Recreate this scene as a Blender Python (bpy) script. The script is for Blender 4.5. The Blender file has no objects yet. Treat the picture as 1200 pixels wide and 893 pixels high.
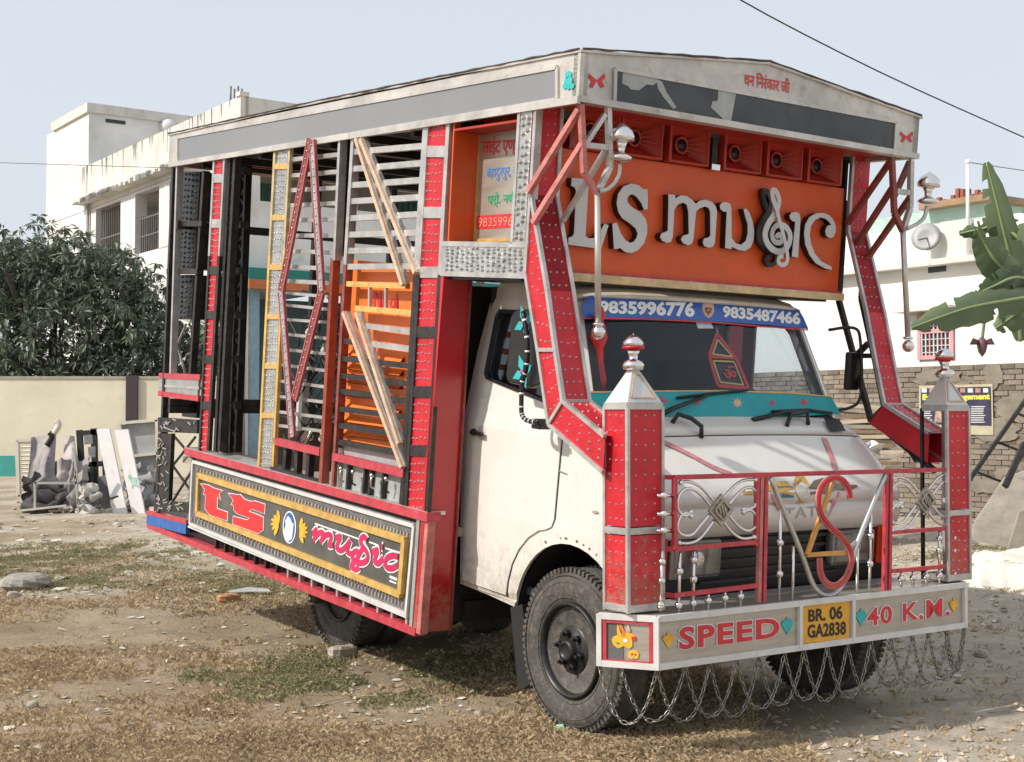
import bpy, math, random
import numpy as np
from mathutils import Vector, Matrix, noise
rnd = random.Random(7)
sc = bpy.context.scene
COL = sc.collection

# ------------------------------------------------------------------ camera, sky, sun, exposure
F, CX, CY, EYE = 1618.0, 600.0, 446.5, 1.547       # focal length in pixels of the 1200 x 893 photograph
PITCH = math.atan(0.0275)
cp, sp = math.cos(PITCH), math.sin(PITCH)
CAM = Vector((0, 0, EYE))
cd = bpy.data.cameras.new('camera')
cd.sensor_width = 36; cd.lens = 36 * F / 1200; cd.clip_end = 6000; cd.clip_start = .05
cam = bpy.data.objects.new('camera', cd); COL.objects.link(cam)
cam.location = CAM; cam.rotation_euler = (math.radians(90) + PITCH, 0, 0)
sc.camera = cam
SUN_EL, SUN_AZ = math.radians(40), (-.909, -.416)
sd = Vector((SUN_AZ[0], SUN_AZ[1], 0)).normalized() * math.cos(SUN_EL) + Vector((0, 0, math.sin(SUN_EL)))
world = bpy.data.worlds.new('World'); sc.world = world; world.use_nodes = True
nt = world.node_tree
bg = nt.nodes['Background']
sky = nt.nodes.new('ShaderNodeTexSky'); sky.sky_type = 'NISHITA'; sky.sun_disc = False
sky.sun_elevation = SUN_EL; sky.sun_rotation = math.atan2(sd.x, sd.y)
sky.dust_density = 4.0; sky.air_density = 1.0; sky.ozone_density = 1.0; sky.altitude = 50
hz = nt.nodes.new('ShaderNodeMix'); hz.data_type = 'RGBA'; hz.inputs[0].default_value = .74     # thin even winter haze over the clear sky
hz.inputs[7].default_value = (6.3, 6.65, 7.05, 1)
nt.links.new(sky.outputs[0], hz.inputs[6]); nt.links.new(hz.outputs[2], bg.inputs[0]); bg.inputs[1].default_value = 0.12
sl = bpy.data.lights.new('sun', 'SUN'); sl.energy = 3.7; sl.angle = math.radians(1.0); sl.color = (1, .94, .86)
so = bpy.data.objects.new('sun', sl); COL.objects.link(so)
so.rotation_euler = (-sd).to_track_quat('-Z', 'Y').to_euler()
sc.view_settings.view_transform = 'Standard'; sc.view_settings.look = 'None'
sc.view_settings.gamma = 1; sc.view_settings.exposure = 0.2
sc.cycles.max_bounces = 6

# ------------------------------------------------------------------ frames of reference
def cam2w(x, y, z): return Vector((x, z * cp + y * sp, z * sp - y * cp))
def ray(px, py): return cam2w((px - CX) / F, (py - CY) / F, 1.0)
_v1, _v2 = (-545., 310.), (2850., 491.)
U = ray(*_v1).normalized()
V = ray(*_v2); V = (V - U * V.dot(U)).normalized()
Z = U.cross(V) ; Z = Z if Z.z > 0 else -Z
Z.normalize()
O = CAM + ray(668, 763) * 6.85 - Z * .40             # contact point of the near front wheel
UL = Vector((U.x, U.y, 0)).normalized()
VL = Vector((0, 0, 1)).cross(UL); VL = VL if VL.dot(V) > 0 else -VL
OG = Vector((O.x, O.y, 0))
UP = Vector((0, 0, 1))
def B(u, v, z): return O + U * u + V * v + Z * z      # body frame (the cargo body sits nose-down on its springs)
def G(u, v, z): return OG + UL * u + VL * v + UP * z  # level frame
def hit(px, py, p0, n):
    r = ray(px, py); return CAM + r * ((p0 - CAM).dot(n) / r.dot(n))
SV = -.27
def S(px, py, v=SV): return hit(px, py, B(0, v, 0), V)     # on the body's side plane
def FP(px, py, u): return hit(px, py, B(u, 0, 0), U)       # on a crosswise plane of the body
def GF(px, py, u): return hit(px, py, G(u, 0, 0), UL)
def GS(px, py, v): return hit(px, py, G(0, v, 0), VL)
def ground_at(px, py, z=0): return hit(px, py, Vector((0, 0, z)), UP)
def depth_at(px, py, d):
    r = ray(px, py); return CAM + r * (d / r.y)
def buv(p): q = p - O; return (q.dot(U), q.dot(V), q.dot(Z))

# ------------------------------------------------------------------ materials
MATS = {}
def mat(name, col, rough=.5, metal=0., var=.12, scale=6., bump=0., bscale=40., col2=None, dirt=0., dirtcol=(.16, .12, .08),
        spec=None, stretch=None, coat=0., mud=None):
    if name in MATS: return MATS[name]
    m = bpy.data.materials.new(name); m.use_nodes = True
    n, l = m.node_tree.nodes, m.node_tree.links
    b = n['Principled BSDF']
    b.inputs['Roughness'].default_value = rough; b.inputs['Metallic'].default_value = metal
    if coat: b.inputs['Coat Weight'].default_value = coat; b.inputs['Coat Roughness'].default_value = .12
    if spec is not None: b.inputs['Specular IOR Level'].default_value = spec
    tc = n.new('ShaderNodeTexCoord'); mp = n.new('ShaderNodeMapping')
    l.new(tc.outputs['Object'], mp.inputs[0])
    if stretch: mp.inputs['Scale'].default_value = stretch
    nz = n.new('ShaderNodeTexNoise'); nz.inputs['Scale'].default_value = scale; nz.inputs['Detail'].default_value = 6
    nz.inputs['Roughness'].default_value = .65
    l.new(mp.outputs[0], nz.inputs['Vector'])
    cr = n.new('ShaderNodeValToRGB')
    c2 = col2 if col2 else tuple(min(1, c * (1 + var * 1.2)) for c in col)
    c1 = col if col2 else tuple(c * (1 - var) for c in col)
    cr.color_ramp.elements[0].position = .35; cr.color_ramp.elements[1].position = .68
    cr.color_ramp.elements[0].color = (*c1, 1); cr.color_ramp.elements[1].color = (*c2, 1)
    l.new(nz.outputs[0], cr.inputs[0])
    out = cr.outputs[0]
    if dirt:
        n2 = n.new('ShaderNodeTexNoise'); n2.inputs['Scale'].default_value = scale * 2.3; n2.inputs['Detail'].default_value = 9
        n2.inputs['Roughness'].default_value = .75; n2.inputs['Distortion'].default_value = .6
        l.new(mp.outputs[0], n2.inputs['Vector'])
        r2 = n.new('ShaderNodeMapRange'); r2.inputs['From Min'].default_value = .62 - dirt * .25
        r2.inputs['From Max'].default_value = .78; r2.inputs['To Max'].default_value = min(1, .45 + dirt)
        l.new(n2.outputs[0], r2.inputs[0])
        mx = n.new('ShaderNodeMix'); mx.data_type = 'RGBA'
        l.new(r2.outputs[0], mx.inputs[0]); l.new(out, mx.inputs[6]); mx.inputs[7].default_value = (*dirtcol, 1)
        out = mx.outputs[2]
        rr = n.new('ShaderNodeMapRange'); rr.inputs['To Min'].default_value = rough; rr.inputs['To Max'].default_value = min(1, rough + .35)
        l.new(r2.outputs[0], rr.inputs[0]); l.new(rr.outputs[0], b.inputs['Roughness'])
    if mud:      # dried mud splashed up from the wheels
        sz = n.new('ShaderNodeSeparateXYZ'); l.new(tc.outputs['Object'], sz.inputs[0])
        zr_ = n.new('ShaderNodeMapRange'); zr_.inputs['From Min'].default_value = mud[1]; zr_.inputs['From Max'].default_value = mud[0]; l.new(sz.outputs[2], zr_.inputs[0])
        nm_ = n.new('ShaderNodeTexNoise'); nm_.inputs['Scale'].default_value = 16; nm_.inputs['Detail'].default_value = 10; nm_.inputs['Roughness'].default_value = .8; l.new(tc.outputs['Object'], nm_.inputs['Vector'])
        ad_ = n.new('ShaderNodeMath'); ad_.operation = 'MULTIPLY_ADD'; l.new(zr_.outputs[0], ad_.inputs[0]); ad_.inputs[1].default_value = .42; l.new(nm_.outputs[0], ad_.inputs[2])
        rm_ = n.new('ShaderNodeMapRange'); rm_.inputs['From Min'].default_value = .62; rm_.inputs['From Max'].default_value = .92; rm_.inputs['To Max'].default_value = .75; l.new(ad_.outputs[0], rm_.inputs[0])
        mm_ = n.new('ShaderNodeMix'); mm_.data_type = 'RGBA'; l.new(rm_.outputs[0], mm_.inputs[0]); l.new(out, mm_.inputs[6]); mm_.inputs[7].default_value = (.30, .24, .17, 1); out = mm_.outputs[2]
    l.new(out, b.inputs['Base Color'])
    if bump:
        n3 = n.new('ShaderNodeTexNoise'); n3.inputs['Scale'].default_value = bscale; n3.inputs['Detail'].default_value = 5
        l.new(mp.outputs[0], n3.inputs['Vector'])
        bp = n.new('ShaderNodeBump'); bp.inputs['Strength'].default_value = bump; bp.inputs['Distance'].default_value = .02
        l.new(n3.outputs[0], bp.inputs['Height']); l.new(bp.outputs[0], b.inputs['Normal'])
    MATS[name] = m; return m

silver = mat('worn_silver_steel', (.52, .50, .48), .38, .55, .2, 9, .1, 60, dirt=.22, dirtcol=(.15, .11, .09))
plate = mat('embossed_silver_sheet', (.50, .50, .49), .34, .7, .2, 7, .15, 90, dirt=.15)
alu = mat('weathered_aluminium', (.56, .53, .49), .42, .4, .2, 3.5, .08, 40, dirt=.30, dirtcol=(.24, .15, .09))
whitemetal = mat('white_painted_edge', (.66, .65, .63), .4, .15, .1, 6, dirt=.15)
chrome = mat('chrome', (.78, .76, .74), .16, 1., .06, 6)
dark = mat('dark_steel', (.045, .04, .038), .45, .5, .4, 14, .2, 60, dirt=.25, dirtcol=(.16, .12, .1))
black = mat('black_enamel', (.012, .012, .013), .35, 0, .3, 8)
redv = mat('red_vinyl', (.54, .016, .028), .38, .1, .16, 5, .15, 30, dirt=.12, dirtcol=(.30, .12, .10), mud=(.4, 1.2))
redp = mat('red_gloss_paint', (.47, .012, .02), .3, 0, .12, 2.2, .12, 3, dirt=.10, dirtcol=(.28, .12, .11), coat=.3, mud=(.2, .9))
redrail = mat('worn_red_paint', (.50, .05, .07), .42, .1, .2, 14, .1, 60, dirt=.3, dirtcol=(.35, .26, .24))
pinkst = mat('faded_pink_paint', (.50, .17, .15), .5, .1, .25, 16, dirt=.35, dirtcol=(.42, .36, .31))
brownred = mat('rust_red_paint', (.26, .06, .045), .5, .15, .3, 16, dirt=.3, dirtcol=(.12, .07, .05))
cream = mat('cream_paint_worn', (.60, .44, .32), .45, .1, .2, 18, dirt=.3, dirtcol=(.3, .17, .11))
orange = mat('orange_board', (.66, .088, .014), .42, 0, .1, 2, .06, 3, dirt=.08, dirtcol=(.42, .09, .04))
orangel = mat('light_orange_board', (.80, .19, .03), .45, 0, .1, 5, dirt=.12, dirtcol=(.45, .09, .04))
yellow = mat('yellow_trim', (.60, .38, .11), .42, .1, .2, 14, dirt=.2, dirtcol=(.25, .15, .07))
yellowm = mat('yellow_motif_paint', (.80, .42, .03), .5, 0, .15, 30)
letterface = mat('grey_letter_face', (.56, .57, .58), .45, .1, .05, 5)
white = mat('cab_white_paint', (.70, .68, .635), .28, 0, .06, 1.6, .16, 2.4, dirt=.13, dirtcol=(.46, .41, .34), coat=.35, mud=(.35, 1.1))
whitel = mat('white_lettering', (.8, .8, .8), .5, 0, .05)
grey = mat('grey_painted_sheet', (.36, .37, .36), .5, .1, .15, 6, dirt=.15)
fascia = mat('grey_display_panel', (.235, .24, .25), .32, .1, .05, 1.3, stretch=(1, 1, .2))
darkpanel = mat('black_smoked_panel', (.03, .035, .04), .12, 0, .3, 5, col2=(.06, .062, .065))
blue = mat('blue_sticker', (.02, .10, .42), .3, 0, .06, coat=.3)
teal = mat('teal_sticker', (.0, .30, .33), .35, 0, .1, 8)
tealm = mat('teal_motif_paint', (.03, .42, .42), .5, 0, .1)
redl = mat('red_lettering', (.62, .03, .035), .45, 0, .08, 14)
greenl = mat('green_lettering', (.0, .30, .13), .5)
bluel = mat('blue_lettering', (.05, .18, .45), .5)
platey = mat('number_plate_yellow', (.72, .36, .03), .4, 0, .08, 20, dirt=.1)
brushed = mat('brushed_steel', (.46, .42, .36), .36, .55, .12, 4, .06, 80, stretch=(1, 1, 8), dirt=.08)
rubber = mat('tyre_rubber', (.075, .069, .062), .85, 0, .25, 9, .4, 60, dirt=.55, dirtcol=(.21, .185, .155))
rimm = mat('black_wheel_steel', (.022, .022, .022), .42, .2, .3, 14, dirt=.25, dirtcol=(.10, .085, .07))
seatm = mat('dark_seat_fabric', (.03, .03, .034), .8, 0, .2)
lens = mat('headlamp_glass', (.22, .215, .20), .12, .6, .2, 30)
orlens = mat('orange_lens', (.50, .04, .01), .2, 0, .1)
hornm = mat('red_horn_plastic', (.42, .035, .02), .4, 0, .1, 8)
plank = mat('deck_boards', (.33, .29, .25), .75, 0, .2, 5, .3, 30, dirt=.25)
def glass_mat(name, tint, alpha, rough=.03):
    m = bpy.data.materials.new(name); m.use_nodes = True
    n, l = m.node_tree.nodes, m.node_tree.links
    for x in list(n): n.remove(x)
    o = n.new('ShaderNodeOutputMaterial'); t = n.new('ShaderNodeBsdfTransparent'); t.inputs[0].default_value = (*tint, 1)
    g = n.new('ShaderNodeBsdfGlossy'); g.inputs['Roughness'].default_value = rough; g.inputs[0].default_value = (.9, .95, 1, 1)
    lw = n.new('ShaderNodeLayerWeight'); lw.inputs[0].default_value = .5; fr = n.new('ShaderNodeMath'); fr.operation = 'POWER'; fr.inputs[1].default_value = 4.0; l.new(lw.outputs['Facing'], fr.inputs[0])
    ad = n.new('ShaderNodeMath'); ad.operation = 'ADD'; ad.inputs[1].default_value = alpha
    l.new(fr.outputs[0], ad.inputs[0])
    mx = n.new('ShaderNodeMixShader'); l.new(ad.outputs[0], mx.inputs[0]); l.new(t.outputs[0], mx.inputs[1]); l.new(g.outputs[0], mx.inputs[2])
    l.new(mx.outputs[0], o.inputs[0]); return m
glassm = glass_mat('cab_glass', (.80, .84, .87), .035)

# ------------------------------------------------------------------ geometry helpers
class Geo:
    def __init__(s): s.v = []; s.f = []; s.sm = []
    def add(s, vs, fs, smooth=False):
        k = len(s.v); s.v += [tuple(p) for p in vs]
        for f in fs: s.f.append(tuple(i + k for i in f)); s.sm.append(smooth)
        return s
    def slab(s, o, a, b, c):
        p = [o, o + a, o + a + b, o + b]; p += [q + c for q in p]
        return s.add(p, [(3, 2, 1, 0), (4, 5, 6, 7), (0, 1, 5, 4), (1, 2, 6, 5), (2, 3, 7, 6), (3, 0, 4, 7)])
    def box(s, c, a, b, d): return s.slab(c - a / 2 - b / 2 - d / 2, a, b, d)
    def bar(s, p, q, n, w, t):
        d = q - p; n = n.normalized(); n = n - d.normalized() * n.dot(d.normalized()); n.normalize()
        x = d.cross(n).normalized() * w; n = n * t
        return s.slab(p - x / 2 - n / 2, d, x, n)
    def poly(s, pts, ext):
        n = len(pts); vs = list(pts) + [p + ext for p in pts]
        return s.add(vs, [tuple(range(n))[::-1], tuple(range(n, 2 * n))] + [(i, (i + 1) % n, n + (i + 1) % n, n + i) for i in range(n)])
    def tube(s, pts, r, seg=8, closed=False, caps=True):
        pts = [Vector(p) for p in pts]; n = len(pts); rings = []
        up = None
        for i in range(n):
            a = pts[i - 1] if (i > 0 or closed) else pts[i]; b = pts[(i + 1) % n] if (i < n - 1 or closed) else pts[i]
            d = (b - a).normalized()
            if up is None: up = Vector((0, 0, 1)) if abs(d.z) < .9 else Vector((1, 0, 0))
            x = d.cross(up).normalized(); up = x.cross(d).normalized()
            rr = r[i] if isinstance(r, (list, tuple)) else r
            rings.append([pts[i] + (x * math.cos(t) + up * math.sin(t)) * rr for t in [2 * math.pi * k / seg for k in range(seg)]])
        vs = [p for R_ in rings for p in R_]; fs = []
        for i in range(n if closed else n - 1):
            j = (i + 1) % n
            for k in range(seg): fs.append((i * seg + k, i * seg + (k + 1) % seg, j * seg + (k + 1) % seg, j * seg + k))
        if caps and not closed: fs += [tuple(range(seg))[::-1], tuple(range((n - 1) * seg, n * seg))]
        return s.add(vs, fs, True)
    def lathe(s, base, axis, prof, seg=16, smooth=True):
        axis = axis.normalized(); x = axis.orthogonal().normalized(); y = axis.cross(x)
        vs = []; fs = []
        for r, h in prof:
            for k in range(seg):
                t = 2 * math.pi * k / seg; vs.append(base + axis * h + (x * math.cos(t) + y * math.sin(t)) * r)
        for i in range(len(prof) - 1):
            for k in range(seg): fs.append((i * seg + k, i * seg + (k + 1) % seg, (i + 1) * seg + (k + 1) % seg, (i + 1) * seg + k))
        fs += [tuple(range(seg))[::-1], tuple(range((len(prof) - 1) * seg, len(prof) * seg))]
        return s.add(vs, fs, smooth)
    def ball(s, c, r, seg=12, axis=UP):
        m = 7; return s.lathe(c, axis, [(max(.0004, r * math.sin(math.pi * i / m)), -r * math.cos(math.pi * i / m)) for i in range(m + 1)], seg)
    def grid(s, fn, ss, ts, smooth=True):
        vs = [fn(a, b) for b in ts for a in ss]; w = len(ss)
        return s.add(vs, [(j * w + i, j * w + i + 1, (j + 1) * w + i + 1, (j + 1) * w + i) for j in range(len(ts) - 1) for i in range(w - 1)], smooth)
    def quadrow(s, a, b, c, d, nx, ny, n, r=.006, h=.004, m=.08):
        """a b c d = corners (bl br tr tl); domed studs over the quad"""
        for j in range(ny):
            for i in range(nx):
                fx = m + (1 - 2 * m) * (i + .5) / nx; fy = (j + .5) / ny
                if rnd.random() < .025: continue
                p = (a * (1 - fx) + b * fx) * (1 - fy) + (d * (1 - fx) + c * fx) * fy + (b - a).normalized() * rnd.uniform(-.4, .4) * r + (d - a).normalized() * rnd.uniform(-.6, .6) * r
                x = (b - a).normalized() * r; y = n.cross(x).normalized() * r
                q = [p + x * math.cos(t) + y * math.sin(t) for t in [k * math.pi / 3 for k in range(6)]]
                q2 = [p + (w - p) * .5 + n * h for w in q]
                s.add(q + q2, [(k, (k + 1) % 6, 6 + (k + 1) % 6, 6 + k) for k in range(6)] + [tuple(range(6, 12))])
        return s
    def build(s, name, m, parent=None, bevel=0, **props):
        me = bpy.data.meshes.new(name)
        mw = ROOTM.get(parent.name if parent else None)
        if mw is not None: vs = [tuple(mw @ Vector(p)) for p in s.v]
        else: vs = s.v
        me.from_pydata(vs, [], s.f); me.validate(); 
        if len(me.polygons) == len(s.sm): me.polygons.foreach_set('use_smooth', s.sm)
        for x in (m if isinstance(m, (list, tuple)) else [m]): me.materials.append(x)
        o = bpy.data.objects.new(name, me); COL.objects.link(o)
        if parent: o.parent = parent
        ROOTM[o.name] = mw
        if any(s.sm) and not all(s.sm): pass
        if bevel:
            md = o.modifiers.new('bevel', 'BEVEL'); md.width = bevel; md.segments = 2; md.limit_method = 'ANGLE'; md.angle_limit = .6
        for k, v in props.items(): o[k] = v
        fix_normals(me)
        return o
def fix_normals(me):
    import bmesh
    bm = bmesh.new(); bm.from_mesh(me); bmesh.ops.recalc_face_normals(bm, faces=bm.faces); bm.to_mesh(me); bm.free()
ROOTM = {None: None}
def root(name, loc, label, cat, group=None, mw=None, kind=None):
    o = bpy.data.objects.new(name, None); COL.objects.link(o); o.empty_display_size = .3
    w = mw.copy() if mw else Matrix.Identity(4); w.translation = loc
    o.matrix_world = w; ROOTM[o.name] = w.inverted()
    o['label'] = label
    if cat: o['category'] = cat
    if group: o['group'] = group
    if kind: o['kind'] = kind
    return o
def solo(geo, name, m, loc, label=None, cat=None, group=None, kind=None, bevel=0):
    """a thing that is one mesh, its origin at loc"""
    w = Matrix.Translation(loc); ROOTM['__tmp'] = w.inverted()
    class _P: name = '__tmp'
    me_geo = geo
    me = bpy.data.meshes.new(name); inv = w.inverted()
    me.from_pydata([tuple(inv @ Vector(p)) for p in geo.v], [], geo.f); me.validate()
    if len(me.polygons) == len(geo.sm): me.polygons.foreach_set('use_smooth', geo.sm)
    for x in (m if isinstance(m, (list, tuple)) else [m]): me.materials.append(x)
    fix_normals(me)
    o = bpy.data.objects.new(name, me); COL.objects.link(o); o.location = loc
    if label: o['label'] = label
    if cat: o['category'] = cat
    if group: o['group'] = group
    if kind: o['kind'] = kind
    ROOTM[o.name] = inv
    if bevel:
        md = o.modifiers.new('bevel', 'BEVEL'); md.width = bevel; md.segments = 2; md.limit_method = 'ANGLE'
    return o
_tc = {}
def glyphs(s, bold=0.0, space=1.0):
    """lettering as flat faces; x from 0 to 1, baseline 0, top 1"""
    k = (s, bold, space)
    if k not in _tc:
        c = bpy.data.curves.new('lettering', 'FONT'); c.body = s; c.size = 1; c.offset = bold; c.resolution_u = 3; c.space_character = space
        o = bpy.data.objects.new('lettering', c); COL.objects.link(o); bpy.context.view_layer.update()
        e = o.evaluated_get(bpy.context.evaluated_depsgraph_get()); me = e.to_mesh()
        vs = [(v.co.x, v.co.y) for v in me.vertices]; fs = [tuple(p.vertices) for p in me.polygons]
        e.to_mesh_clear(); bpy.data.objects.remove(o); bpy.data.curves.remove(c)
        x0, x1 = min(v[0] for v in vs), max(v[0] for v in vs); y0, y1 = min(v[1] for v in vs), max(v[1] for v in vs)
        _tc[k] = ([((x - x0) / (x1 - x0), (y - y0) / (y1 - y0)) for x, y in vs], fs)
    return _tc[k]
def text_fn(s, fn, bold=.0, space=1.0):
    vs, fs = glyphs(s, bold, space); g = Geo(); g.add([fn(x, y) for x, y in vs], fs); return g
def text_quad(s, bl, br, tr, tl, off, bold=.0):
    return text_fn(s, lambda x, y: (bl * (1 - x) + br * x) * (1 - y) + (tl * (1 - x) + tr * x) * y + off, bold)
def ribbon(g, pts, w, ext, lift=0., step=.0006):
    """flat strip along points in a plane with normal ext, width w (or list)"""
    n = ext.normalized(); L = []; R_ = []
    for i, p in enumerate(pts):
        a = pts[max(0, i - 1)]; b = pts[min(len(pts) - 1, i + 1)]
        x = (b - a).cross(n).normalized() * ((w[i] if isinstance(w, (list, tuple)) else w) / 2)
        o = n * (lift + i * step); L.append(p - x + o); R_.append(p + x + o)
    m = len(pts)
    vs = L + R_ + [q + ext for q in L + R_]
    fs = []
    for i in range(m - 1):
        fs += [(i, i + 1, m + i + 1, m + i), (2 * m + i, 3 * m + i, 3 * m + i + 1, 2 * m + i + 1), (i, 2 * m + i, 2 * m + i + 1, i + 1), (m + i, m + i + 1, 3 * m + i + 1, 3 * m + i)]
    fs += [(0, m, 3 * m, 2 * m), (m - 1, 3 * m - 1, 4 * m - 1, 2 * m - 1)]
    g.add(vs, fs); return g
def smooth_path(pts, k=4):
    out = []; n = len(pts)
    for i in range(n - 1):
        p0, p1, p2, p3 = pts[max(0, i - 1)], pts[i], pts[i + 1], pts[min(n - 1, i + 2)]
        for j in range(k):
            t = j / k
            out.append(.5 * ((2 * p1) + (p2 - p0) * t + (2 * p0 - 5 * p1 + 4 * p2 - p3) * t * t + (3 * p1 - p0 - 3 * p2 + p3) * t ** 3))
    out.append(pts[-1]); return out
# ------------------------------------------------------------------ THE TRUCK
tw = Matrix((( -UL).to_4d(), VL.to_4d(), UP.to_4d(), (0, 0, 0, 1))).transposed()
tw[3][0] = tw[3][1] = tw[3][2] = 0; tw[3][3] = 1
for i in range(3): tw[i][3] = 0
TR = root('show_truck', G(1.8, .95, 0), 'white cabbed music truck with red and silver cage body and orange sign over the cab', 'truck', mw=tw)
def T(g, name, m, parent=None, **k): return g.build(name, m, parent or TR, **k)
nV, nU = -V, -U                                   # outward normals: near side, front
def SP(pts, v=SV): return [S(x, y, v) for x, y in pts]
def sbar(parent, name, m, a, b, w=.03, t=.03, v=SV, **k):
    """bar in the side plane between two picture points; its outer face lies on v"""
    off = V * (t / 2); return T(Geo().bar(S(*a, v) + off, S(*b, v) + off, V, w, t), name, m, parent, **k)
def spoly(parent, name, m, pts, v=SV, t=.01, **k): return T(Geo().poly(SP(pts, v), V * t), name, m, parent, **k)

# --- roof: u -.19 .. rear, local z 3.05 .. 3.30
W0, W1 = SV, 2.17
rF = buv(S(681, 60))[0]; rR = buv(S(199, 157))[0]; zT = buv(S(681, 60))[2]; zB = buv(S(680, 119))[2]; mid = (W0 + W1) / 2
zR = zT + .125
g = Geo()
N = 24
ss = [i / N for i in range(N + 1)]
def rooftop(a, b):     # gabled sheet roof, slightly bowed along its length
    u = rF - .015 + (rR - rF + .03) * b; v = W0 - .012 + (W1 - W0 + .024) * a
    z = zT + (zR - zT) * (1 - abs(a - .5) * 2) + .016 * math.sin(math.pi * b) + .006 * noise.noise(Vector((u * 3, v * 3, 0)))
    return B(u, v, z + .006)
g.grid(rooftop, ss, [i / 40 for i in range(41)], False)
roof = T(g, 'roof_sheet', alu)
md = roof.modifiers.new('solid', 'SOLIDIFY'); md.thickness = .012; md.offset = -1
# weathered lip of the roof sheet
r9 = random.Random(9)
def lip(a, b, n_, name):
    pts = [a + (b - a) * (k / n_) + Z * (.010 + r9.uniform(-.002, .002)) for k in range(n_ + 1)]
    T(Geo().tube(pts, [r9.uniform(.004, .008) for _ in pts], 5), name, mat('rusty_roof_lip', (.07, .055, .045), .8, 0, .4, 20))
lip(B(rF, W0 - .012, zT), B(rF + (rR - rF) * .5, W0 - .012, zT + .014), 40, 'roof_lip'); lip(B(rF + (rR - rF) * .5, W0 - .012, zT + .014), B(rR, W0 - .012, zT), 40, 'roof_lip')
lip(B(rF - .014, W0, zT), B(rF - .014, mid, zR), 16, 'roof_lip'); lip(B(rF - .014, mid, zR), B(rF - .014, W1, zT), 16, 'roof_lip')
# side fascias
for v, sgn in ((W0, 1), (W1, -1)):
    fb = T(Geo().slab(B(rF, v, zB), U * (rR - rF), V * .05 * sgn, Z * (zT - zB)), 'side_fascia', alu)
    if v == W0:
        q = SP([(209, 161.5), (654, 79), (654, 117), (209, 191)], v)
        T(Geo().poly([p - V * .004 for p in q], V * .003), 'display_panel', fascia, fb)
        for a, b in ((q[0], q[1]), (q[2], q[3]), (q[0], q[3]), (q[1], q[2])):
            T(Geo().bar(a - V * .005, b - V * .005, V, .02, .012), 'panel_edge', alu, fb)
        T(Geo().bar(S(200, 193.5) - V * .008, S(680, 117) - V * .008, V, .035, .02), 'lower_edge', alu, fb)
        m = Geo()
        for (x, y), (w, h) in (((667, 88), (4, 4)), ((667, 95), (5, 5)), ((663, 101), (3, 3)), ((671, 101), (3, 3)), ((667, 101), (2, 4))):
            c = S(x, y) - V * .006; m.poly([c + U * (w * .0066 * math.cos(t)) + Z * (h * .0048 * math.sin(t)) for t in [k * math.pi / 4 for k in range(8)]], V * .0015)
        T(m, 'painted_motif', tealm, fb)
T(Geo().slab(B(rR, W0 + .05, zB), V * (W1 - W0 - .1), -U * .05, Z * (zT - zB)), 'rear_fascia', alu)
# front gable
g = Geo(); bl, br = B(rF, W0, zB), B(rF, W1, zB)
pts = [B(rF, W0, zB), B(rF, W1, zB), B(rF, W1, zT), B(rF, mid, zR), B(rF, W0, zT)]
gb = T(g.poly(pts, U * .05), 'front_gable', alu)
q = [FP(x, y, rF) - U * .004 for x, y in ((720, 81), (1049, 143), (1047, 177), (719, 120.5))]
T(Geo().poly(q, U * .003), 'smoked_panel', darkpanel, gb)
for k in range(4): T(Geo().bar(q[k] - U * .003, q[(k + 1) % 4] - U * .003, U, .018, .01), 'panel_edge', alu, gb)
# torn film remnants on the panel
for blob in ([(729, 84), (740, 86), (766, 91), (770, 96), (764, 100), (757, 99), (748, 106), (738, 105), (735, 101), (728, 98)], [(768, 92), (775, 96), (780, 108), (792, 126), (788, 128), (778, 116), (770, 104)],
             [(841, 104), (862, 108), (855, 145), (848, 144), (845, 138), (832, 126), (834, 119), (840, 118)]):
    T(Geo().poly([FP(x, y, rF) - U * .0062 for x, y in blob], U * .001), 'torn_film', grey, gb)
tq = [FP(x, y, rF) for x, y in ((872, 100), (925, 110), (925.5, 92), (872.5, 82))]
T(text_quad('धन िनरंकार जी', *tq, -U * .004, .012), 'lettering', redl, gb)
def butterfly(cx, cy, k):
    g = Geo()
    for sx in (-1, 1):
        for poly in ([(0, 0), (4, -3), (9, -8), (10, -3), (6, 1), (9, 8), (5, 9), (2, 4)],):
            g.poly([FP(cx + x * sx * k, cy + y * k, rF) - U * .004 for x, y in poly], U * .001)
    T(g, 'butterfly_motif', redl, gb)
butterfly(699, 94, 1.0); butterfly(1062, 160, .75)
T(Geo().bar(B(rF - .006, W0, zT - .01), B(rF - .006, W0, zB), U, .025, .02), 'corner_strip', alu, gb)
T(Geo().bar(B(rF - .008, W0, zB + .015), B(rF - .008, W1, zB + .015), U, .03, .02), 'lower_edge', alu, gb)
# ceiling and its cross members
uS = .18
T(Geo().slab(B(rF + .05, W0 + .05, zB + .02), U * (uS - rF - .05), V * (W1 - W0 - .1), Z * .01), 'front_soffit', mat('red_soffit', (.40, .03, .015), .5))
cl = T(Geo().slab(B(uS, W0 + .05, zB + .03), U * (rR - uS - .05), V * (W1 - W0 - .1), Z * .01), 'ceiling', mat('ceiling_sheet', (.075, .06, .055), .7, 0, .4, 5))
for k in range(9):
    u = .9 + k * .5
    if u < rR - .1: T(Geo().bar(B(u, W0 + .05, zB - .01), B(u, W1 - .05, zB - .01), Z, .04, .05), 'roof_beam', dark)
T(Geo().slab(B(rR - .65, W0 + .03, zB - .004), U * .6, V * .8, Z * .01), 'rear_soffit', mat('dark_red_sheet', (.22, .02, .03), .5))

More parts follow.
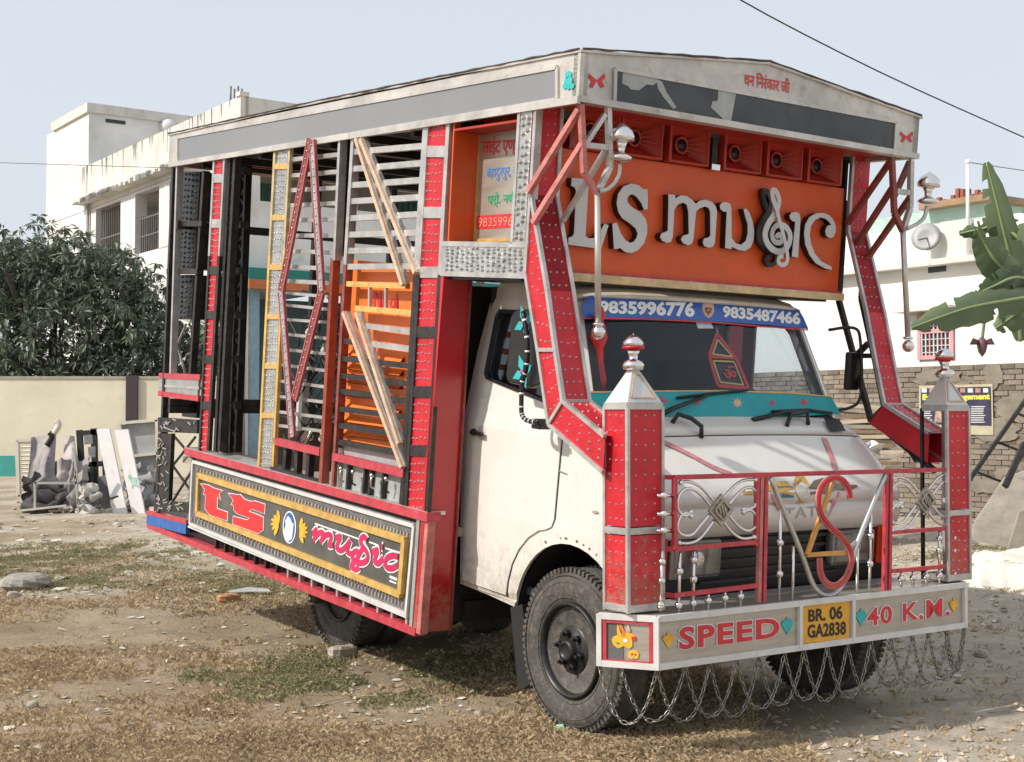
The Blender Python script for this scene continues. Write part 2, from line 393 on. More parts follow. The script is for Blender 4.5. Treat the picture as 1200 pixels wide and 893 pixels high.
# --- sign board over the cab
zb = 2.285
ovf = uS; ovr = buv(S(524, 200))[0]
hz0 = buv(FP(800, 193, uS))[2]; hz1 = buv(FP(800, 146, uS))[2]
sb = T(Geo().slab(B(ovf, -.08, zb), U * .03, V * 2.06, Z * (hz0 - .004 - zb)), 'sign_board', orange)
T(Geo().slab(B(ovf - .035, -.1, zb - .05), U * .09, V * 2.1, Z * .04), 'lower_trim', mat('cream_yellow_trim', (.60, .45, .24), .5, 0, .2, 9, dirt=.25), sb)
T(Geo().slab(B(ovf - .02, -.1, zb - .01), U * .02, V * 2.1, Z * .014), 'red_trim', redrail, sb)
T(Geo().slab(B(ovf + .1, -.1, zb - .06), U * (ovr - ovf - .1), V * 2.1, Z * .02), 'box_floor', black)
for vv in (1.985,): T(Geo().slab(B(ovf, vv, zb), U * .6, V * .02, Z * (zB - zb)), 'box_side', black)
LU = ovf - .045
def lp(ox, oy, sc_, pts): return [FP(ox + x / sc_, oy + y / sc_, LU) for x, y in pts]
K = 974 / 120
def letter(geo_pts_list, ribbons=()):
    gf, gs = Geo(), Geo()
    for pts in geo_pts_list:
        gf.poly(pts, U * .004); gs.poly([p + U * .0045 for p in pts], U * .04)
    for pts, w in ribbons:
        ribbon(gf, pts, w, -U * .004); ribbon(gs, [p + U * .001 for p in pts], w, U * .022, 0, .0001)
    f = T(gf, 'sign_letter', letterface, sb); T(gs, 'letter_return', black, sb)
    return f
letter([lp(660, 195, K, [(85, 108), (205, 120), (240, 200), (212, 660), (240, 685), (300, 680), (340, 640), (395, 545), (432, 560), (360, 785), (50, 745), (50, 680), (90, 665), (105, 640), (125, 230), (110, 200), (80, 185)])])
letter([lp(660, 195, K, [(800, 215), (806, 300), (802, 405), (770, 415), (745, 350), (700, 290), (655, 262), (622, 280), (608, 310), (615, 345), (650, 385), (740, 440), (785, 500), (800, 560), (798, 640), (770, 730), (715, 795), (650, 825), (590, 815), (540, 772), (520, 785), (485, 785), (470, 545), (510, 535), (550, 640), (595, 705), (640, 728), (675, 715), (700, 680), (710, 640), (690, 590), (640, 545), (560, 490), (525, 430), (510, 350), (525, 260), (575, 190), (650, 162), (720, 180), (765, 220)])])
letter([lp(765, 205, K, [(150, 185), (210, 190), (215, 225), (265, 195), (320, 200), (370, 235), (410, 275), (450, 245), (500, 235), (560, 255), (600, 300), (612, 350), (590, 650), (570, 685), (530, 692), (490, 675), (478, 640), (490, 605), (530, 595), (550, 575), (548, 350), (530, 310), (495, 300), (440, 320), (412, 350), (385, 620), (370, 655), (335, 668), (290, 650), (270, 615), (285, 580), (320, 568), (345, 560), (340, 350), (325, 285), (290, 262), (240, 280), (205, 330), (190, 590), (175, 635), (135, 645), (90, 625), (70, 590), (85, 555), (120, 543), (145, 530), (150, 300)])])
letter([lp(765, 205, K, [(640, 290), (660, 262), (700, 258), (735, 275), (748, 320), (750, 600), (790, 650), (840, 665), (885, 630), (905, 560), (905, 470), (880, 390), (865, 325), (890, 320), (920, 360), (950, 440), (965, 540), (960, 620), (930, 690), (880, 722), (820, 715), (765, 690), (752, 680), (750, 705), (690, 695), (705, 350), (675, 350), (645, 325)])])
cl_p = lp(870, 210, K, [(318, 560), (335, 530), (365, 545), (362, 590), (325, 605), (285, 590), (262, 540), (272, 470), (320, 435), (380, 455), (418, 520), (412, 600), (370, 665), (310, 690), (240, 665), (185, 600), (165, 520), (190, 430), (240, 350), (275, 280), (285, 200), (255, 125), (217, 112), (217, 180), (250, 290), (275, 400), (305, 520), (330, 640), (342, 740), (325, 800), (280, 815), (245, 785), (255, 740), (285, 735)])
cw = [.045] * 8 + [.05] * 6 + [.055] * 5 + [.045] * 5 + [.035] * 10
sp_ = smooth_path(cl_p, 4); wp = [cw[min(len(cw) - 1, i // 4)] * .68 for i in range(len(sp_))]
letter([], [(sp_, wp)])
letter([lp(870, 210, K, [(450, 345), (470, 318), (510, 310), (545, 330), (553, 380), (530, 745), (472, 735), (505, 405), (480, 400), (455, 375)])])
letter([lp(870, 210, K, [(850, 435), (820, 400), (790, 375), (745, 362), (690, 390), (655, 440), (640, 530), (655, 620), (690, 710), (750, 780), (850, 835), (850, 862), (790, 850), (700, 800), (640, 720), (600, 620), (588, 520), (600, 430), (640, 360), (700, 325), (770, 320), (830, 345), (870, 395), (888, 450), (885, 510), (865, 550), (835, 560), (800, 540), (790, 490), (805, 450), (830, 435)])])
# --- horn speakers above the board
hz0 = buv(FP(800, 193, uS))[2]; hz1 = buv(FP(800, 146, uS))[2]
def horn(vc, w):
    h = T(Geo().slab(B(uS - .02, vc - w / 2, hz0), U * .02, V * w, Z * .012), 'horn_speaker', hornm)
    g = Geo(); c0 = (hz0 + hz1) / 2; hh = (hz1 - hz0) / 2; a = w / 2
    def sq(r, u, cz=0): return [B(u, vc + x * a * r, c0 + cz + y * hh * r) for x, y in ((-1, -1), (1, -1), (1, 1), (-1, 1))]
    rings = [sq(.99, uS - .045), sq(.9, uS - .05), sq(.84, uS - .035), sq(.28, uS + .06)]
    vs = sum(rings, []); g.add(vs, [(4 * i + k, 4 * i + (k + 1) % 4, 4 * i + 4 + (k + 1) % 4, 4 * i + 4 + k) for i in range(3) for k in range(4)])
    g.add(sq(.99, uS - .045) + sq(.99, uS), [(k, (k + 1) % 4, 4 + (k + 1) % 4, 4 + k) for k in range(4)])
    T(g, 'flare', hornm, h)
    g = Geo()
    for k in range(4):
        t = -.75 + k * .5
        g.bar(B(uS - .03, vc + a * .83, c0 + hh * t * .8), B(uS + .03, vc + a * .35, c0 + hh * t * .3), Z, .008, .01)
    T(g, 'flare_rib', hornm, h)
    T(Geo().lathe(B(uS + .03, vc, c0), nU, [(.045, 0), (.05, .012), (.038, .016), (.034, .01)], 16), 'throat_ring', hornm, h)
    T(Geo().lathe(B(uS + .03, vc, c0), nU, [(.034, 0), (.034, .013)], 16), 'throat', black, h)
cen = [buv(FP(x, y, uS))[1] for x, y in ((746, 167), (801.5, 176), (864, 185), (913, 192.5), (960, 200.5))]
hw = .285
for vc in cen + [cen[0] - .29, ]: horn(vc, hw)
vg = (cen[1] + cen[2]) / 2
T(Geo().slab(B(uS - .03, vg - .02, hz0), U * .02, V * .04, Z * (zB - hz0)), 'divider_strip', dark)
T(Geo().slab(B(uS - .045, vg - .03, hz0 - .01), U * .02, V * .06, Z * .03), 'divider_clip', chrome)
T(Geo().slab(B(uS + .09, -.08, hz0 - .01), U * .02, V * 2.06, Z * (zB - hz0)), 'horn_backing', hornm)

# --- over-cab side box with the painted sign
rv = -.09
recess = Geo()
T(Geo().poly(SP([(527, 138), (606, 128), (606, 285), (523, 285)], rv), V * .01), 'recess_panel', orange)
u0_ = buv(S(527, 200))[0]
T(Geo().slab(B(u0_ - .01, SV + .01, 2.25), U * .012, V * (rv - SV + .02), Z * (zB - 2.25)), 'recess_end', orange)
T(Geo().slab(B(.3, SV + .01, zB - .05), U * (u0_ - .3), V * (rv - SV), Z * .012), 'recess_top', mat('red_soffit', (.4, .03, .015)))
sg = T(Geo().poly([p - V * .006 for p in SP([(563, 149), (607, 144), (604, 281), (558, 282)], rv)], V * .006), 'painted_sign', brushed)
for a, b in (((563, 149), (558, 282)), ((558, 282), (604, 281)), ((563, 149), (607, 144))):
    T(Geo().bar(S(*a, rv) - V * .008, S(*b, rv) - V * .008, V, .018, .012), 'sign_frame', yellow, sg)
for s, (bl_, br_, tr_, tl_), m, bd in (('लाईट एण्ड', ((566, 186), (611, 184), (612, 158), (567, 161)), redl, .02), ('बहादुरपुर, स', ((571, 213), (608, 211), (609, 195), (572, 198)), bluel, .01),
        ('पर्ो. नवीन', ((572, 244), (612, 241), (613, 223), (573, 226)), greenl, .02)):
    T(text_quad(s, *SP([bl_, br_, tr_, tl_], rv), -V * .008, bd), 'lettering', m, sg)
T(Geo().poly([p - V * .0075 for p in SP([(560, 253), (603, 250), (602, 267), (560, 269)], rv)], V * .001), 'number_strip', redl, sg)
T(text_quad('9835996', *SP([(562, 266), (602, 264.5), (602.5, 253.5), (562.5, 255.5)], rv), -V * .0095, .0), 'lettering', mat('pale_red', (.7, .25, .2)), sg)
# silver column and sill of the side box
spoly(TR, 'column_sheet', plate, [(609, 132), (624, 130), (615, 285), (600, 285)], SV, .02)
gq = SP([(602, 283), (614, 283), (623, 132), (611, 133)]); T(Geo().quadrow(*[p - V * .0005 for p in gq], 2, 17, nV, .016, .012, .05), 'sheet_emboss', plate, kind='stuff')
sbar(TR, 'column_frame', silver, (608, 130), (599, 286), .022, .04, SV - .006)
sbar(TR, 'column_frame', silver, (627, 127), (617.5, 290), .022, .04, SV - .006)
spoly(TR, 'sill_sheet', plate, [(519, 286), (616, 288), (616, 321), (517, 319)], SV, .03)
gq = SP([(520, 317), (615, 319), (615, 291), (521, 289)]); T(Geo().quadrow(*[p - V * .0005 for p in gq], 15, 6, nV, .013, .01, .01), 'sheet_emboss', plate, kind='stuff')
sbar(TR, 'sill_frame', silver, (518, 285.5), (617, 287), .026, .04, SV - .006)
sbar(TR, 'sill_frame', silver, (516, 320.5), (617, 323.5), .026, .04, SV - .006)
T(Geo().slab(B(.25, SV + .03, 2.22), U * (u0_ - .25), V * .3, Z * .02), 'box_underside', black)

# --- the big red side grille: posts
def infill(top, bot, m, name, nx, ny, v, st=True, r=.007):
    """top=(xl,xr,y) bot=(xl,xr,y)"""
    q = [(bot[0], bot[2]), (bot[1], bot[2]), (top[1], top[2]), (top[0], top[2])]
    p = SP(q, v); o = T(Geo().poly(p, V * .012), name, m)
    if st: T(Geo().quadrow(*[w - V * .0005 for w in p], nx, ny, nV, r, .006), 'stud', plate, o, kind='stuff')
    return o
def lerp(a, b, t): return a + (b - a) * t
def column(name, xt, xb, yt, yb, rungs, mframe_t, mframe_b, minf, split_y, nx, per, rmat=None, rw=.05, rungw=.034):
    """a ladder-like post: two uprights, rungs, studded infill between the rungs"""
    (xtl, xtr), (xbl, xbr) = xt, xb
    def X(side, y):
        t = (y - yt) / (yb - yt); return lerp((xtl, xtr)[side], (xbl, xbr)[side], t)
    for s_ in (0, 1):
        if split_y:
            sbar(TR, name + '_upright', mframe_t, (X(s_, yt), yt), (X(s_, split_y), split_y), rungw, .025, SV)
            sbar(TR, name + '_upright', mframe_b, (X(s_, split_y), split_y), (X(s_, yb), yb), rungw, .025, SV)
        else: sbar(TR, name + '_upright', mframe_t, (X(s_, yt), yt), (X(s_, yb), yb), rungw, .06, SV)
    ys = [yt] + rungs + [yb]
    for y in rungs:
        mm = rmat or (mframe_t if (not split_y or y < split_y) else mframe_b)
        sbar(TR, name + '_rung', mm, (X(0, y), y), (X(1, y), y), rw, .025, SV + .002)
    for a, b in zip(ys[:-1], ys[1:]):
        h = b - a
        if minf: infill((X(0, a) + 1.5, X(1, a) - 1.5, a), (X(0, b) + 1.5, X(1, b) - 1.5, b), minf, name + '_infill', nx, max(2, int(h / per)), SV + .012)
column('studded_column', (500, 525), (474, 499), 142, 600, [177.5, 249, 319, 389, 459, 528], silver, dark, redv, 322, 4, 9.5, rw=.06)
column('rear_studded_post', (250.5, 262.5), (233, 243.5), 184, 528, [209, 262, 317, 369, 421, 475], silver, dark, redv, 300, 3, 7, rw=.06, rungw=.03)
column('yellow_edged_post', (322, 339), (302.5, 319), 168, 547, [195, 255, 313, 371, 429, 487], mat('cream_yellow_paint', (.5, .40, .22), .45, .1, .2, 12, dirt=.3), yellow, plate, 300, 4, 6.5, rmat=yellow, rw=.035, rungw=.03)

# black lattice post next to the rear red post and the rear end bay
def lattice(name, xl, xr, yt, yb, m, v, w=.035, zig=12, depth=.0):
    for (a, b) in (xl, xr): sbar(TR, name + '_upright', m, (a, yt), (b, yb), w, .05, v)
    g = Geo(); pts = []
    for k in range(zig + 1):
        t = k / zig; y = lerp(yt, yb, t); x = lerp(lerp(xl[0], xl[1], t), lerp(xr[0], xr[1], t), k % 2); pts.append(S(x, y, v) + V * .02)
    for a, b in zip(pts[:-1], pts[1:]): g.bar(a, b, V, .014, .014)
    T(g, name + '_lacing', m)
lattice('lattice_post', (269, 251), (275, 256), 176, 529, dark, SV + .02, .04, 40)
lattice('lattice_post', (280, 268), (288, 275), 176, 530, black, SV + .25, .03, 26)
for y in (200, 263, 317, 369, 421, 475): sbar(TR, 'lattice_rung', dark, (271 - (y - 176) * .045, y), (287 - (y - 176) * .04, y), .05, .05, SV + .1)
sbar(TR, 'rear_post', dark, (202, 196), (184.5, 600), .035, .05)
sbar(TR, 'rear_post', silver, (207, 194), (199, 440), .03, .05)
sbar(TR, 'rear_post', dark, (238, 200), (222, 438), .04, .05, SV + .05)
for a, b in (((199, 262), (236, 262)), ((195, 318), (231, 318))):
    sbar(TR, 'rear_crossbar', dark, a, b, .04, .04, SV + .03)
spk = []
for (yt, yb) in ((201, 259), (265, 315), (322, 374)):
    f = lambda y: 1 - 0
    xl = lambda y: 214 - (y - 201) * .065; xr = lambda y: 234.5 - (y - 201) * .06
    o = T(Geo().poly(SP([(xl(yt), yt), (xr(yt), yt), (xr(yb), yb), (xl(yb), yb)], SV + .12), V * .3), 'speaker_cabinet', black)
    T(Geo().quadrow(*[p for p in SP([(xl(yb), yb), (xr(yb), yb), (xr(yt), yt), (xl(yt), yt)], SV + .118)], 4, 9, nV, .012, .006), 'grille_dimple', dark, o, kind='stuff')
for a, b in (((200, 420), (217, 380)), ((200, 380), (216, 438)), ((186, 438), (233, 441))):
    sbar(TR, 'rear_brace', silver, a, b, .014, .014, SV + .1)
# red and silver band of the rear bay
spoly(TR, 'rear_band_sheet', plate, [(187, 442), (233, 444), (231, 464), (186, 460)], SV + .01, .02)
sbar(TR, 'rear_band_edge', redrail, (186, 440), (234, 442), .04, .05); sbar(TR, 'rear_band_edge', redrail, (185, 461), (232, 467), .04, .05)
sbar(TR, 'rear_band_rib', silver, (187, 452), (233, 455), .02, .02, SV + .004)
T(Geo().poly(SP([(214, 470), (232, 471), (230, 490), (213, 488)], SV + .2), V * .15), 'small_speaker', black)
def textured(pts, v=SV, t=.03, name='embossed_dark_sheet'):
    p = SP(pts, v); o = T(Geo().poly(p, V * t), name, dark)
    return o
textured([(185, 489), (231, 492), (231, 508), (185, 506)]); textured([(185, 508), (201, 508), (197, 598), (181, 598)]); textured([(181, 586), (222, 589), (220, 601), (180, 599)], SV - .003)
g = Geo()
for (x0, y0, x1, y1) in ((188, 491, 229, 506), (185, 510, 198, 596), (184, 588, 219, 598)):
    for k in range(26 if y1 - y0 > 40 else 14):
        x = rnd.uniform(x0, x1) - (0 if y1 - y0 < 40 else (0)); y = rnd.uniform(y0, y1); a = rnd.uniform(0, 3.1)
        if y1 - y0 > 40: x -= (y - y0) * .03
        g.bar(S(x - 2.4 * math.cos(a), y - 2.4 * math.sin(a), SV - .008), S(x + 2.4 * math.cos(a), y + 2.4 * math.sin(a), SV - .008), V, .008, .006)
T(g, 'pressed_scroll_pattern', silver, kind='stuff')
for a, b in (((202, 510), (228, 540)), ((228, 512), (202, 545)), ((201, 545), (226, 580)), ((226, 548), (201, 588))):
    sbar(TR, 'rear_brace', dark, a, b, .014, .014, SV + .02)

# --- first grille panel with the pink lozenge
L = [187, 206, 223, 241, 258, 276, 294, 312, 329, 343, 357, 374, 391, 409, 427, 446, 464, 482, 498]
Rr = [181, 201, 220, 238, 257, 276, 296, 315, 332, 348, 363, 378, 397, 415, 435, 454, 472, 490, 506]
def edge(x0, y0, x1, y1, y): return x0 + (x1 - x0) * (y - y0) / (y1 - y0)
for i, (a, b) in enumerate(zip(L, Rr)):
    sbar(TR, 'grille_bar', silver, (edge(341, 168, 321, 490, a), a), (edge(397, 160, 383, 490, b), b), .026 if i < 9 else .018, .024, SV + .02)
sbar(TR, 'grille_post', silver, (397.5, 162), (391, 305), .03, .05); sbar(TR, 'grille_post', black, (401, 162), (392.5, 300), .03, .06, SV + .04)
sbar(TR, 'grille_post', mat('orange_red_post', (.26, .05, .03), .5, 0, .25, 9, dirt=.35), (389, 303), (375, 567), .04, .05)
def strip(a, b, m1, m2, w=.062):
    p, q = S(*a) - V * .03, S(*b) - V * .03
    o = T(Geo().bar(p, q, V, w, .012), 'lozenge_strip', m1)
    d = (q - p).cross(V).normalized() * (w / 2)
    for s_ in (-1, 1): T(Geo().bar(p + d * s_, q + d * s_, V, .013, .018), 'strip_edge', m2, o)
    n_ = int((q - p).length / .05)
    g = Geo()
    for k in range(n_): c = p + (q - p) * ((k + .5) / n_) - V * .008; g.ball(c, .007, 5, -V)
    T(g, 'stud', plate, o, kind='stuff')
pk2 = mat('pink_red_edge', (.40, .10, .11), .45, .1, .2, 14, dirt=.25, dirtcol=(.35, .25, .22))
strip((369, 164), (334.5, 342), brownred, pk2); strip((371, 166), (382, 342), plate, pk2); strip((334.5, 342), (348, 512), plate, pk2); strip((382, 342), (350, 468), brownred, pk2)
sbar(TR, 'lower_rail', redrail, (320, 517), (374, 530), .045, .04)
for a, b in (((334, 522), (332, 553)), ((347, 526), (345.5, 558)), ((361, 529), (359, 562))): sbar(TR, 'stub_post', dark, a, b, .045, .04, SV + .03)
sbar(TR, 'lower_sill', dark, (317, 548), (376, 567), .03, .04, SV + .01)

# --- second grille panel over the orange louvred board
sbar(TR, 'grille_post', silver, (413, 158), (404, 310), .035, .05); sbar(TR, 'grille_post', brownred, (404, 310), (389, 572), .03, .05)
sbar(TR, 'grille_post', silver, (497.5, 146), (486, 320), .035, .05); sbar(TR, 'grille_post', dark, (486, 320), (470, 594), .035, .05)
sbar(TR, 'grille_top', silver, (411, 158), (500, 146), .03, .05, SV + .004)
for a, b in ((178, 171), (198, 191), (217, 211), (236, 231), (256, 251), (275, 272.5), (294, 292.5), (312.5, 312)):
    sbar(TR, 'grille_bar', silver, (edge(413, 158, 404, 310, a), a), (edge(497.5, 146, 486, 320, b), b), .034, .03, SV + .008)
for a, b, m in (((403, 332.5), (475, 335), yellow), ((416, 361), (484, 367), yellow), ((422, 381), (482, 389), silver), ((427, 402), (480, 409), silver), ((398, 399), (412, 401), dark),
                ((399, 420), (479, 429), dark), ((398, 440), (478, 450), dark), ((396, 458), (476, 470), dark), ((395, 479), (475, 489), dark), ((393, 498), (474, 511), dark), ((391, 517), (473, 532), dark)):
    sbar(TR, 'grille_bar', m, a, b, .032, .03, SV + .008)
for a, b in (((432, 336), (432, 361)), ((451, 337), (451, 363))): sbar(TR, 'short_bar', silver, a, b, .016, .02, SV + .01)
for a, b, m in (((415.5, 162), (470.5, 334), cream), ((421, 163), (485, 320), cream), ((401, 366), (469.5, 548), cream), ((416, 366), (466, 520), cream)):
    sbar(TR, 'diagonal_bar', m, a, b, .026, .03, SV - .03)
    sbar(TR, 'diagonal_bar', silver, (a[0] + 4, a[1]), (b[0] + 3.5, b[1] - 3), .02, .03, SV - .01)
ob = spoly(TR, 'orange_board', orangel, [(405, 304), (489, 311), (478, 532), (391, 514)], SV + .09, .02)
for k in range(7):
    y = 412 + k * 15.5; sl_ = lambda x, yy: yy + (x - 410) * .13
    p = SP([(409 - k * 1.2, y), (474 - k, y + 8.5), (474 - k, y + 14), (409 - k * 1.2, y + 5.5)], SV + .088)
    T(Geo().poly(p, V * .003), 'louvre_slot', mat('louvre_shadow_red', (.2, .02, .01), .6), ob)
    T(Geo().poly([p[0] - V * .003 + Z * .01, p[1] - V * .003 + Z * .01, p[1] - V * .03 - Z * .02, p[0] - V * .03 - Z * .02], V * .004 + Z * .002), 'louvre', orangel, ob)
for x in (400, 484): sbar(TR, 'board_rib', orangel, (x + 4, 309), (x - 8, 520), .035, .02, SV + .07)
T(text_quad('Ne ol', *SP([(438, 360), (466, 362), (466, 345), (438, 342)], SV + .088), -V * .002, .03), 'lettering', redl, ob)
for k in range(6):
    c = S(444 + rnd.uniform(-8, 8), 350 + rnd.uniform(-5, 7), SV + .088); T(Geo().poly([c - V * .001 + U * (.03 * math.cos(t) * rnd.uniform(.5, 1)) + Z * (.03 * math.sin(t) * rnd.uniform(.5, 1)) for t in [q * .785 for q in range(8)]], V * .0006), 'paint_blotch', redl, ob)
gl = spoly(TR, 'grey_lower_panel', grey, [(391, 518), (472, 534), (467, 593), (386, 574)], SV + .05, .02)
sbar(TR, 'lower_rail', redrail, (389, 535), (472, 555), .045, .04, SV - .006)
for a, b in (((397, 525), (394, 572)), ((408, 540), (405, 577)), ((427.5, 546), (424, 583)), ((449, 551), (446, 588)), ((434, 548), (431, 585))): sbar(TR, 'panel_divider', dark if a[0] != 397 else silver, a, b, .02, .03, SV + .02)
for x, y in ((404, 549), (418, 553), (440, 557), (457, 561)):
    p = S(x, y, SV + .02); T(Geo().tube([p - V * .02, p - V * .03 - Z * .03, p - V * .02 - Z * .07 + U * .01, p - Z * .08], .006, 6), 'hook', chrome if x in (404, 440) else black)
    T(Geo().ball(p - V * .025, .014, 8), 'hook_knob', chrome)
sbar(TR, 'lower_sill', silver, (387, 573), (468, 593), .02, .04, SV + .012)

# --- deck, lower side panel and its lettering
T(Geo().slab(B(buv(S(497, 604))[0] + .02, SV + .06, .86), U * (buv(S(225, 530))[0] - buv(S(497, 604))[0] + .3), V * (W1 - W0 - .12), -Z * .05), 'deck', plank)
sbar(TR, 'deck_rail', redrail, (216, 529), (500, 606.5), .05, .09, SV - .012); sbar(TR, 'deck_rail', silver, (216, 525.5), (500, 602), .02, .12, SV - .004)
lpn = spoly(TR, 'side_panel', mat('grey_embossed_panel', (.20, .195, .195), .42, .45, .25, 16, .3, 70, dirt=.25, dirtcol=(.3, .28, .26)), [(224, 538), (488, 613), (480, 722.5), (218, 617)], SV + .012, .03)
for a, b in (((225, 541), (484, 616.5)), ((484, 616.5), (474.5, 722)), ((221.5, 614), (474.5, 720)), ((225, 541), (221.5, 614))): sbar(lpn, 'white_outline', whitemetal, a, b, .022, .02, SV - .003)
sbar(lpn, 'white_outline', whitemetal, (220, 617), (476, 723.5), .012, .02, SV - .003)
ip = spoly(lpn, 'lettered_board', mat('smoked_grey_board', (.085, .085, .08), .3, 0, .3, 5, dirt=.1, coat=.3), [(231, 557), (471, 634), (465.5, 694), (230, 600)], SV + .0, .012)
for a, b in (((230, 557), (473, 633.5)), ((472, 633), (467, 696)), ((229, 601.5), (467.5, 697)), ((231, 557), (229.5, 602))): sbar(lpn, 'yellow_frame', yellow, a, b, .038, .03, SV - .018)
g = Geo()
for t in [k / 64 for k in range(65)]:
    x0, y0 = lerp(232, 478, t), lerp(548, 624, t); g.bar(S(x0, y0, SV + .01), S(x0 - .3, y0 + 4, SV + .01), V, .012, .012)
    x0, y0 = lerp(225, 476, t), lerp(606, 708, t); g.bar(S(x0, y0, SV + .01), S(x0 - .3, y0 + 4, SV + .01), V, .012, .012)
    x0, y0 = lerp(231, 468, t), lerp(604, 700, t); g.bar(S(x0, y0, SV + .01), S(x0 - .3, y0 + 3, SV + .01), V, .012, .012)
T(g, 'beaded_trim', silver, lpn, kind='stuff')
SS = 1042 / 140
def sl(pts, ox, oy, v=SV): return [S(ox + x / SS, oy + y / SS, v) for x, y in pts]
def inset(poly, d):
    cx_ = sum(p[0] for p in poly) / len(poly)
    n = len(poly); out = []
    area = sum(poly[i][0] * poly[(i + 1) % n][1] - poly[(i + 1) % n][0] * poly[i][1] for i in range(n)); sg_ = 1 if area > 0 else -1
    for i in range(n):
        a, b, c = poly[i - 1], poly[i], poly[(i + 1) % n]
        e1 = (b[0] - a[0], b[1] - a[1]); e2 = (c[0] - b[0], c[1] - b[1])
        l1 = math.hypot(*e1) or 1; l2 = math.hypot(*e2) or 1
        n1 = (-e1[1] / l1, e1[0] / l1); n2 = (-e2[1] / l2, e2[0] / l2)
        k = (n1[0] + n2[0], n1[1] + n2[1]); kl = math.hypot(*k) or 1; f = min(1.6, 2 / max(.6, kl * kl) * kl / 2 * 1)
        out.append((b[0] + k[0] / kl * d * f * sg_, b[1] + k[1] / kl * d * f * sg_))
    return out
Lp = [(108, 196), (150, 250), (138, 295), (158, 300), (150, 420), (195, 475), (350, 528), (355, 445), (262, 412), (266, 320), (292, 342), (280, 290), (312, 258), (235, 235), (180, 205)]
Sq = [(352, 278), (440, 292), (462, 288), (500, 330), (560, 352), (590, 345), (682, 376), (675, 468), (640, 452), (560, 425), (545, 440), (600, 458), (668, 490), (664, 605), (620, 638), (392, 552), (398, 478), (520, 512), (535, 500), (430, 462), (402, 430), (400, 388), (376, 385), (398, 345)]
for P_ in (Lp, Sq):
    T(Geo().poly([p - V * .003 for p in sl(P_, 220, 540)], V * .002), 'letter_outline', whitel, ip)
    T(Geo().poly([p - V * .005 for p in sl(inset(P_, 9), 220, 540)], V * .001), 'painted_letter', redl, ip)
def ell(cx_, cy_, rx, ry, n=20, slope=.0): return [(cx_ + rx * math.cos(t), cy_ + ry * math.sin(t) + slope * rx * math.cos(t)) for t in [2 * math.pi * k / n for k in range(n)]]
for pts, m, o_ in ((ell(890, 580, 58, 142), whitel, .003), (ell(890, 580, 49, 130), blue, .0045), ([(880, 480), (900, 500), (915, 540), (930, 550), (925, 600), (915, 680), (880, 705), (850, 670), (845, 610), (862, 560), (858, 520)], whitel, .006)):
    T(Geo().poly([p - V * o_ for p in sl(pts, 220, 540)], V * .001), 'oval_emblem', m, ip)
for cx_, sgn, cy_ in ((800, -1, 545), (980, 1, 610)):
    g = Geo()
    for k, a in enumerate((-80, -50, -22, 8, 38, 68)):
        a = math.radians(a); Lk = 95 if k in (1, 2, 3, 4) else 120
        dx, dy = math.cos(a) * sgn * Lk * .8, math.sin(a) * Lk
        nx_, ny_ = -math.sin(a) * 16, math.cos(a) * 16 * sgn
        g.poly([p - V * (.003 + k * .0004) for p in sl([(cx_, cy_), (cx_ + dx * .4 + nx_, cy_ + dy * .4 + ny_), (cx_ + dx * .8 + nx_, cy_ + dy * .8 + ny_), (cx_ + dx, cy_ + dy), (cx_ + dx * .7 - nx_ * .6, cy_ + dy * .7 - ny_ * .6), (cx_ + dx * .3 - nx_ * .6, cy_ + dy * .3 - ny_ * .6)], 220, 540)], V * .0003)
    T(g, 'floral_motif', yellowm, ip)
strokes = [[(128, 188), (165, 150), (150, 210), (138, 250)], [(150, 225), (190, 180), (222, 185), (212, 225), (198, 266)], [(212, 240), (250, 198), (292, 205), (285, 250), (272, 290), (305, 288)],
           [(330, 225), (375, 212), (350, 270), (340, 312), (375, 335), (420, 300), (455, 250)], [(458, 245), (440, 300), (430, 345), (475, 370)],
           [(602, 245), (580, 215), (548, 238), (560, 290), (600, 345), (612, 400), (575, 440), (510, 435), (475, 395), (490, 350), (525, 345), (545, 375)], [(580, 300), (545, 350), (515, 410), (475, 450), (470, 480), (510, 500), (535, 480)],
           [(650, 350), (698, 330), (682, 380), (672, 430), (705, 445), (745, 400)], [(728, 300), (740, 305)], [(872, 388), (830, 378), (780, 400), (762, 445), (780, 482), (825, 488), (868, 465)]]
for st_ in strokes:
    p = smooth_path(sl(st_, 350, 600), 3)
    T(ribbon(Geo(), [q - V * .003 for q in p], .056, -V * .0008, 0, .00001), 'letter_outline', whitel, ip)
for i_, st_ in enumerate(strokes):
    p = smooth_path(sl(st_, 350, 600), 3)
    T(ribbon(Geo(), [q - V * (.006 + i_ * .0002) for q in p], .036, -V * .0008, 0, .00001), 'painted_letter', mat('crimson_lettering', (.55, .02, .10), .45), ip)
for a, b in (((145, 100), (530, 235)), ((620, 262), (700, 290)), ((760, 315), (888, 355))):
    p = sl([a, b], 350, 600); T(ribbon(Geo(), [q - V * .003 for q in p], .009, -V * .0006), 'stave_line', whitel, ip)
T(Geo().poly([p - V * .003 for p in sl([(798, 552), (862, 578), (862, 600), (796, 574)], 350, 600)], V * .0008), 'painter_mark', whitel, ip); T(Geo().poly([p - V * .003 for p in sl([(798, 592), (855, 616), (855, 630), (796, 606)], 350, 600)], V * .0008), 'painter_mark', whitel, ip)
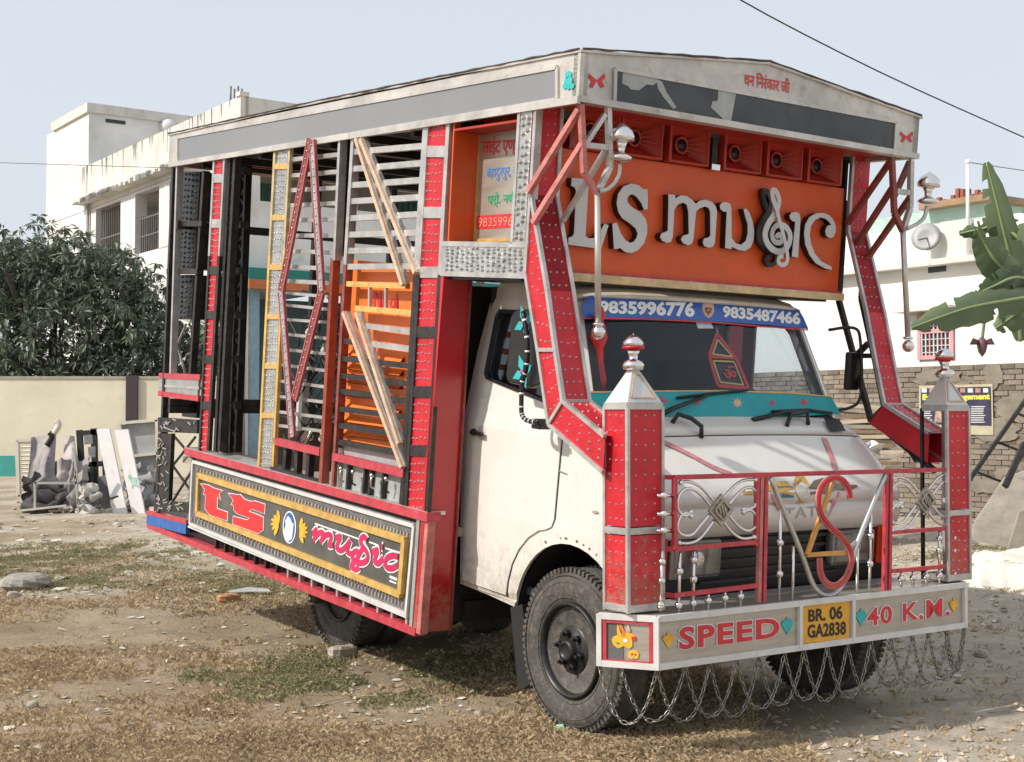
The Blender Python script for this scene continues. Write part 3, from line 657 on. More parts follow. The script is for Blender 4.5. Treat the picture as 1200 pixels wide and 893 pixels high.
# ladder-like skirt under the panel
spoly(TR, 'skirt_opening_shade', black, [(218, 617), (480, 722), (483, 739), (210, 627)], SV + .05, .01)  # black strip standing in for the shade inside the skirt openings
sbar(TR, 'skirt_rail', redrail, (172, 615.5), (486, 741), .045, .06, SV - .004)
for k in range(17):
    x = 476 - 17.3 * k * (1 - .012 * k); t = (x - 218) / (477 - 218); y = lerp(618, 724, t); t2 = (x - 172) / (486 - 172); y2 = lerp(615.5, 741, t2)
    if x > 222: sbar(TR, 'skirt_bar', dark if k > 9 else silver, (x, y), (x - .4, y2), .022, .03, SV + .01)
sbar(TR, 'corner_strip', pinkst, (498, 606), (488, 742), .07, .05, SV + .002); sbar(TR, 'corner_strip', silver, (490, 608), (481, 735), .03, .05, SV - .003)
# rear platform
spoly(TR, 'platform_edge', mat('blue_paint_worn', (.03, .12, .38), .45, 0, .2, 14, dirt=.2), [(172, 602), (218, 613), (217.5, 626), (171.5, 614)], SV - .008, .03)
sbar(TR, 'platform_trim', redrail, (171, 600.5), (218, 612), .03, .05, SV - .01)
a = buv(S(172, 600)); b = buv(S(218, 612)); T(Geo().slab(B(b[0], SV + .02, b[2] + .0), U * (a[0] - b[0]), V * (W1 - W0 - .04), -Z * .03), 'platform_board', mat('pinkish_board', (.45, .36, .33), .7, 0, .2, 8, dirt=.3))

# --- front wall of the body (red, faces forward)
uf = buv(S(487, 742))[0]
a, b, c, d = buv(S(487, 742)), FP(525, 740, uf), FP(552, 325, uf), buv(S(520, 325))
wz0, wz1 = a[2], 2.235; wv = buv(b)[1] + .01
T(Geo().poly([B(uf, SV, wz0), B(uf, wv, wz0), B(d[0] + .0, buv(FP(551, 326, d[0]))[1], wz1), B(d[0] + .0, SV, wz1)], U * .03), 'front_wall', redp)
T(Geo().poly([B(uf, W1 - .24, wz0), B(uf, W1, wz0), B(uf, W1, wz1), B(uf, W1 - .24, wz1)], U * .03), 'front_wall', redp)
T(Geo().slab(B(uf + .12, wv - .05, .3), U * .02, V * (W1 - W0 - .45), Z * 1.9), 'body_bulkhead', mat('black_bulkhead', (.02, .018, .018), .7))
T(Geo().bar(B(uf - .006, wv, wz0), B(d[0] - .006, buv(FP(551, 326, d[0]))[1], wz1), U, .012, .02), 'wall_edge', brownred)
# --- far side: posts, bars, panel
fr = mat('far_frame_steel', (.20, .19, .18), .5, .4, .3, 9, dirt=.3)
for k, u in enumerate((1.05, 1.3, 1.75, 2.2, 2.6, 3.05, 3.4, 3.85, 4.2, 4.55, 4.85)):
    T(Geo().bar(B(u, W1, .86), B(u, W1, zB), U, .05, .05), 'far_post', fr)
for k in range(11):
    z = 1.05 + k * .19; T(Geo().bar(B(1.05, W1 + .01, z), B(3.4, W1 + .01, z), U.cross(Z), .02, .02), 'far_bar', fr)
T(Geo().slab(B(1.04, W1 - .03, .3), U * 3.8, V * .03, Z * .58), 'far_side_panel', grey)
T(Geo().slab(B(1.04, W1 - .05, .86), U * 3.8, V * .06, Z * .1), 'far_deck_rail', fr)
for u in (4.72,):
    for vv in (.2, .9, 1.6): T(Geo().bar(B(u, vv, .86), B(u, vv, zB), V, .05, .05), 'rear_frame_post', dark)
    for zz in (1.2, 1.25, 2.6): T(Geo().bar(B(u, SV, zz), B(u, W1, zz), Z, .04, .06), 'rear_frame_rail', dark)
for k, (u, z, r) in enumerate(((3.9, 1.62, .17), (3.9, 2.02, .17))):
    o = T(Geo().slab(B(u, 1.5, z - .22), U * .4, V * .45, Z * .44), 'speaker_box', black)
    T(Geo().lathe(B(u, 1.72, z), nU, [(r, 0), (r + .01, .015), (r - .015, .02), (.05, -.03 + .03), (.05, .02)], 18), 'speaker_cone', dark, o)
T(Geo().slab(B(2.3, .9, .86), U * .8, V * .7, Z * .55), 'generator_casing', mat('dull_green_grey', (.12, .13, .12), .5, .2, .2, 8)); T(Geo().slab(B(3.5, .3, .86), U * .5, V * .5, Z * .35), 'equipment_case', mat('brown_case', (.12, .07, .05), .6))
# wiring hanging inside, read as a tangle behind the bars
g = Geo()
for k in range(60):
    u = rnd.uniform(1.6, 3.4); z = rnd.uniform(1.0, 1.7); v = rnd.uniform(-.1, .35)
    p = [B(u + .12 * math.sin(t * 1.7 + k), v, z + .5 * t / 6 + .03 * math.cos(3 * t + k)) for t in range(7)]
    g.tube(smooth_path(p, 3), .006, 5)
T(g, 'cable_tangle', dark, kind='stuff')
bulb = mat('frosted_bulb', (.6, .6, .58), .3, .1)
for k in range(34):
    p = B(rnd.uniform(1.7, 3.3), rnd.uniform(-.1, .5), rnd.uniform(1.0, 1.9)); o = T(Geo().lathe(p, Z, [(.004, 0), (.02, .012), (.024, .03), (.012, .05), (.011, .075)], 8), 'hanging_bulb', bulb if k % 3 else chrome)
for k, (u, z) in enumerate(((2.05, 1.3), (2.6, 1.5), (3.0, 1.2))): T(Geo().slab(B(u, -.02, z), U * .08, V * .05, Z * .34), 'switch_strip', whitemetal if k != 1 else grey)
# chassis
chm = mat('chassis_black', (.015, .014, .013), .7, 0, .4, 9)
for vv in (.45, 1.35): T(Geo().slab(G(-.4, vv, .52), UL * 5.2, VL * .08, UP * .16), 'chassis_rail', chm)
T(Geo().slab(B(1.1, .1, .3), U * 3.5, V * 1.7, Z * .12), 'underfloor', chm)
T(Geo().tube([G(3.1, .2, .34), G(3.1, 1.7, .34)], .07, 10), 'rear_axle', chm); T(Geo().tube([G(0, .15, .36), G(0, 1.75, .36)], .05, 10), 'front_axle', chm)
T(Geo().lathe(G(1.5, .25, .5), UL, [(.2, 0), (.2, .8)], 18), 'fuel_tank', chm)
# ------------------------------------------------------------------ THE CAB
VC = .95
PROF = [(-.44, 1.02), (-.49, 1.06), (-.505, 1.10), (-.50, 1.165), (-.485, 1.172), (-.485, 1.18), (-.50, 1.187), (-.485, 1.235), (-.44, 1.28), (-.33, 1.385), (-.20, 1.488)]
COWL = [(-.197, 1.494), (-.11, 1.535), (-.035, 1.575)]
WS0, WS1 = (-.03, 1.583), (.235, 2.155)
ROOFP = [(.24, 2.165), (.262, 2.195), (.31, 2.225), (.45, 2.255), (.7, 2.265), (.86, 2.25), (.935, 2.20), (.97, 2.10), (1.01, 1.86), (1.035, 1.45), (1.0, .56)]
def half(z): return .925 - (.10 * min(1, max(0, z - 1.46) / .72)) - .03 * max(0, 1.0 - z)
def cabp(u, z, s, off=0.):
    a = abs(s)
    return B(u + .055 * a ** 8 + off, VC + half(z) * s, z - .012 * a ** 10 - .012 * a * a)
SST = [-1, -.985, -.96, -.9, -.8, -.6, -.35, 0, .35, .6, .8, .9, .96, .985, 1]
def strip_patch(prof, name, m, parent=None, ss=SST):
    g = Geo(); g.grid(lambda a, b: cabp(prof[b][0], prof[b][1], a), ss, range(len(prof)))
    return T(g, name, m, parent)
cab = strip_patch(PROF, 'cab', white)
cab['label'] = 'white cab nose and bonnet'
strip_patch([(-.20, 1.488), (-.18, 1.484), (-.18, 1.490)], 'bonnet_gap', black, cab)
strip_patch([(-.18, 1.490)] + COWL, 'cowl', white, cab)
strip_patch(ROOFP, 'cab_roof', white, cab)
strip_patch([(.24, 2.168), (.212, 2.176), (.215, 2.190), (.27, 2.205)], 'roof_drip_rail', mat('cab_cream_rim', (.62, .58, .50), .4), cab)
def wsp(s, t, off=0.):
    u = WS0[0] + (WS1[0] - WS0[0]) * t; z = WS0[1] + (WS1[1] - WS0[1]) * t
    return cabp(u, z, s) + nW * off
wd = (U * (WS1[0] - WS0[0]) + Z * (WS1[1] - WS0[1])).normalized()
nW = wd.cross(V).normalized(); nW = nW if nW.dot(nU) > 0 else -nW
for s0, s1 in ((-1, -.945), (.945, 1)):
    T(Geo().grid(lambda a, b: wsp(a, b), [s0, (s0 + s1) / 2, s1], [k / 6 for k in range(7)]), 'windscreen_pillar', white, cab)
gs = T(Geo().grid(lambda a, b: wsp(a, b, -.006), [-.95 + 1.9 * k / 20 for k in range(21)], [k / 8 for k in range(9)]), 'windscreen', glassm)
# rubber seal with rounded corners
g = Geo(); outer, inner = [], []
def rr(w, h, r, n=6):
    out = []
    for cx_, cy_, a0 in ((w - r, h - r, 0), (-w + r, h - r, 90), (-w + r, -h + r, 180), (w - r, -h + r, 270)):
        for k in range(n + 1): t = math.radians(a0 + 90 * k / n); out.append((cx_ + r * math.cos(t), cy_ + r * math.sin(t)))
    return out
oo = rr(.95, .30, .02); ii = rr(.905, .278, .09)
vs = [wsp(x, .5 + y / .6, .004) for x, y in oo] + [wsp(x, .5 + y / .6, .010) for x, y in ii]; n_ = len(oo)
g.add(vs, [(k, (k + 1) % n_, n_ + (k + 1) % n_, n_ + k) for k in range(n_)], True); T(g, 'windscreen_seal', black, gs)
p0W = wsp(0, 0)
def WP(x, y, off=.004): return hit(x, y, p0W + nW * off, nW)
blue_pts = [(682, 357), (686, 350), (692, 346.5), (740, 346), (850, 350), (915, 358), (936, 363.5), (941, 371), (947.5, 386), (900, 381), (840, 377), (760, 373), (683, 372)]
T(Geo().poly([WP(x, y, .003) for x, y in blue_pts], nW * .001), 'blue_sun_strip', blue, gs)
for a, b in (((683, 373), (760, 374)), ((760, 374), (840, 378)), ((840, 378), (947, 387))): T(ribbon(Geo(), [WP(*a, .0045), WP(*b, .0045)], .008, nW * .0006), 'strip_edge', redl, gs)
T(text_fn('9835996776', lambda x, y: WP(lerp(702, 814, x), lerp(lerp(367, 372, x), lerp(352, 354, x), y), .006), .045), 'lettering', whitel, gs)
T(text_fn('9835487466', lambda x, y: WP(lerp(847, 938, x), lerp(lerp(372, 381, x), lerp(358, 366, x), y), .006), .045), 'lettering', whitel, gs)
for pts, m, o_ in (([(823, 358), (827, 352), (829, 356), (832, 351), (833, 356), (836, 354), (837, 365), (834, 371), (830, 373), (826, 370), (823, 364)], cream, .005), ([(826, 360), (834, 361), (833, 366), (830, 369), (827, 365)], brownred, .0065), ([(828, 362), (832, 362), (831, 365), (829, 365)], yellow, .0075)):
    T(Geo().poly([WP(x, y, o_) for x, y in pts], nW * .0005), 'crest_sticker', m, gs)
tealp = [(693, 487), (692, 459.5), (760, 458.5), (850, 458), (930, 461), (974, 465), (985, 485), (930, 488), (840, 489), (760, 488.5)]
T(Geo().poly([WP(x, y, .003) for x, y in tealp], nW * .001), 'teal_lower_strip', teal, gs)
T(ribbon(Geo(), [WP(x, y, .0045) for x, y in tealp[1:6]], .008, nW * .0006), 'strip_edge', yellow, gs)
def wflower(cx_, cy_, r, m, m2, n=6):
    pts = [(cx_ + r * (1 if k % 2 == 0 else .42) * math.cos(math.pi * k / n), cy_ + r * (1 if k % 2 == 0 else .42) * math.sin(math.pi * k / n)) for k in range(2 * n)]
    f = T(Geo().poly([WP(x, y, .005) for x, y in pts], nW * .0006), 'flower_sticker', m, gs)
    T(Geo().poly([WP(cx_ + r * .25 * math.cos(t), cy_ + r * .25 * math.sin(t), .006) for t in [k * .785 for k in range(8)]], nW * .0006), 'flower_sticker', m2, gs)
purple = mat('mauve_sticker', (.35, .08, .22), .5)
wflower(776, 470, 7, redl, blue, 4); wflower(817, 470, 6, purple, redl); wflower(864, 472, 7, cream, yellowm, 8); wflower(905, 472, 5, purple, redl); wflower(942, 471, 5.5, redl, purple, 4)
T(Geo().poly([WP(x, y, -.012) for x, y in ((815, 377), (833, 378), (836, 385), (818, 385))], nW * .002), 'paper_sticker', whitel, gs)
# hanging decoration inside the windscreen
def WI(x, y, off=-.05): return WP(x, y, off)
fr_o = [(840, 391), (831, 417), (841, 452), (877, 455), (862, 420)]
dec = T(Geo().poly([WI(x, y) for x, y in fr_o], -nW * .006), 'hanging_decoration', black, gs)
for k in range(5): T(ribbon(Geo(), [WI(*fr_o[k], -.045), WI(*fr_o[(k + 1) % 5], -.045)], .022, nW * .003), 'red_edging', redl, gs)
for a, b in (((841, 398), (835, 415)), ((835, 415), (858, 418)), ((858, 418), (841, 398)), ((836, 423), (844, 448)), ((844, 448), (871, 451)), ((871, 451), (860, 424)), ((860, 424), (836, 423))):
    T(ribbon(Geo(), [WI(*a, -.040), WI(*b, -.040)], .009, nW * .002), 'gold_edging', mat('gold_edging', (.75, .5, .12), .4), gs)
T(ribbon(Geo(), [WI(831, 418, -.042), WI(863, 420, -.042)], .016, nW * .002), 'red_edging', redl, gs)
T(text_quad('ॐ', WI(848, 443, -.044), WI(863, 445, -.044), WI(862, 429, -.044), WI(847, 428, -.044), nW * .002, .03), 'lettering', redl, gs)
T(Geo().tube([WI(839, 383, -.05), WI(841, 392, -.05)], .006, 6), 'hanging_cord', cream, gs)
# red idol figure standing behind the screen
fg = Geo(); b0 = WI(698, 458, -.12)
fg.lathe(b0, Z, [(.05, 0), (.055, .06), (.032, .16), (.028, .22), (.048, .27), (.032, .33), (.02, .36), (.03, .39), (.012, .43)], 10)
T(fg, 'red_ornament_figure', redl, gs)
# pink curtain and far window visible through
T(Geo().grid(lambda a, b: B(.55 + .1 * a + .008 * math.sin(a * 30), 1.70, 1.55 + .55 * b), [k / 20 for k in range(21)], [0, 1]), 'curtain', mat('pink_curtain', (.42, .14, .2), .8), cab)
# wipers and grab handles
def wtube(pts, r, name, off, parent=gs, m=black): return T(Geo().tube([WP(x, y, o_) for (x, y), o_ in zip(pts, off)], r, 6), name, m, parent)
w = wtube([(794, 466), (835, 461), (876, 457)], .008, 'wiper_blade', (.015, .015, .015)); w['label'] = 'long black wiper blade'
wtube([(768, 489), (790, 478), (830, 463)], [.016, .011, .008], 'wiper_arm', (.03, .03, .022))
wtube([(882, 492), (920, 483), (950, 480)], [.014, .01, .007], 'wiper_arm', (.03, .03, .02)); wtube([(905, 482), (945, 480), (975, 484)], .008, 'wiper_blade', (.015, .015, .015))
for pl in (PROF, COWL): pass
allprof = PROF + COWL
def front_hit(x, y, off=.003):
    best = None
    for (u0, z0), (u1, z1) in zip(allprof[:-1], allprof[1:]):
        d = U * (u1 - u0) + Z * (z1 - z0)
        if d.length < .02: continue
        n = d.cross(V).normalized(); n = n if n.dot(nU) > 0 or n.dot(Z) > .5 else -n
        if n.dot(Z) < -.3: continue
        p = hit(x, y, B(u0, 0, z0 - .001) + n * off, n); b = buv(p)
        t = ((b[0] - u0) * (u1 - u0) + (b[2] - z0) * (z1 - z0)) / ((u1 - u0) ** 2 + (z1 - z0) ** 2)
        if -.06 <= t <= 1.06 and (best is None or (p - CAM).length < (best - CAM).length): best = p
    return best if best is not None else FP(x, y, -.5)
for pts in ([(788, 495), (793, 493), (808, 499), (820, 507), (822, 513)], [(922, 499), (925, 492), (944, 490), (947, 497)]):
    n3 = (nU * .3 + Z).normalized()
    q = [front_hit(x, y, .004) for x, y in pts]
    lift = [.0, .035, .04, .035, .0] if len(q) == 5 else [0, .035, .035, 0]
    T(Geo().tube([p + n3 * h for p, h in zip(q, lift)], .012, 8), 'grab_handle', black, cab)
nC = (U * .162 + Z * .081).cross(V).normalized(); nC = nC if nC.dot(Z) > 0 else -nC
q = [hit(x, y, B(-.197, 0, 1.494) + nC * .006, nC) for x, y in ((965, 490), (983, 491), (991, 505), (974, 506))]; T(Geo().poly(q, (Z + nU).normalized() * .002), 'air_vent', black, cab)
pinkp = mat('pink_stripe_paint', (.55, .22, .24), .4, 0, .2, 20, dirt=.2, dirtcol=(.7, .62, .56))
for pts, w in (([(768, 513), (785, 521), (815, 536), (835, 547), (858, 556)], .03), ([(966, 513), (973, 530), (980, 552)], .035), ([(901, 571), (907, 583), (914, 597)], .03), ([(984, 577), (976, 590), (968, 606)], .025), ([(881, 556), (890, 563)], .03)):
    T(ribbon(Geo(), smooth_path([front_hit(x, y) for x, y in pts], 2), w, (Z * .7 + nU * .7) * .0006, 0, 0), 'painted_stripe', pinkp, cab)
# painted eagle
def fpoly(pts, m, off): T(Geo().poly([front_hit(x, y, off) for x, y in pts], (Z * .5 + nU) * .0006), 'eagle_emblem', m, cab)
gold = mat('gold_emblem_paint', (.52, .30, .06), .45, 0, .2, 40)
fpoly([(932, 558), (942, 558), (947, 566), (946, 576), (940, 588), (945, 589), (936, 590), (938, 587), (932, 577), (930, 568)], gold, .004)
for P_ in ([(930, 572), (922, 564), (909, 564), (899, 569), (893, 572), (903, 576), (915, 577), (929, 581)], [(948, 571), (954, 563), (964, 560), (975, 563), (990, 569), (1003, 568), (1006, 570), (996, 575), (980, 574), (965, 577), (950, 580)]):
    fpoly(P_, gold if P_[0][0] < 940 else mat('brown_emblem_paint', (.17, .13, .09), .5), .003)
tealdk = mat('dark_teal_emblem_paint', (.02, .16, .19), .5)
for k in range(6):
    x = 908 + k * 3.6; fpoly([(x, 569), (x + 3, 570), (x + 4.5, 583), (x + 1.5, 584)], tealdk, .005)
for k in range(4):
    x = 966 + k * 3.4; fpoly([(x, 568), (x + 2.6, 568), (x + 1, 579 - k), (x - 2, 579 - k)], tealdk, .005)
fpoly([(868, 573), (878, 569), (887, 570), (891, 575), (884, 580), (872, 579)], gold, .004); fpoly([(872, 573), (886, 572), (884, 575), (874, 576)], whitel, .0055)
T(text_fn('TATA', lambda x, y: front_hit(lerp(920, 972, x), lerp(lerp(609, 604, x), lerp(596, 591, x), y), .004), .0), 'maker_lettering', mat('grey_lettering', (.42, .40, .38), .4, .3), cab)
# --- grille recess, headlamps, old bumper
T(Geo().slab(B(-.40, VC - .88, .60), U * .03, V * 1.76, Z * .46), 'grille_panel', black)
for k in range(5): T(Geo().slab(B(-.42, VC - .5, .78 + k * .05), U * .02, V * 1.0, Z * .016), 'grille_slat', mat('grille_plastic', (.03, .03, .03), .5))
for sgn in (-1, 1):
    vc = VC + sgn * .565; hz = .915
    h = T(Geo().slab(B(-.46, vc - .17, hz - .095), U * .06, V * .34, Z * .19), 'headlamp', mat('headlamp_bezel', (.25, .25, .24), .3, .6), bevel=.02)
    T(Geo().slab(B(-.47, vc - .15, hz - .08), U * .02, V * .30, Z * .16), 'lamp_glass', lens, h, bevel=.012)
    T(Geo().lathe(B(-.455, vc, hz), nU, [(.07, 0), (.06, .012), (.02, .018)], 14), 'reflector', chrome, h)
    T(Geo().slab(B(-.45, vc + sgn * .20 - (.055 if sgn < 0 else .0), hz - .1), U * .05, V * .075 * 1, Z * .21), 'indicator_lamp', orlens, bevel=.008)
T(Geo().slab(B(-.56, VC - .93, .60), U * .14, V * 1.86, Z * .13), 'steel_bumper', mat('grey_bumper_paint', (.33, .32, .30), .45, .2, .15, 9, dirt=.2), bevel=.02)
for vv in (.62, 1.28): T(Geo().slab(B(-.565, vv - .1, .635), U * .01, V * .2, Z * .05), 'bumper_slot', black)
# --- cab sides
def side_sheet(outer, holes, cuts, sgn, off, name, m, parent, thick=.004):
    import bmesh
    bm = bmesh.new()
    for loop in [outer] + holes:
        vs = [bm.verts.new((x, y, 0)) for x, y in loop]
        for i in range(len(vs)): bm.edges.new((vs[i], vs[(i + 1) % len(vs)]))
    bmesh.ops.triangle_fill(bm, use_beauty=True, use_dissolve=False, edges=bm.edges[:])
    for c in cuts: bmesh.ops.bisect_plane(bm, geom=bm.verts[:] + bm.edges[:] + bm.faces[:], plane_co=(0, c, 0), plane_no=(0, 1, 0))
    bm.verts.ensure_lookup_table()
    vs = []
    for v in bm.verts:
        u, z = v.co.x, v.co.y; vs.append(B(u + .055, VC + sgn * (half(z) + off), z - .024))
    fs = [tuple(x.index for x in f.verts) for f in bm.faces]; bm.free()
    g = Geo(); g.add(vs, fs); o = T(g, name, m, parent)
    md = o.modifiers.new('thickness', 'SOLIDIFY'); md.thickness = .02; md.offset = 0
    return o
arc = [(.005 + .475 * math.cos(math.radians(a)), .47 + .475 * math.sin(math.radians(a))) for a in range(8, 173, 9)]
outer = [(1.0, .56), (.47, .56)] + arc + [(-.46, .62), (-.43, .8), (-.44, 1.02)] + PROF[1:] + COWL + [WS0, WS1] + ROOFP[:-1]
winR = [(.845, 2.10), (.87, 2.06), (.885, 1.745), (.86, 1.715), (.40, 1.645), (.10, 1.60), (.12, 1.66), (.30, 2.06), (.34, 2.10)]
CUTS = [.62, .8, 1.0, 1.2, 1.46, 1.6, 1.8, 2.0]
for sgn in (-1, 1):
    sd_ = side_sheet(outer, [winR], CUTS, sgn, 0, 'cab_side', white, cab)
    door = side_sheet([(.965, .585), (.545, .585), (.535, .66), (.50, .76), (.44, .85), (.36, .925), (.27, .975), (.21, .99), (.165, 1.01), (.145, 1.05), (.12, 1.50), (.06, 1.56), (.27, 2.13), (.33, 2.16), (.91, 2.155), (.93, 2.12), (.985, 1.6)], [winR], CUTS, sgn, .009, 'cab_door', white, cab)
    side_sheet([(.970, .580), (.539, .580), (.529, .66), (.494, .763), (.435, .855), (.356, .931), (.267, .981), (.207, .996), (.160, 1.016), (.139, 1.052), (.114, 1.50), (.054, 1.56), (.264, 2.135), (.33, 2.166), (.914, 2.161), (.935, 2.12), (.990, 1.6)], [winR], CUTS, sgn, .0015, 'door_gap', black, cab)
    wi = [(lerp(.52, x, .93), lerp(1.86, y, .92)) for x, y in winR]
    side_sheet(winR, [wi], [1.8, 2.0], sgn, .02, 'window_seal', black, door)
    o = side_sheet(winR, [], [1.8, 2.0], sgn, -.01, 'window_glass', glassm, door)
    o.modifiers[0].thickness = .004
    T(Geo().tube([B(1.04, VC + sgn * (half(1.42) + .013), 1.388), B(.12, VC + sgn * (half(1.2) + .013), 1.268)], .004, 5), 'door_crease', mat('crease_grey', (.45, .42, .38), .5), door)
    T(Geo().tube([B(1.02, VC + sgn * (half(.8) + .012), .70), B(.60, VC + sgn * (half(.8) + .012), .665)], .004, 5), 'door_crease', white, door)
    hv = VC + sgn * (half(1.36) + .035)
    T(Geo().slab(B(.84, hv, 1.385), U * .115, V * .02 * sgn, Z * .022), 'door_handle', black, door, bevel=.005); T(Geo().ball(B(.95, hv - sgn * .005, 1.397), .02, 10, V), 'handle_lock', black, door)
    T(Geo().lathe(B(.89, VC + sgn * (half(1.38) + .016), 1.40), V * sgn, [(.045, 0), (.04, .003)], 16), 'handle_recess', mat('recess_grey', (.5, .48, .44), .5), door)
r5 = random.Random(15); rust = mat('rust_chip', (.20, .09, .045), .9, 0, .3, 60)
for k in range(34):
    if k < 16: a_ = math.radians(r5.uniform(15, 165)); cu, cz = .005 + .49 * math.cos(a_), .47 + .49 * math.sin(a_) + .012
    elif k < 26: cu, cz = r5.uniform(.5, .98), .572 + r5.uniform(0, .03)
    else: cu, cz = r5.uniform(.2, .95), r5.uniform(.7, 1.4)
    s_ = r5.uniform(.003, .010); nn_ = 7; hv_ = VC - half(cz) - .0145 if cu > .5 or k >= 26 else VC - half(cz) - .0115
    T(Geo().poly([B(cu + .055 + s_ * 1.3 * math.cos(t) * r5.uniform(.5, 1.2), hv_, cz - .024 + s_ * math.sin(t) * r5.uniform(.5, 1.2)) for t in [2 * math.pi * j / nn_ for j in range(nn_)]], V * .0008), 'rust_chip', rust if k < 26 else mat('chip_grey', (.4, .33, .26), .7), cab)
# wheel arch liners
for v0 in (.06, 1.5):
    g = Geo(); n_ = len(arc)
    for k in range(n_ - 1):
        (a0, b0), (a1, b1) = arc[k], arc[k + 1]; g.add([B(a0 + .055, v0, b0 - .02), B(a1 + .055, v0, b1 - .02), B(a1 + .055, v0 + .34, b1 - .02), B(a0 + .055, v0 + .34, b0 - .02)], [(0, 1, 2, 3)])
    T(g, 'wheel_arch_liner', chm)
# fender lip groove
T(Geo().tube(smooth_path([S(x, y, .022) for x, y in ((661, 612), (648, 612), (635, 618), (626, 628))], 3), .004, 5), 'wing_crease', mat('crease_grey', (.45, .42, .38)), cab)
for x, y, w, h in ((602, 581, 7, 2), (697, 600, 4, 2), (578, 580, 2, 4), (549, 566, 3, 3)):
    T(Geo().poly([S(x + dx * w, y + dy * h, .008) for dx, dy in ((-1, -.6), (.4, -1), (1, .2), (.2, 1), (-.8, .5))], V * .001), 'paint_chip', mat('chip_grey', (.4, .33, .26), .7), cab)
# --- cab interior
ci = mat('cab_interior_trim', (.045, .05, .06), .7, 0, .2)
T(Geo().slab(B(.06, .12, 1.40), U * .32, V * 1.66, Z * .17), 'dashboard', ci, bevel=.03)
T(Geo().slab(B(.97, .1, .6), U * .03, V * 1.7, Z * 1.6), 'cab_back_wall', ci)
T(Geo().slab(B(.05, .09, .58), U * 1.0, V * 1.72, Z * .04), 'cab_floor', ci)
for vv in (.18, .78, 1.30): st = T(Geo().slab(B(.55, vv, .9), U * .42, V * .42, Z * .25), 'seat', seatm, bevel=.04); T(Geo().slab(B(.86, vv, 1.1), U * .12, V * .42, Z * .72), 'seat_back', seatm, st, bevel=.04)
wc = B(.40, .45, 1.56); wn = (nU * -.0 + U * .6 + Z * .8).normalized(); x_ = V; y_ = wn.cross(V)
T(Geo().tube([wc + (x_ * math.cos(t) + y_ * math.sin(t)) * .2 for t in [k * math.pi / 12 for k in range(24)]], .012, 6, True), 'steering_wheel', black)
T(Geo().slab(B(.28, .3, 1.571), U * .2, V * .9, Z * .02), 'dash_cloth', mat('grey_dash_cloth', (.25, .27, .3), .8))
# --- mirrors
def fl(c, a, b, m=tealm, r=.07):
    g = Geo()
    for k in range(4):
        t = math.pi / 4 + k * math.pi / 2 + .35; d = a * math.cos(t) + b * math.sin(t); e = a * -math.sin(t) + b * math.cos(t)
        g.poly([c, c + d * r * .5 + e * r * .3, c + d * r * 1.15, c + d * r * .5 - e * r * .3], V * .0015)
    return g
mv = -.13
mh = T(Geo().poly(SP([(606, 362), (622, 364), (634, 372), (636, 450), (622, 455), (594, 448), (592, 440), (600, 366)], mv), V * .06), 'door_mirror', black, bevel=.012)
mh['label'] = 'black mirror head with teal flower stickers'
for (x, y), k in (((615, 378), 0), ((613, 436), 1)):
    c = S(x, y, mv) - V * .003; T(fl(c, U, Z, tealm, .082), 'flower_sticker', tealm, mh); T(Geo().ball(c, .014, 8, V), 'flower_centre', purple, mh)
arm = [S(x, y, mv - .03) for x, y in ((613, 365), (618, 400), (617, 430), (612, 450), (611, 480), (614, 490), (622, 494), (632, 494))]; ar = T(Geo().tube(smooth_path(arm, 4), .012, 8), 'mirror_arm', black)
pp = smooth_path(arm, 6); g = Geo()
for k in range(2, len(pp) - 2, 3): g.tube([pp[k], pp[k] * .6 + pp[k + 1] * .4], .0135, 8)
T(g, 'white_tape_stripe', whitel, ar)
T(Geo().slab(S(622, 502, mv - .02), nU * .07, V * .1, Z * .05), 'mirror_bracket', black, bevel=.006)
fm = [B(.16, 1.90, 2.06), B(.05, 1.99, 2.08), B(.02, 2.02, 2.0), B(.0, 2.03, 1.7), B(.03, 1.98, 1.62), B(.1, 1.9, 1.6)]
T(Geo().tube(smooth_path(fm, 4), .009, 8), 'mirror_arm', black); T(Geo().slab(B(.03, 1.95, 1.72), U * .04, V * .10, Z * .22), 'door_mirror', black, bevel=.012)

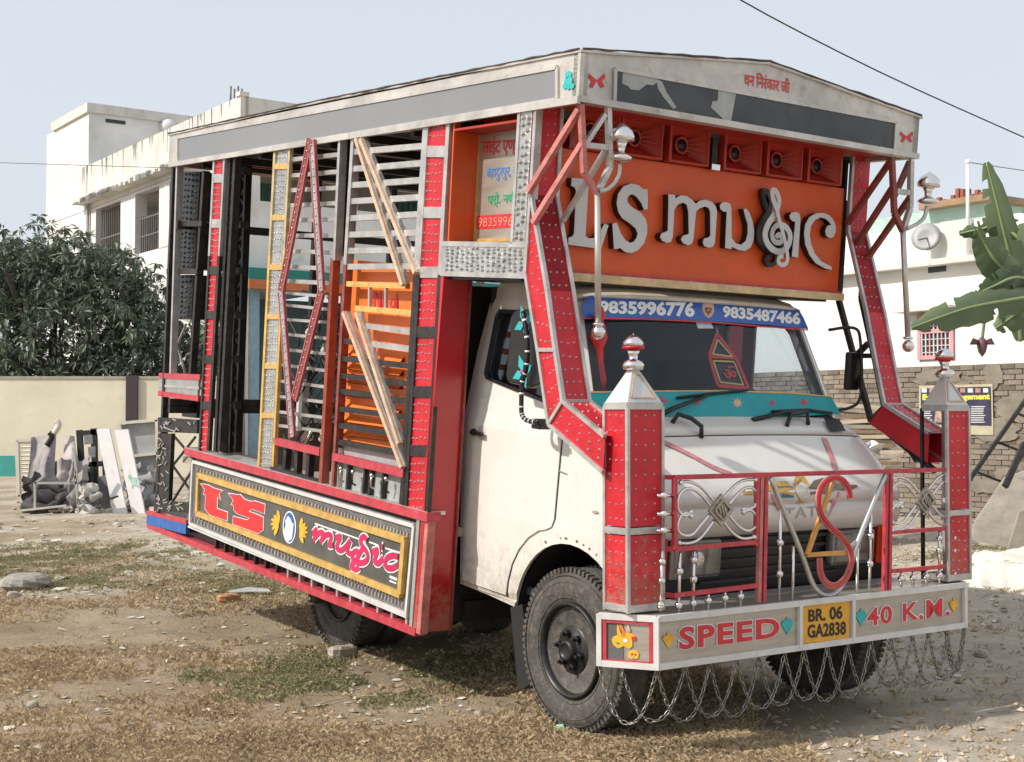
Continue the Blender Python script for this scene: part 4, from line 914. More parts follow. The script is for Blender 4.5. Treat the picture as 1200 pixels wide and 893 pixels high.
# ------------------------------------------------------------------ WHEELS
def wheel(c, sgn, steer=True):
    """c = centre of the outer face, sgn -1: outer face towards -VL"""
    ax = VL * sgn
    tp = [(.232, -.02), (.25, .0), (.30, .012), (.355, .006), (.385, -.012), (.398, -.035), (.402, -.11), (.398, -.175), (.385, -.2), (.30, -.21), (.24, -.19)]
    w = T(Geo().lathe(c, ax, tp, 56), 'wheel', rubber); w['label'] = 'dusty black tyre on a black steel rim'
    g = Geo()
    x = UP; y = ax.cross(UP)
    for k in range(76):
        t = 2 * math.pi * k / 76; d = x * math.cos(t) + y * math.sin(t); e = -x * math.sin(t) + y * math.cos(t)
        for h, dd in ((-.018, .0), (-.19, .5)):
            dk = d if dd == 0 else x * math.cos(t + .04) + y * math.sin(t + .04)
            g.slab(c + dk * .383 + ax * (h - .022) - e * .009, e * .018, dk * .026, ax * .036)
    T(g, 'tread_block', rubber, w, kind='stuff')
    for r in (.372, .338, .262): T(Geo().tube([c + (x * math.cos(t) + y * math.sin(t)) * r + ax * (.0065 if r == .372 else .008 if r > .3 else .004) for t in [k * math.pi / 28 for k in range(56)]], .003, 5, True), 'sidewall_ridge', rubber, w)
    rim = T(Geo().lathe(c, ax, [(.236, -.03), (.236, .012), (.224, .014), (.218, -.01), (.208, -.03), (.20, -.05), (.18, -.058), (.135, -.045), (.122, -.02), (.112, -.012), (.06, -.012), (.056, .012), (.05, .03), (.036, .038), (.034, .032), (.012, .03)], 40), 'rim', rimm, w)
    for k in range(6):
        g = Geo()
        t = k * math.pi / 3 + .3; p = c + (x * math.cos(t) + y * math.sin(t)) * .085
        g.lathe(p, ax, [(.018, -.012), (.018, .014), (.010, .016), (.010, .034), (.002, .035)], 6, False)
        T(g, 'wheel_nut', rimm, w)
    for k in range(8):
        t = k * math.pi / 4 + .1; d = x * math.cos(t) + y * math.sin(t); e = -x * math.sin(t) + y * math.cos(t)
        q = [c + d * (.152 + .016 * math.cos(a)) + e * (.034 * math.sin(a)) + ax * (-.052 + .006 * (1 - math.cos(a))) for a in [j * math.pi / 5 for j in range(10)]]
        T(Geo().poly([p + ax * .002 for p in q], ax * .004), 'rim_slot', black, w)
    return w
wheel(G(0 - .037, 0, .40), -1); wheel(G(-.037, 1.9, .40), 1)
wr = T(Geo().lathe(G(2.93, .29, .385), -VL, [(.2, -.02), (.25, .0), (.30, .012), (.355, .006), (.385, -.012), (.4, -.035), (.4, -.17), (.38, -.2), (.2, -.2)], 48), 'wheel', rubber)
wr['label'] = 'rear tyre half hidden under the body'
T(Geo().lathe(G(2.93, .29, .385), -VL, [(.225, -.02), (.22, .01), (.2, -.02), (.17, -.09), (.08, -.1), (.06, -.03), (.03, -.02)], 30), 'rim', rimm, wr)
for r in (.372, .32, .28): T(Geo().tube([G(2.93 + r * math.cos(t), .284, .385 + r * math.sin(t)) for t in [k * math.pi / 24 for k in range(48)]], .004, 5, True), 'sidewall_ridge', rubber, wr)
g = Geo()
for k in range(60):
    t = 2 * math.pi * k / 60; d = UP * math.cos(t) + UL * math.sin(t); e = -UP * math.sin(t) + UL * math.cos(t); g.slab(G(2.93, .27, .385) + d * .38 - e * .011, e * .022, d * .03, VL * .05)
T(g, 'tread_block', rubber, wr, kind='stuff')
T(Geo().lathe(G(2.93, .52, .385), -VL, [(.2, 0), (.38, 0), (.4, -.03), (.4, -.17), (.38, -.2), (.2, -.2)], 40), 'wheel', rubber)
T(Geo().lathe(G(2.93, 1.6, .385), VL, [(.06, 0), (.2, 0), (.38, 0), (.4, -.03), (.4, -.17), (.38, -.2), (.2, -.2)], 40), 'wheel', rubber)
T(Geo().poly([GS(x, y, .03) for x, y in ((598, 712), (612, 708), (622, 800), (612, 808), (607, 806))], VL * .25), 'mudflap', mat('black_rubber_flap', (.018, .018, .018), .6))

# ------------------------------------------------------------------ FRONT PLATFORM BUMPER (level with the ground)
ZT, ZBm = .672, .438; UB = -.837
out = [(-.606, -.27), (UB, -.131), (UB, 2.04), (-.606, 2.18)]
g = Geo(); tp = [G(u, v, ZT) for u, v in out] + [G(-.585, 2.17, ZT), G(-.585, -.262, ZT)]
bp = T(Geo().poly(tp, -UP * .02), 'bumper_deck', brushed)
g = Geo()
for (a, b), nm in (((out[0], out[1]), 'bumper_side_board'), ((out[1], out[2]), 'bumper_front_board'), ((out[2], out[3]), 'bumper_side_board')):
    A_, B_ = G(*a, ZT - .003), G(*b, ZT - .003); n = (B_ - A_).cross(UP).normalized(); n = n if n.dot(-UL) > 0 else -n
    bo = T(Geo().slab(A_, B_ - A_, -UP * (ZT - ZBm), -n * .03), nm, brushed)
    for z in (ZT - .012, ZBm + .01): T(Geo().bar(A_ * 1 + UP * (z - ZT + .003) + n * .006, B_ + UP * (z - ZT + .003) + n * .006, n, .028, .02), 'bumper_edge', whitemetal, bo)
    T(Geo().bar(B_ + n * .006, B_ - UP * (ZT - ZBm) + n * .006, n, .024, .022), 'bumper_edge', whitemetal, bo)
    if a == out[0]:
        T(Geo().bar(A_ + n * .006, A_ - UP * (ZT - ZBm) + n * .006, n, .024, .022), 'bumper_edge', whitemetal, bo)
        def cs(x, y, o_=.004): return A_ + (B_ - A_) * x - UP * (ZT - ZBm) * (1 - y) + n * o_
        for p, q in (((.09, .1), (.91, .1)), ((.09, .88), (.91, .88)), ((.09, .1), (.09, .88)), ((.91, .1), (.91, .88))): T(Geo().bar(cs(*p, .006), cs(*q, .006), n, .02, .01), 'red_border', redrail, bo)
        T(Geo().poly([cs(.11, .12, .003), cs(.42, .12, .003), cs(.42, .86, .003), cs(.11, .86, .003)], -n * .001), 'dark_strip', mat('smoke_grey', (.12, .12, .12), .4), bo)
        def fp_(pts, m, o_, nm_='flower_motif'): T(Geo().poly([cs(x, y, o_) for x, y in pts], n * .0004), nm_, m, bo)
        def sc8(pts): return [((x - 75) / 410, 1 - (y - 170) / 390) for x, y in pts]
        fp_(sc8([(245, 330), (225, 300), (215, 260), (205, 235), (200, 280), (205, 320), (175, 335), (162, 360), (175, 400), (210, 422), (250, 400), (290, 420), (312, 395), (310, 345), (330, 320), (300, 300), (265, 300)]), yellowm, .005)
        fp_(sc8([(262, 295), (275, 245), (285, 240), (300, 280), (290, 305)]), cream, .0065); fp_(sc8([(245, 355), (262, 342), (280, 355), (275, 372), (250, 372)]), whitel, .007)
        fp_(sc8([(190, 375), (215, 375), (225, 385), (205, 390)]), greenl, .007); fp_(sc8([(305, 325), (335, 325), (340, 345), (325, 360), (308, 350)]), redl, .006)
        fp_(sc8([(285, 440), (305, 425), (345, 428), (360, 450), (350, 485), (310, 495), (280, 485), (275, 460)]), yellowm, .005); fp_(sc8([(300, 455), (312, 445), (318, 455), (306, 465)]), brownred, .007); fp_(sc8([(325, 455), (335, 448), (342, 460), (332, 465)]), brownred, .007); fp_(sc8([(300, 475), (325, 470), (330, 485), (305, 488)]), cream, .007)
        fp_(sc8([(230, 330), (240, 300), (215, 245), (235, 245), (262, 300), (262, 330)]), mat('orange_motif_paint', (.7, .2, .02), .5), .0058)
FB = bo
fbd = [o for o in TR.children if o.name.startswith('bumper_front_board')][0]
def gf(x, y, o_=.004): return GF(x, y, UB) - UL * o_
for x in (936, 998): T(Geo().bar(gf(x, 691 + (1060 - x) * .11, .008), gf(x, 770 - (x - 860) * .14, .008), UL, .022, .02), 'divider', whitemetal, fbd)
def cliprow(pts, m, o_=.004, nm='lettering'): T(Geo().poly([gf(x, y, o_) for x, y in pts], -UL * .0005), nm, m, fbd)
def tbump(s, x0, x1, yb0, yb1, yt0, yt1, m, bold, off=.005):
    T(text_fn(s, lambda x, y: gf(lerp(x0, x1, x), lerp(lerp(yb0, yb1, x), lerp(yt0, yt1, x), y), off), bold, 1.12), 'lettering', m, fbd)
tbump('SPEED', 794, 914, 763, 747, 734, 722, whitel, .062, .003); tbump('SPEED', 795, 913, 762, 746.5, 735, 723, redl, .036)
tbump('40 K.M.', 1014, 1113, 735, 721, 712, 698, whitel, .062, .003); tbump('40 K.M.', 1015, 1112, 734, 721, 713, 699, redl, .026)
for (cx_, cy_, w, h, m) in ((782.5, 750, 7, 10, yellowm), (922, 733, 7, 11, tealm), (1008.5, 723, 6.5, 11, tealm), (1117, 709, 5, 9, yellowm)):
    cliprow([(cx_ - w, cy_ - h * .15), (cx_ - w * .6, cy_ - h * .55), (cx_ - w * .3, cy_ - h * .5), (cx_, cy_ - h), (cx_ + w * .25, cy_ - h * .6), (cx_ + w * .6, cy_ - h * .7), (cx_ + w, cy_ - h * .2), (cx_ + w * .45, cy_ + h * .45), (cx_ + w * .05, cy_ + h), (cx_ - w * .5, cy_ + h * .4)], m, .004, 'gem_motif')
npl = T(Geo().poly([gf(x, y, .006) for x, y in ((940, 707), (995, 702), (994, 748), (940, 754))], UL * .004), 'number_plate', platey, fbd)
def tplate(s, x0, x1, yb0, yb1, yt0, yt1): T(text_fn(s, lambda x, y: gf(lerp(x0, x1, x), lerp(lerp(yb0, yb1, x), lerp(yt0, yt1, x), y), .008), .03), 'plate_lettering', black, fbd)
tplate('BR. 06', 946, 986, 729, 725, 714, 709); tplate('GA2838', 945, 990, 748, 743.5, 732, 727.5)
T(Geo().slab(G(-.55, .1, .5), VL * 1.7, UP * .12, UL * .4), 'bumper_bracket', chm)

# --- chain fringe
att = [(703, 780), (727, 785), (771, 787), (802, 783), (833, 779), (862, 775), (890, 771), (918, 767), (943, 764), (968, 761), (994, 757), (1019, 753), (1045, 750), (1068, 747), (1089, 744), (1110, 741), (1131, 737)]
def at3(i):
    x, y = att[i]
    if i == 0: return G(-.606, -.27, ZBm)
    if i == 1: return G(-.69, -.22, ZBm)
    return G(UB - .0, buv(GF(x, y, UB))[1], ZBm)
def vlev(p): q = p - OG; return q.dot(VL)
pts3 = [at3(0), at3(1)] + [G(UB, vlev(GF(x, y, UB)), ZBm) for x, y in att[2:]]
def swag(a, b, sag, nm='chain_swag'):
    n_ = 60; P_ = []
    for k in range(n_ + 1):
        t = k / n_; P_.append(a * (1 - t) + b * t - UP * sag * (1 - abs(2 * t - 1) ** 2.3))
    L_ = [0]
    for p, q in zip(P_[:-1], P_[1:]): L_.append(L_[-1] + (q - p).length)
    step = .030; n = int(L_[-1] / step); g = Geo(); j = 0
    for k in range(n):
        s0 = (k + .5) * step
        while j < n_ - 1 and L_[j + 1] < s0: j += 1
        f = (s0 - L_[j]) / (L_[j + 1] - L_[j]); c = P_[j] * (1 - f) + P_[j + 1] * f; d = (P_[min(n_, j + 1)] - P_[j]).normalized()
        side = d.cross(UL if abs(d.dot(UL)) < .9 else VL).normalized(); nn = UL if k % 2 else side
        w_ = d.cross(nn).normalized(); jit = rnd.uniform(-.25, .25); w_ = (w_ + nn * jit).normalized()
        g.tube([c + d * (.0205 * math.cos(t)) + w_ * (.0085 * math.sin(t)) for t in [q * math.pi / 4 for q in range(8)]], .0032, 4, True)
    return T(g, nm, mat('chain_steel', (.34, .32, .29), .4, .85, .2, 20))
for i in range(len(pts3) - 2):
    off = VL * 0
    swag(pts3[i] - UL * (.006 if i % 2 else -.006), pts3[i + 2] - UL * (.006 if i % 2 else -.006), .255 + rnd.uniform(-.015, .015))
swag(pts3[-2], pts3[-1] + UL * .0, .2); swag(pts3[-1], G(-.606, 2.18, ZBm), .26)

# --- corner pillars
def finial(base, s=1.0, parent=None):
    f = T(Geo().lathe(base, UP, [(.012 * s, 0), (.045 * s, .004), (.052 * s, .022), (.045 * s, .04), (.02 * s, .05), (.022 * s, .07), (.034 * s, .098)], 18), 'finial_stem', chrome, parent)
    T(Geo().lathe(base + UP * .098 * s, UP, [(.03 * s, 0), (.052 * s, .0), (.052 * s, .012), (.03 * s, .014)], 18), 'finial_red_ring', redv, parent)
    T(Geo().lathe(base + UP * .112 * s, UP, [(.051 * s, 0), (.046 * s, .018), (.036 * s, .034), (.018 * s, .046), (.006 * s, .05), (.004 * s, .058)], 18), 'finial_cap', chrome, parent)
    return f
ZP0, ZP1, ZPM = .682, 1.605, 1.045
def pillar(c, l, r, openleft=False):
    """c front inner corner, l / r neighbours (ground plan corners)"""
    b = l + r - c; quad = [l, c, r, b]
    def at(p, z): return Vector((p.x, p.y, z))
    po = T(Geo().poly([at(p, ZP0) for p in quad], UP * .015), 'corner_pillar', silver)
    faces = [(l, c), (c, r), (r, b), (b, l)]
    cen = (l + r) / 2
    for i, (p, q) in enumerate(faces):
        n = (q - p).cross(UP).normalized(); n = n if n.dot(p - cen) > 0 else -n
        if not (openleft and i in (0, 3)):
            for z0, z1, ny in ((ZP0 + .03, ZPM - .02, 6), (ZPM + .02, ZP1 - .01, 8)):
                a_, b_, c_, d_ = at(p, z0), at(q, z0), at(q, z1), at(p, z1)
                o = T(Geo().poly([a_, b_, c_, d_], -n * .004), 'red_panel', redv, po)
                if i < 2: T(Geo().quadrow(a_, b_, c_, d_, 3, ny, n, .0055, .005, .1), 'stud', plate, po, kind='stuff')
        for z in (ZP0 + .02, ZPM, ZP1): T(Geo().bar(at(p, z) + n * .001, at(q, z) + n * .001, n, .03, .012), 'pillar_band', silver, po)
    for p in quad: T(Geo().box(at(p, (ZP0 + ZP1) / 2), (c - l).normalized() * .016, (r - c).normalized() * .016, UP * (ZP1 - ZP0)), 'pillar_edge', silver if p is not l or not openleft else dark, po)
    top = cen + UP * 0; ap = .028
    for i, (p, q) in enumerate(faces):
        a_, b_ = at(p, ZP1 + .016), at(q, ZP1 + .016); t_ = Vector((cen.x, cen.y, ZP1 + .165)); c_, d_ = t_ + (b_ - Vector((cen.x, cen.y, b_.z))) * .2, t_ + (a_ - Vector((cen.x, cen.y, a_.z))) * .2
        T(Geo().add([a_, b_, c_, d_], [(0, 1, 2, 3)]), 'pillar_cap_face', mat('white_cap_sheet', (.62, .62, .61), .35, .3, .08), po)
        if i == 1:
            n = (b_ - a_).cross(d_ - a_).normalized(); n = n if n.dot(-UL) > 0 else -n
            m_ = (a_ + b_ + c_ + d_) / 4
            q4 = [m_ + (w - m_) * .72 + n * .004 for w in (a_, b_, c_, d_)]
            for k in range(4): T(Geo().bar(q4[k], q4[(k + 1) % 4], n, .008, .004), 'gold_trim', cream, po)
    finial(Vector((cen.x, cen.y, ZP1 + .163)), 1.0, po)
    return quad
def plan(x, y, z=ZP0): p = hit(x, y, Vector((0, 0, z)), UP); return p
c_, l_, r_ = plan(736, 719), plan(706.5, 714.5), plan(766.5, 713)
l_ = c_ + (l_ - c_).dot(UL) * UL; r_ = c_ + (r_ - c_).dot(VL) * VL
print('pillar', [tuple(round(q, 3) for q in ((p - OG).dot(UL), (p - OG).dot(VL))) for p in (c_, l_, r_)])
pw, pd = (r_ - c_).length, (l_ - c_).length
pillar(c_, l_, r_)
fc = GF(1111, 678, UB + .02); fc.z = 0; fr_ = GF(1136.5, 675, UB + .02); fr_.z = 0
pillar(fc, fc + UL * pd, fc + (fr_ - fc).dot(VL) * VL, True)
q = fc + UL * pd
# --- railing on the platform
UR = UB + .035
def gr(x, y, d=0.): return GF(x, y, UR) + UL * d
def rl(name, m, a, b, w=.018, t=.018, parent=None, d=0.): return T(Geo().bar(gr(*a, d), gr(*b, d), UL, w, t), name, m, parent)
rail = rl('railing', redrail, (790, 559.5), (1120, 550), .022, .022)
rail['label'] = 'red top rail of the platform railing'
rl('rail_bar', redrail, (790, 644), (888, 635), .02, .02, rail); rl('rail_bar', redrail, (1044, 624), (1120, 618.5), .02, .02, rail)
rl('rail_bar', redrail, (789, 698), (888, 686), .02, .02, rail); rl('rail_bar', redrail, (1044, 669.5), (1120, 662.5), .02, .02, rail)
vP = vlev(gr(790, 600)); pr = (r_ - OG); 
for z_ in (vlev, ): pass
for (y0) in ((559.5), (644), (698)):
    p = gr(790, y0); q = Vector((r_.x, r_.y, p.z)) + UL * .06
    T(Geo().bar(p, q, UP, .02, .02), 'rail_bar', redrail, rail)
for a, b in (((790.5, 560), (790.5, 644)), ((892, 557), (888.5, 706)), ((897.5, 557), (894.5, 705)), ((1038.5, 553), (1036, 691)), ((1043.5, 553), (1041.5, 691)), ((1119, 551), (1119, 618)), ((887, 557), (886, 640))):
    rl('rail_post', redrail if a[0] != 892 else pinkst, a, b, .02, .02, rail)
def spindle(a, b, balls, r=.008, d=0., parent=None):
    o = T(Geo().tube([gr(*a, d), gr(*b, d)], r, 8), 'spindle', chrome, rail)
    for t in balls: T(Geo().ball(gr(*a, d) * (1 - t) + gr(*b, d) * t, .019, 10), 'spindle_ball', chrome, rail)
for y in (581, 602.5, 622): spindle((770, y), (789, y - .3), [.4], .009)
spindle((776, 646), (774, 716), [.18, .5, .9]); spindle((797, 646), (795, 718), [.33, .88]); spindle((813.5, 645), (812, 716), [.16, .48, .87])
for x, y in ((830, 694), (849.5, 691), (868, 689)): spindle((x, y), (x - .3, y + 22), [.45])
for x in (1056, 1070, 1085.5, 1101, 1117): spindle((x, 668 - (x - 1056) * .08), (x, 688 - (x - 1056) * .1), [.5])
spindle((1101, 622), (1101, 664), [.2, .55]); spindle((1117, 620), (1117, 662), [.25, .6]);
spindle((915, 588), (913, 704), [.415, .73]); spindle((930, 640), (928.5, 703), []); spindle((1021, 592), (1018.5, 693), [.36, .68]); spindle((1005, 640), (1004, 694), [])
def scroll(pts, name, m, r, ox=600, oy=460, k=4., mirror=None, d=.0, sx=1., balls=()):
    P_ = []
    for x, y in pts:
        X, Y = ox + x / k, oy + y / k
        P_.append((X, Y))
    if mirror: P_ = [(mirror[0] + (x - mirror[0]) * mirror[1] + mirror[2], y * 1.0 + mirror[3] + (y - 597) * (mirror[4] if len(mirror) > 4 else 0)) for x, y in P_]
    o = T(Geo().tube(smooth_path([gr(x, y, d) for x, y in P_], 5), r, 8), name, m, rail)
    if balls: T(Geo().ball(gr(*P_[0], d), .013, 8), 'scroll_ball', chrome, rail)
Cs = [[(790, 422), (830, 418), (880, 440), (920, 480), (958, 524)], [(838, 560), (815, 578), (788, 565), (775, 525), (785, 480), (815, 452), (850, 455), (890, 485), (935, 538)],
      [(840, 580), (812, 565), (785, 590), (776, 640), (800, 668), (845, 665), (885, 620), (925, 572)], [(783, 706), (835, 706), (885, 680), (948, 598)],
      [(1140, 408), (1085, 412), (1040, 440), (988, 498)], [(1085, 548), (1110, 545), (1140, 530), (1148, 480), (1130, 450), (1090, 450), (1050, 485), (1012, 530)],
      [(1085, 560), (1120, 552), (1148, 585), (1145, 625), (1105, 648), (1060, 625), (1012, 568)], [(1135, 678), (1080, 685), (1030, 655), (990, 605)]]
for c in Cs: scroll(c, 'scroll_bar', chrome, .0075, balls=True)
# the second ornament: the first one narrowed and moved along the rail
for c in Cs:
    P2 = []
    for x, y in c:
        X, Y = 600 + x / 4, 460 + y / 4; dx, dy = X - 843.5, Y - 597.5
        P2.append((1083.5 + dx * .80, 586.5 + dy * .86 - dx * .03))
    T(Geo().tube(smooth_path([gr(x, y) for x, y in P2], 5), .0075, 8), 'scroll_bar', chrome, rail); T(Geo().ball(gr(*P2[0]), .013, 8), 'scroll_ball', chrome, rail)
for cx_, cy_, w, h in ((843.5, 597.5, 15, 19), (1083.5, 586.5, 12, 17)):
    dm = mat('cast_metal_diamond', (.40, .36, .30), .4, .6, .2, 30)
    o = T(Geo().poly([gr(cx_ - w, cy_ + 1, -.014), gr(cx_, cy_ - h, -.014), gr(cx_ + w, cy_ - 1, -.014), gr(cx_, cy_ + h, -.014)], UL * .012), 'diamond_plate', dm, rail)
    q = [gr(cx_ - w * .62, cy_ + .6, -.02), gr(cx_, cy_ - h * .62, -.02), gr(cx_ + w * .62, cy_ - .6, -.02), gr(cx_, cy_ + h * .62, -.02)]
    for k in range(4): T(Geo().bar(q[k], q[(k + 1) % 4], UL, .008, .01), 'diamond_rib', dm, rail)
    for k in (-.25, 0, .25): T(Geo().bar(gr(cx_ + w * k - 2, cy_ - 5 + k * 10, -.02), gr(cx_ + w * k + 1.5, cy_ + 6 + k * 8, -.02), UL, .008, .008), 'diamond_rib', dm, rail)
def c6(x, y): return (860 + x / 5.58, 545 + y / 5.58)
vs_ = [c6(*p) for p in ((232, 82), (300, 260), (380, 450), (440, 600), (490, 740), (520, 800), (560, 842), (610, 852), (660, 828), (710, 760), (760, 630), (800, 500), (900, 250), (982, 66))]
T(Geo().tube(smooth_path([gr(x, y, -.01) for x, y in vs_], 3), .0135, 8), 'v_shaped_bar', mat('satin_silver', (.55, .55, .54), .28, .8, .1, 9), rail)
Sp = [c6(*p) for p in ((712, 212), (700, 150), (665, 100), (610, 82), (555, 105), (515, 165), (505, 245), (525, 325), (580, 400), (655, 465), (705, 540), (722, 600), (712, 670), (680, 740), (622, 782), (560, 768), (520, 700), (515, 602))]
sp3 = smooth_path([gr(x, y, -.045) for x, y in Sp], 4)
for dd, w, m in ((0, .018, redv), (.004, .034, pinkst)): T(ribbon(Geo(), [p + UL * dd for p in sp3], w, -UL * (.012 if dd == 0 else .01), 0, 0), 'letter_s', m, rail)
Lpts = [c6(*p) for p in ((617, 108), (450, 585), (705, 570))]
for a, b in zip(Lpts[:-1], Lpts[1:]): T(Geo().bar(gr(*a, -.028), gr(*b, -.028), UL, .021, .016), 'letter_l', mat('amber_letter_paint', (.62, .30, .07), .4, 0, .15, 20, dirt=.15), rail)
T(Geo().bar(gr(*c6(790, 500), -.01), gr(*c6(722, 560), -.01), UL, .016, .012), 'tie_bar', silver, rail)

# --- big bent red arms from the roof to the corner pillars
def arm(mirror):
    def pt(p, inner=0.):       # local body coordinates of a picture point on the near side plane
        b = buv(S(*p)); v = b[1] + inner
        return B(b[0], 2 * VC - v if mirror else v, b[2])
    W_ = .155
    rear = [(622.5, 229), (616.5, 320), (631, 410), (643.5, 497), (707, 553)]
    front = [(622.5, 227), (641.5, 340), (651, 410), (660, 470), (709, 511)]
    nmn = V if mirror else -V
    a = T(Geo().add([pt(front[0]), pt(front[0], W_), pt(front[1]), pt(front[1], W_)], [(0, 1, 3, 2)]), 'bent_arm', redv)
    g = Geo(); gs_ = Geo(); fs_ = Geo()
    for i in range(4):
        r0, r1, f0, f1 = pt(rear[i]), pt(rear[i + 1]), pt(front[i]), pt(front[i + 1])
        R0, R1, F0, F1 = pt(rear[i], W_), pt(rear[i + 1], W_), pt(front[i], W_), pt(front[i + 1], W_)
        fs_.add([f0, f1, F1, F0], [(0, 1, 2, 3)])
        if not mirror or i == 3:
            g.add([r0, r1, f1, f0], [(0, 1, 2, 3)]); g.add([R0, R1, F1, F0], [(0, 1, 2, 3)]); g.add([r0, r1, R1, R0], [(0, 1, 2, 3)])
        ln = (f1 - f0).length; wd = (f1 - r1).length
        n_ = (f1 - f0).cross(F0 - f0).normalized(); n_ = n_ if n_.dot(nU) > 0 else -n_
        T(Geo().quadrow(f0, F0, F1, f1, 3, max(2, int(ln / .062)), n_, .0065, .006, .12), 'stud', plate, a, kind='stuff')
        if not mirror or i == 3: T(Geo().quadrow(r0, f0, f1, r1, 2 if i == 0 else 3, max(2, int(ln / .062)), nmn, .0065, .006, .12), 'stud', plate, a, kind='stuff')
        for p, q in ((r0, r1), (f0, f1), (F0, F1)): T(Geo().bar(p, q, nmn, .02, .02), 'arm_edge', dark if mirror and p is r0 and i < 3 else silver, a)
    T(g, 'arm_sheet', redv, a); T(fs_, 'arm_sheet', redv, a)
    for p, q, r, s in ((rear[1], front[1], 0, 0), (rear[3], front[3], 0, 0), (rear[2], front[2], .4, 0)):
        if p == rear[1]: continue
        T(Geo().bar(pt(p) + nmn * .003, pt(q) + nmn * .003, nmn, .018, .016), 'arm_band', silver, a)
    T(Geo().bar(pt(front[3], 0) + nU * .003, pt(front[3], W_) + nU * .003, nU, .02, .016), 'arm_band', silver, a)
    # upper straight part behind the roof bracket
    b = buv(S(622.5, 228)); zt = zB + .02
    q = [B(b[0], SV, b[2]), B(b[0], SV + W_, b[2]), B(b[0] + .0, SV + W_, zt), B(b[0], SV, zt)]
    if mirror: q = [p + V * (2 * VC - 2 * (p - O).dot(V)) for p in q]
    T(Geo().poly(q, U * .02), 'arm_top_sheet', redv, a); T(Geo().quadrow(*q, 3, 8, nU, .006, .006, .12), 'stud', plate, a, kind='stuff')
    T(Geo().bar(q[1], q[2], nU, .02, .02), 'arm_edge', silver, a)
    for x0 in (0,):
        p0_ = pt((627, 130)); 
    # lower red triangular foot meeting the pillar
    return a
arm(False).__setitem__('label', 'near red studded arm bent down to the corner pillar'); arm(True).__setitem__('label', 'far red studded arm bent down to the corner pillar')
# dark bracing behind the far arm
def fb(a, b, w=.03, v=2.0, m=dark): T(Geo().bar(S(*a, v), S(*b, v), V, w, w), 'arm_brace', m)
for a, b in (((983, 352), (1021, 494)), ((1018, 402), (1003, 417)), ((1003, 417), (1024, 417)), ((1022, 492), (1096, 552)), ((1022, 492), (1036, 478)), ((983, 352), (990, 235)), ((1036, 478), (1075, 540))): fb(a, b, .028, 2.05)
# --- roof corner brackets, hanging rods, lamp finials
RP = rF + .012
def rp(x, y, d=0.): return FP(x, y, RP) + U * d
def rb(a, b, m=pinkst, w=.026, da=0., db=0., n='bracket_bar'): return T(Geo().bar(rp(*a, da), rp(*b, db), U, w, .026), n, m)
for a, b, m in (((680.5, 122), (684.5, 203), pinkst), ((684.5, 203), (699, 226), pinkst), ((712.5, 124), (714.5, 196), silver), ((714.5, 196), (700, 226), silver), ((685, 170), (712, 173), silver)): rb(a, b, m)
au = buv(S(622.5, 229))[0] - RP
T(Geo().bar(rp(679, 128), S(623, 226) - V * .02, V, .028, .028), 'bracket_brace', pinkst); T(Geo().bar(rp(683, 168), S(629, 262) - V * .02, V, .028, .028), 'bracket_brace', pinkst)
T(Geo().bar(rp(709, 134), rp(685, 170), U, .022, .022), 'bracket_brace', silver); T(Geo().bar(rp(711, 174), FP(660, 258, buv(S(630, 262))[0]), U, .022, .022), 'bracket_brace', silver)
for a, b in (((1045, 184), (1048, 250)), ((1048, 250), (1058, 271)), ((1067.5, 188), (1066.5, 244)), ((1066.5, 244), (1058, 271)), ((1050, 224), (1067, 226))): rb(a, b, brownred if a[0] < 1050 else silver, .03)
ru = buv(S(622.5, 229))[0]
for a, b in (((1044, 188), (993, 262)), ((1049, 215), (1001, 290)), ((1066, 190), (1047, 232)), ((1066, 232), (1008, 315))):
    T(Geo().bar(rp(*a), FP(*b, ru), V, .028, .028), 'bracket_brace', brownred)
rodm = mat('pale_steel_rod', (.55, .52, .47), .3, .6, .1, 10)
for a, b, r in (((700, 226), (701, 380), .016), ((1058, 271), (1064, 396), .016)):
    T(Geo().tube([rp(*a), rp(*b)], r, 10), 'hanging_rod', rodm)
    p = rp(*b); T(Geo().lathe(p - Z * .01, Z, [(.02, 0), (.032, .01), (.02, .02)], 12), 'rod_collar', chrome); T(Geo().ball(rp(b[0] + .3, b[1] + 9.5), .036, 16), 'rod_ball', chrome)
def pipe(pts, r=.012): T(Geo().tube(smooth_path([rp(x, y, -.02) for x, y in pts], 4), r, 8), 'curved_pipe', rodm)
pipe([(700, 224), (708, 222), (717, 214), (722, 204), (722.5, 192)]); pipe([(1060, 268), (1072, 262), (1080, 254), (1083, 242)])
def lampfin(x, y, s):
    b = rp(x, y, -.02)
    o = T(Geo().lathe(b, Z, [(.02, 0), (.05, .006), (.06, .02), (.045, .035), (.02, .045), (.022, .07), (.036, .10)], 20), 'lamp_finial', chrome)
    T(Geo().lathe(b + Z * .10, Z, [(.03, -.004), (.062, 0), (.066, .02), (.058, .045), (.038, .066), (.012, .082), (.003, .088)], 20), 'finial_dome', chrome, o)
lampfin(723.5, 190, 1); lampfin(1083.5, 240, 1)
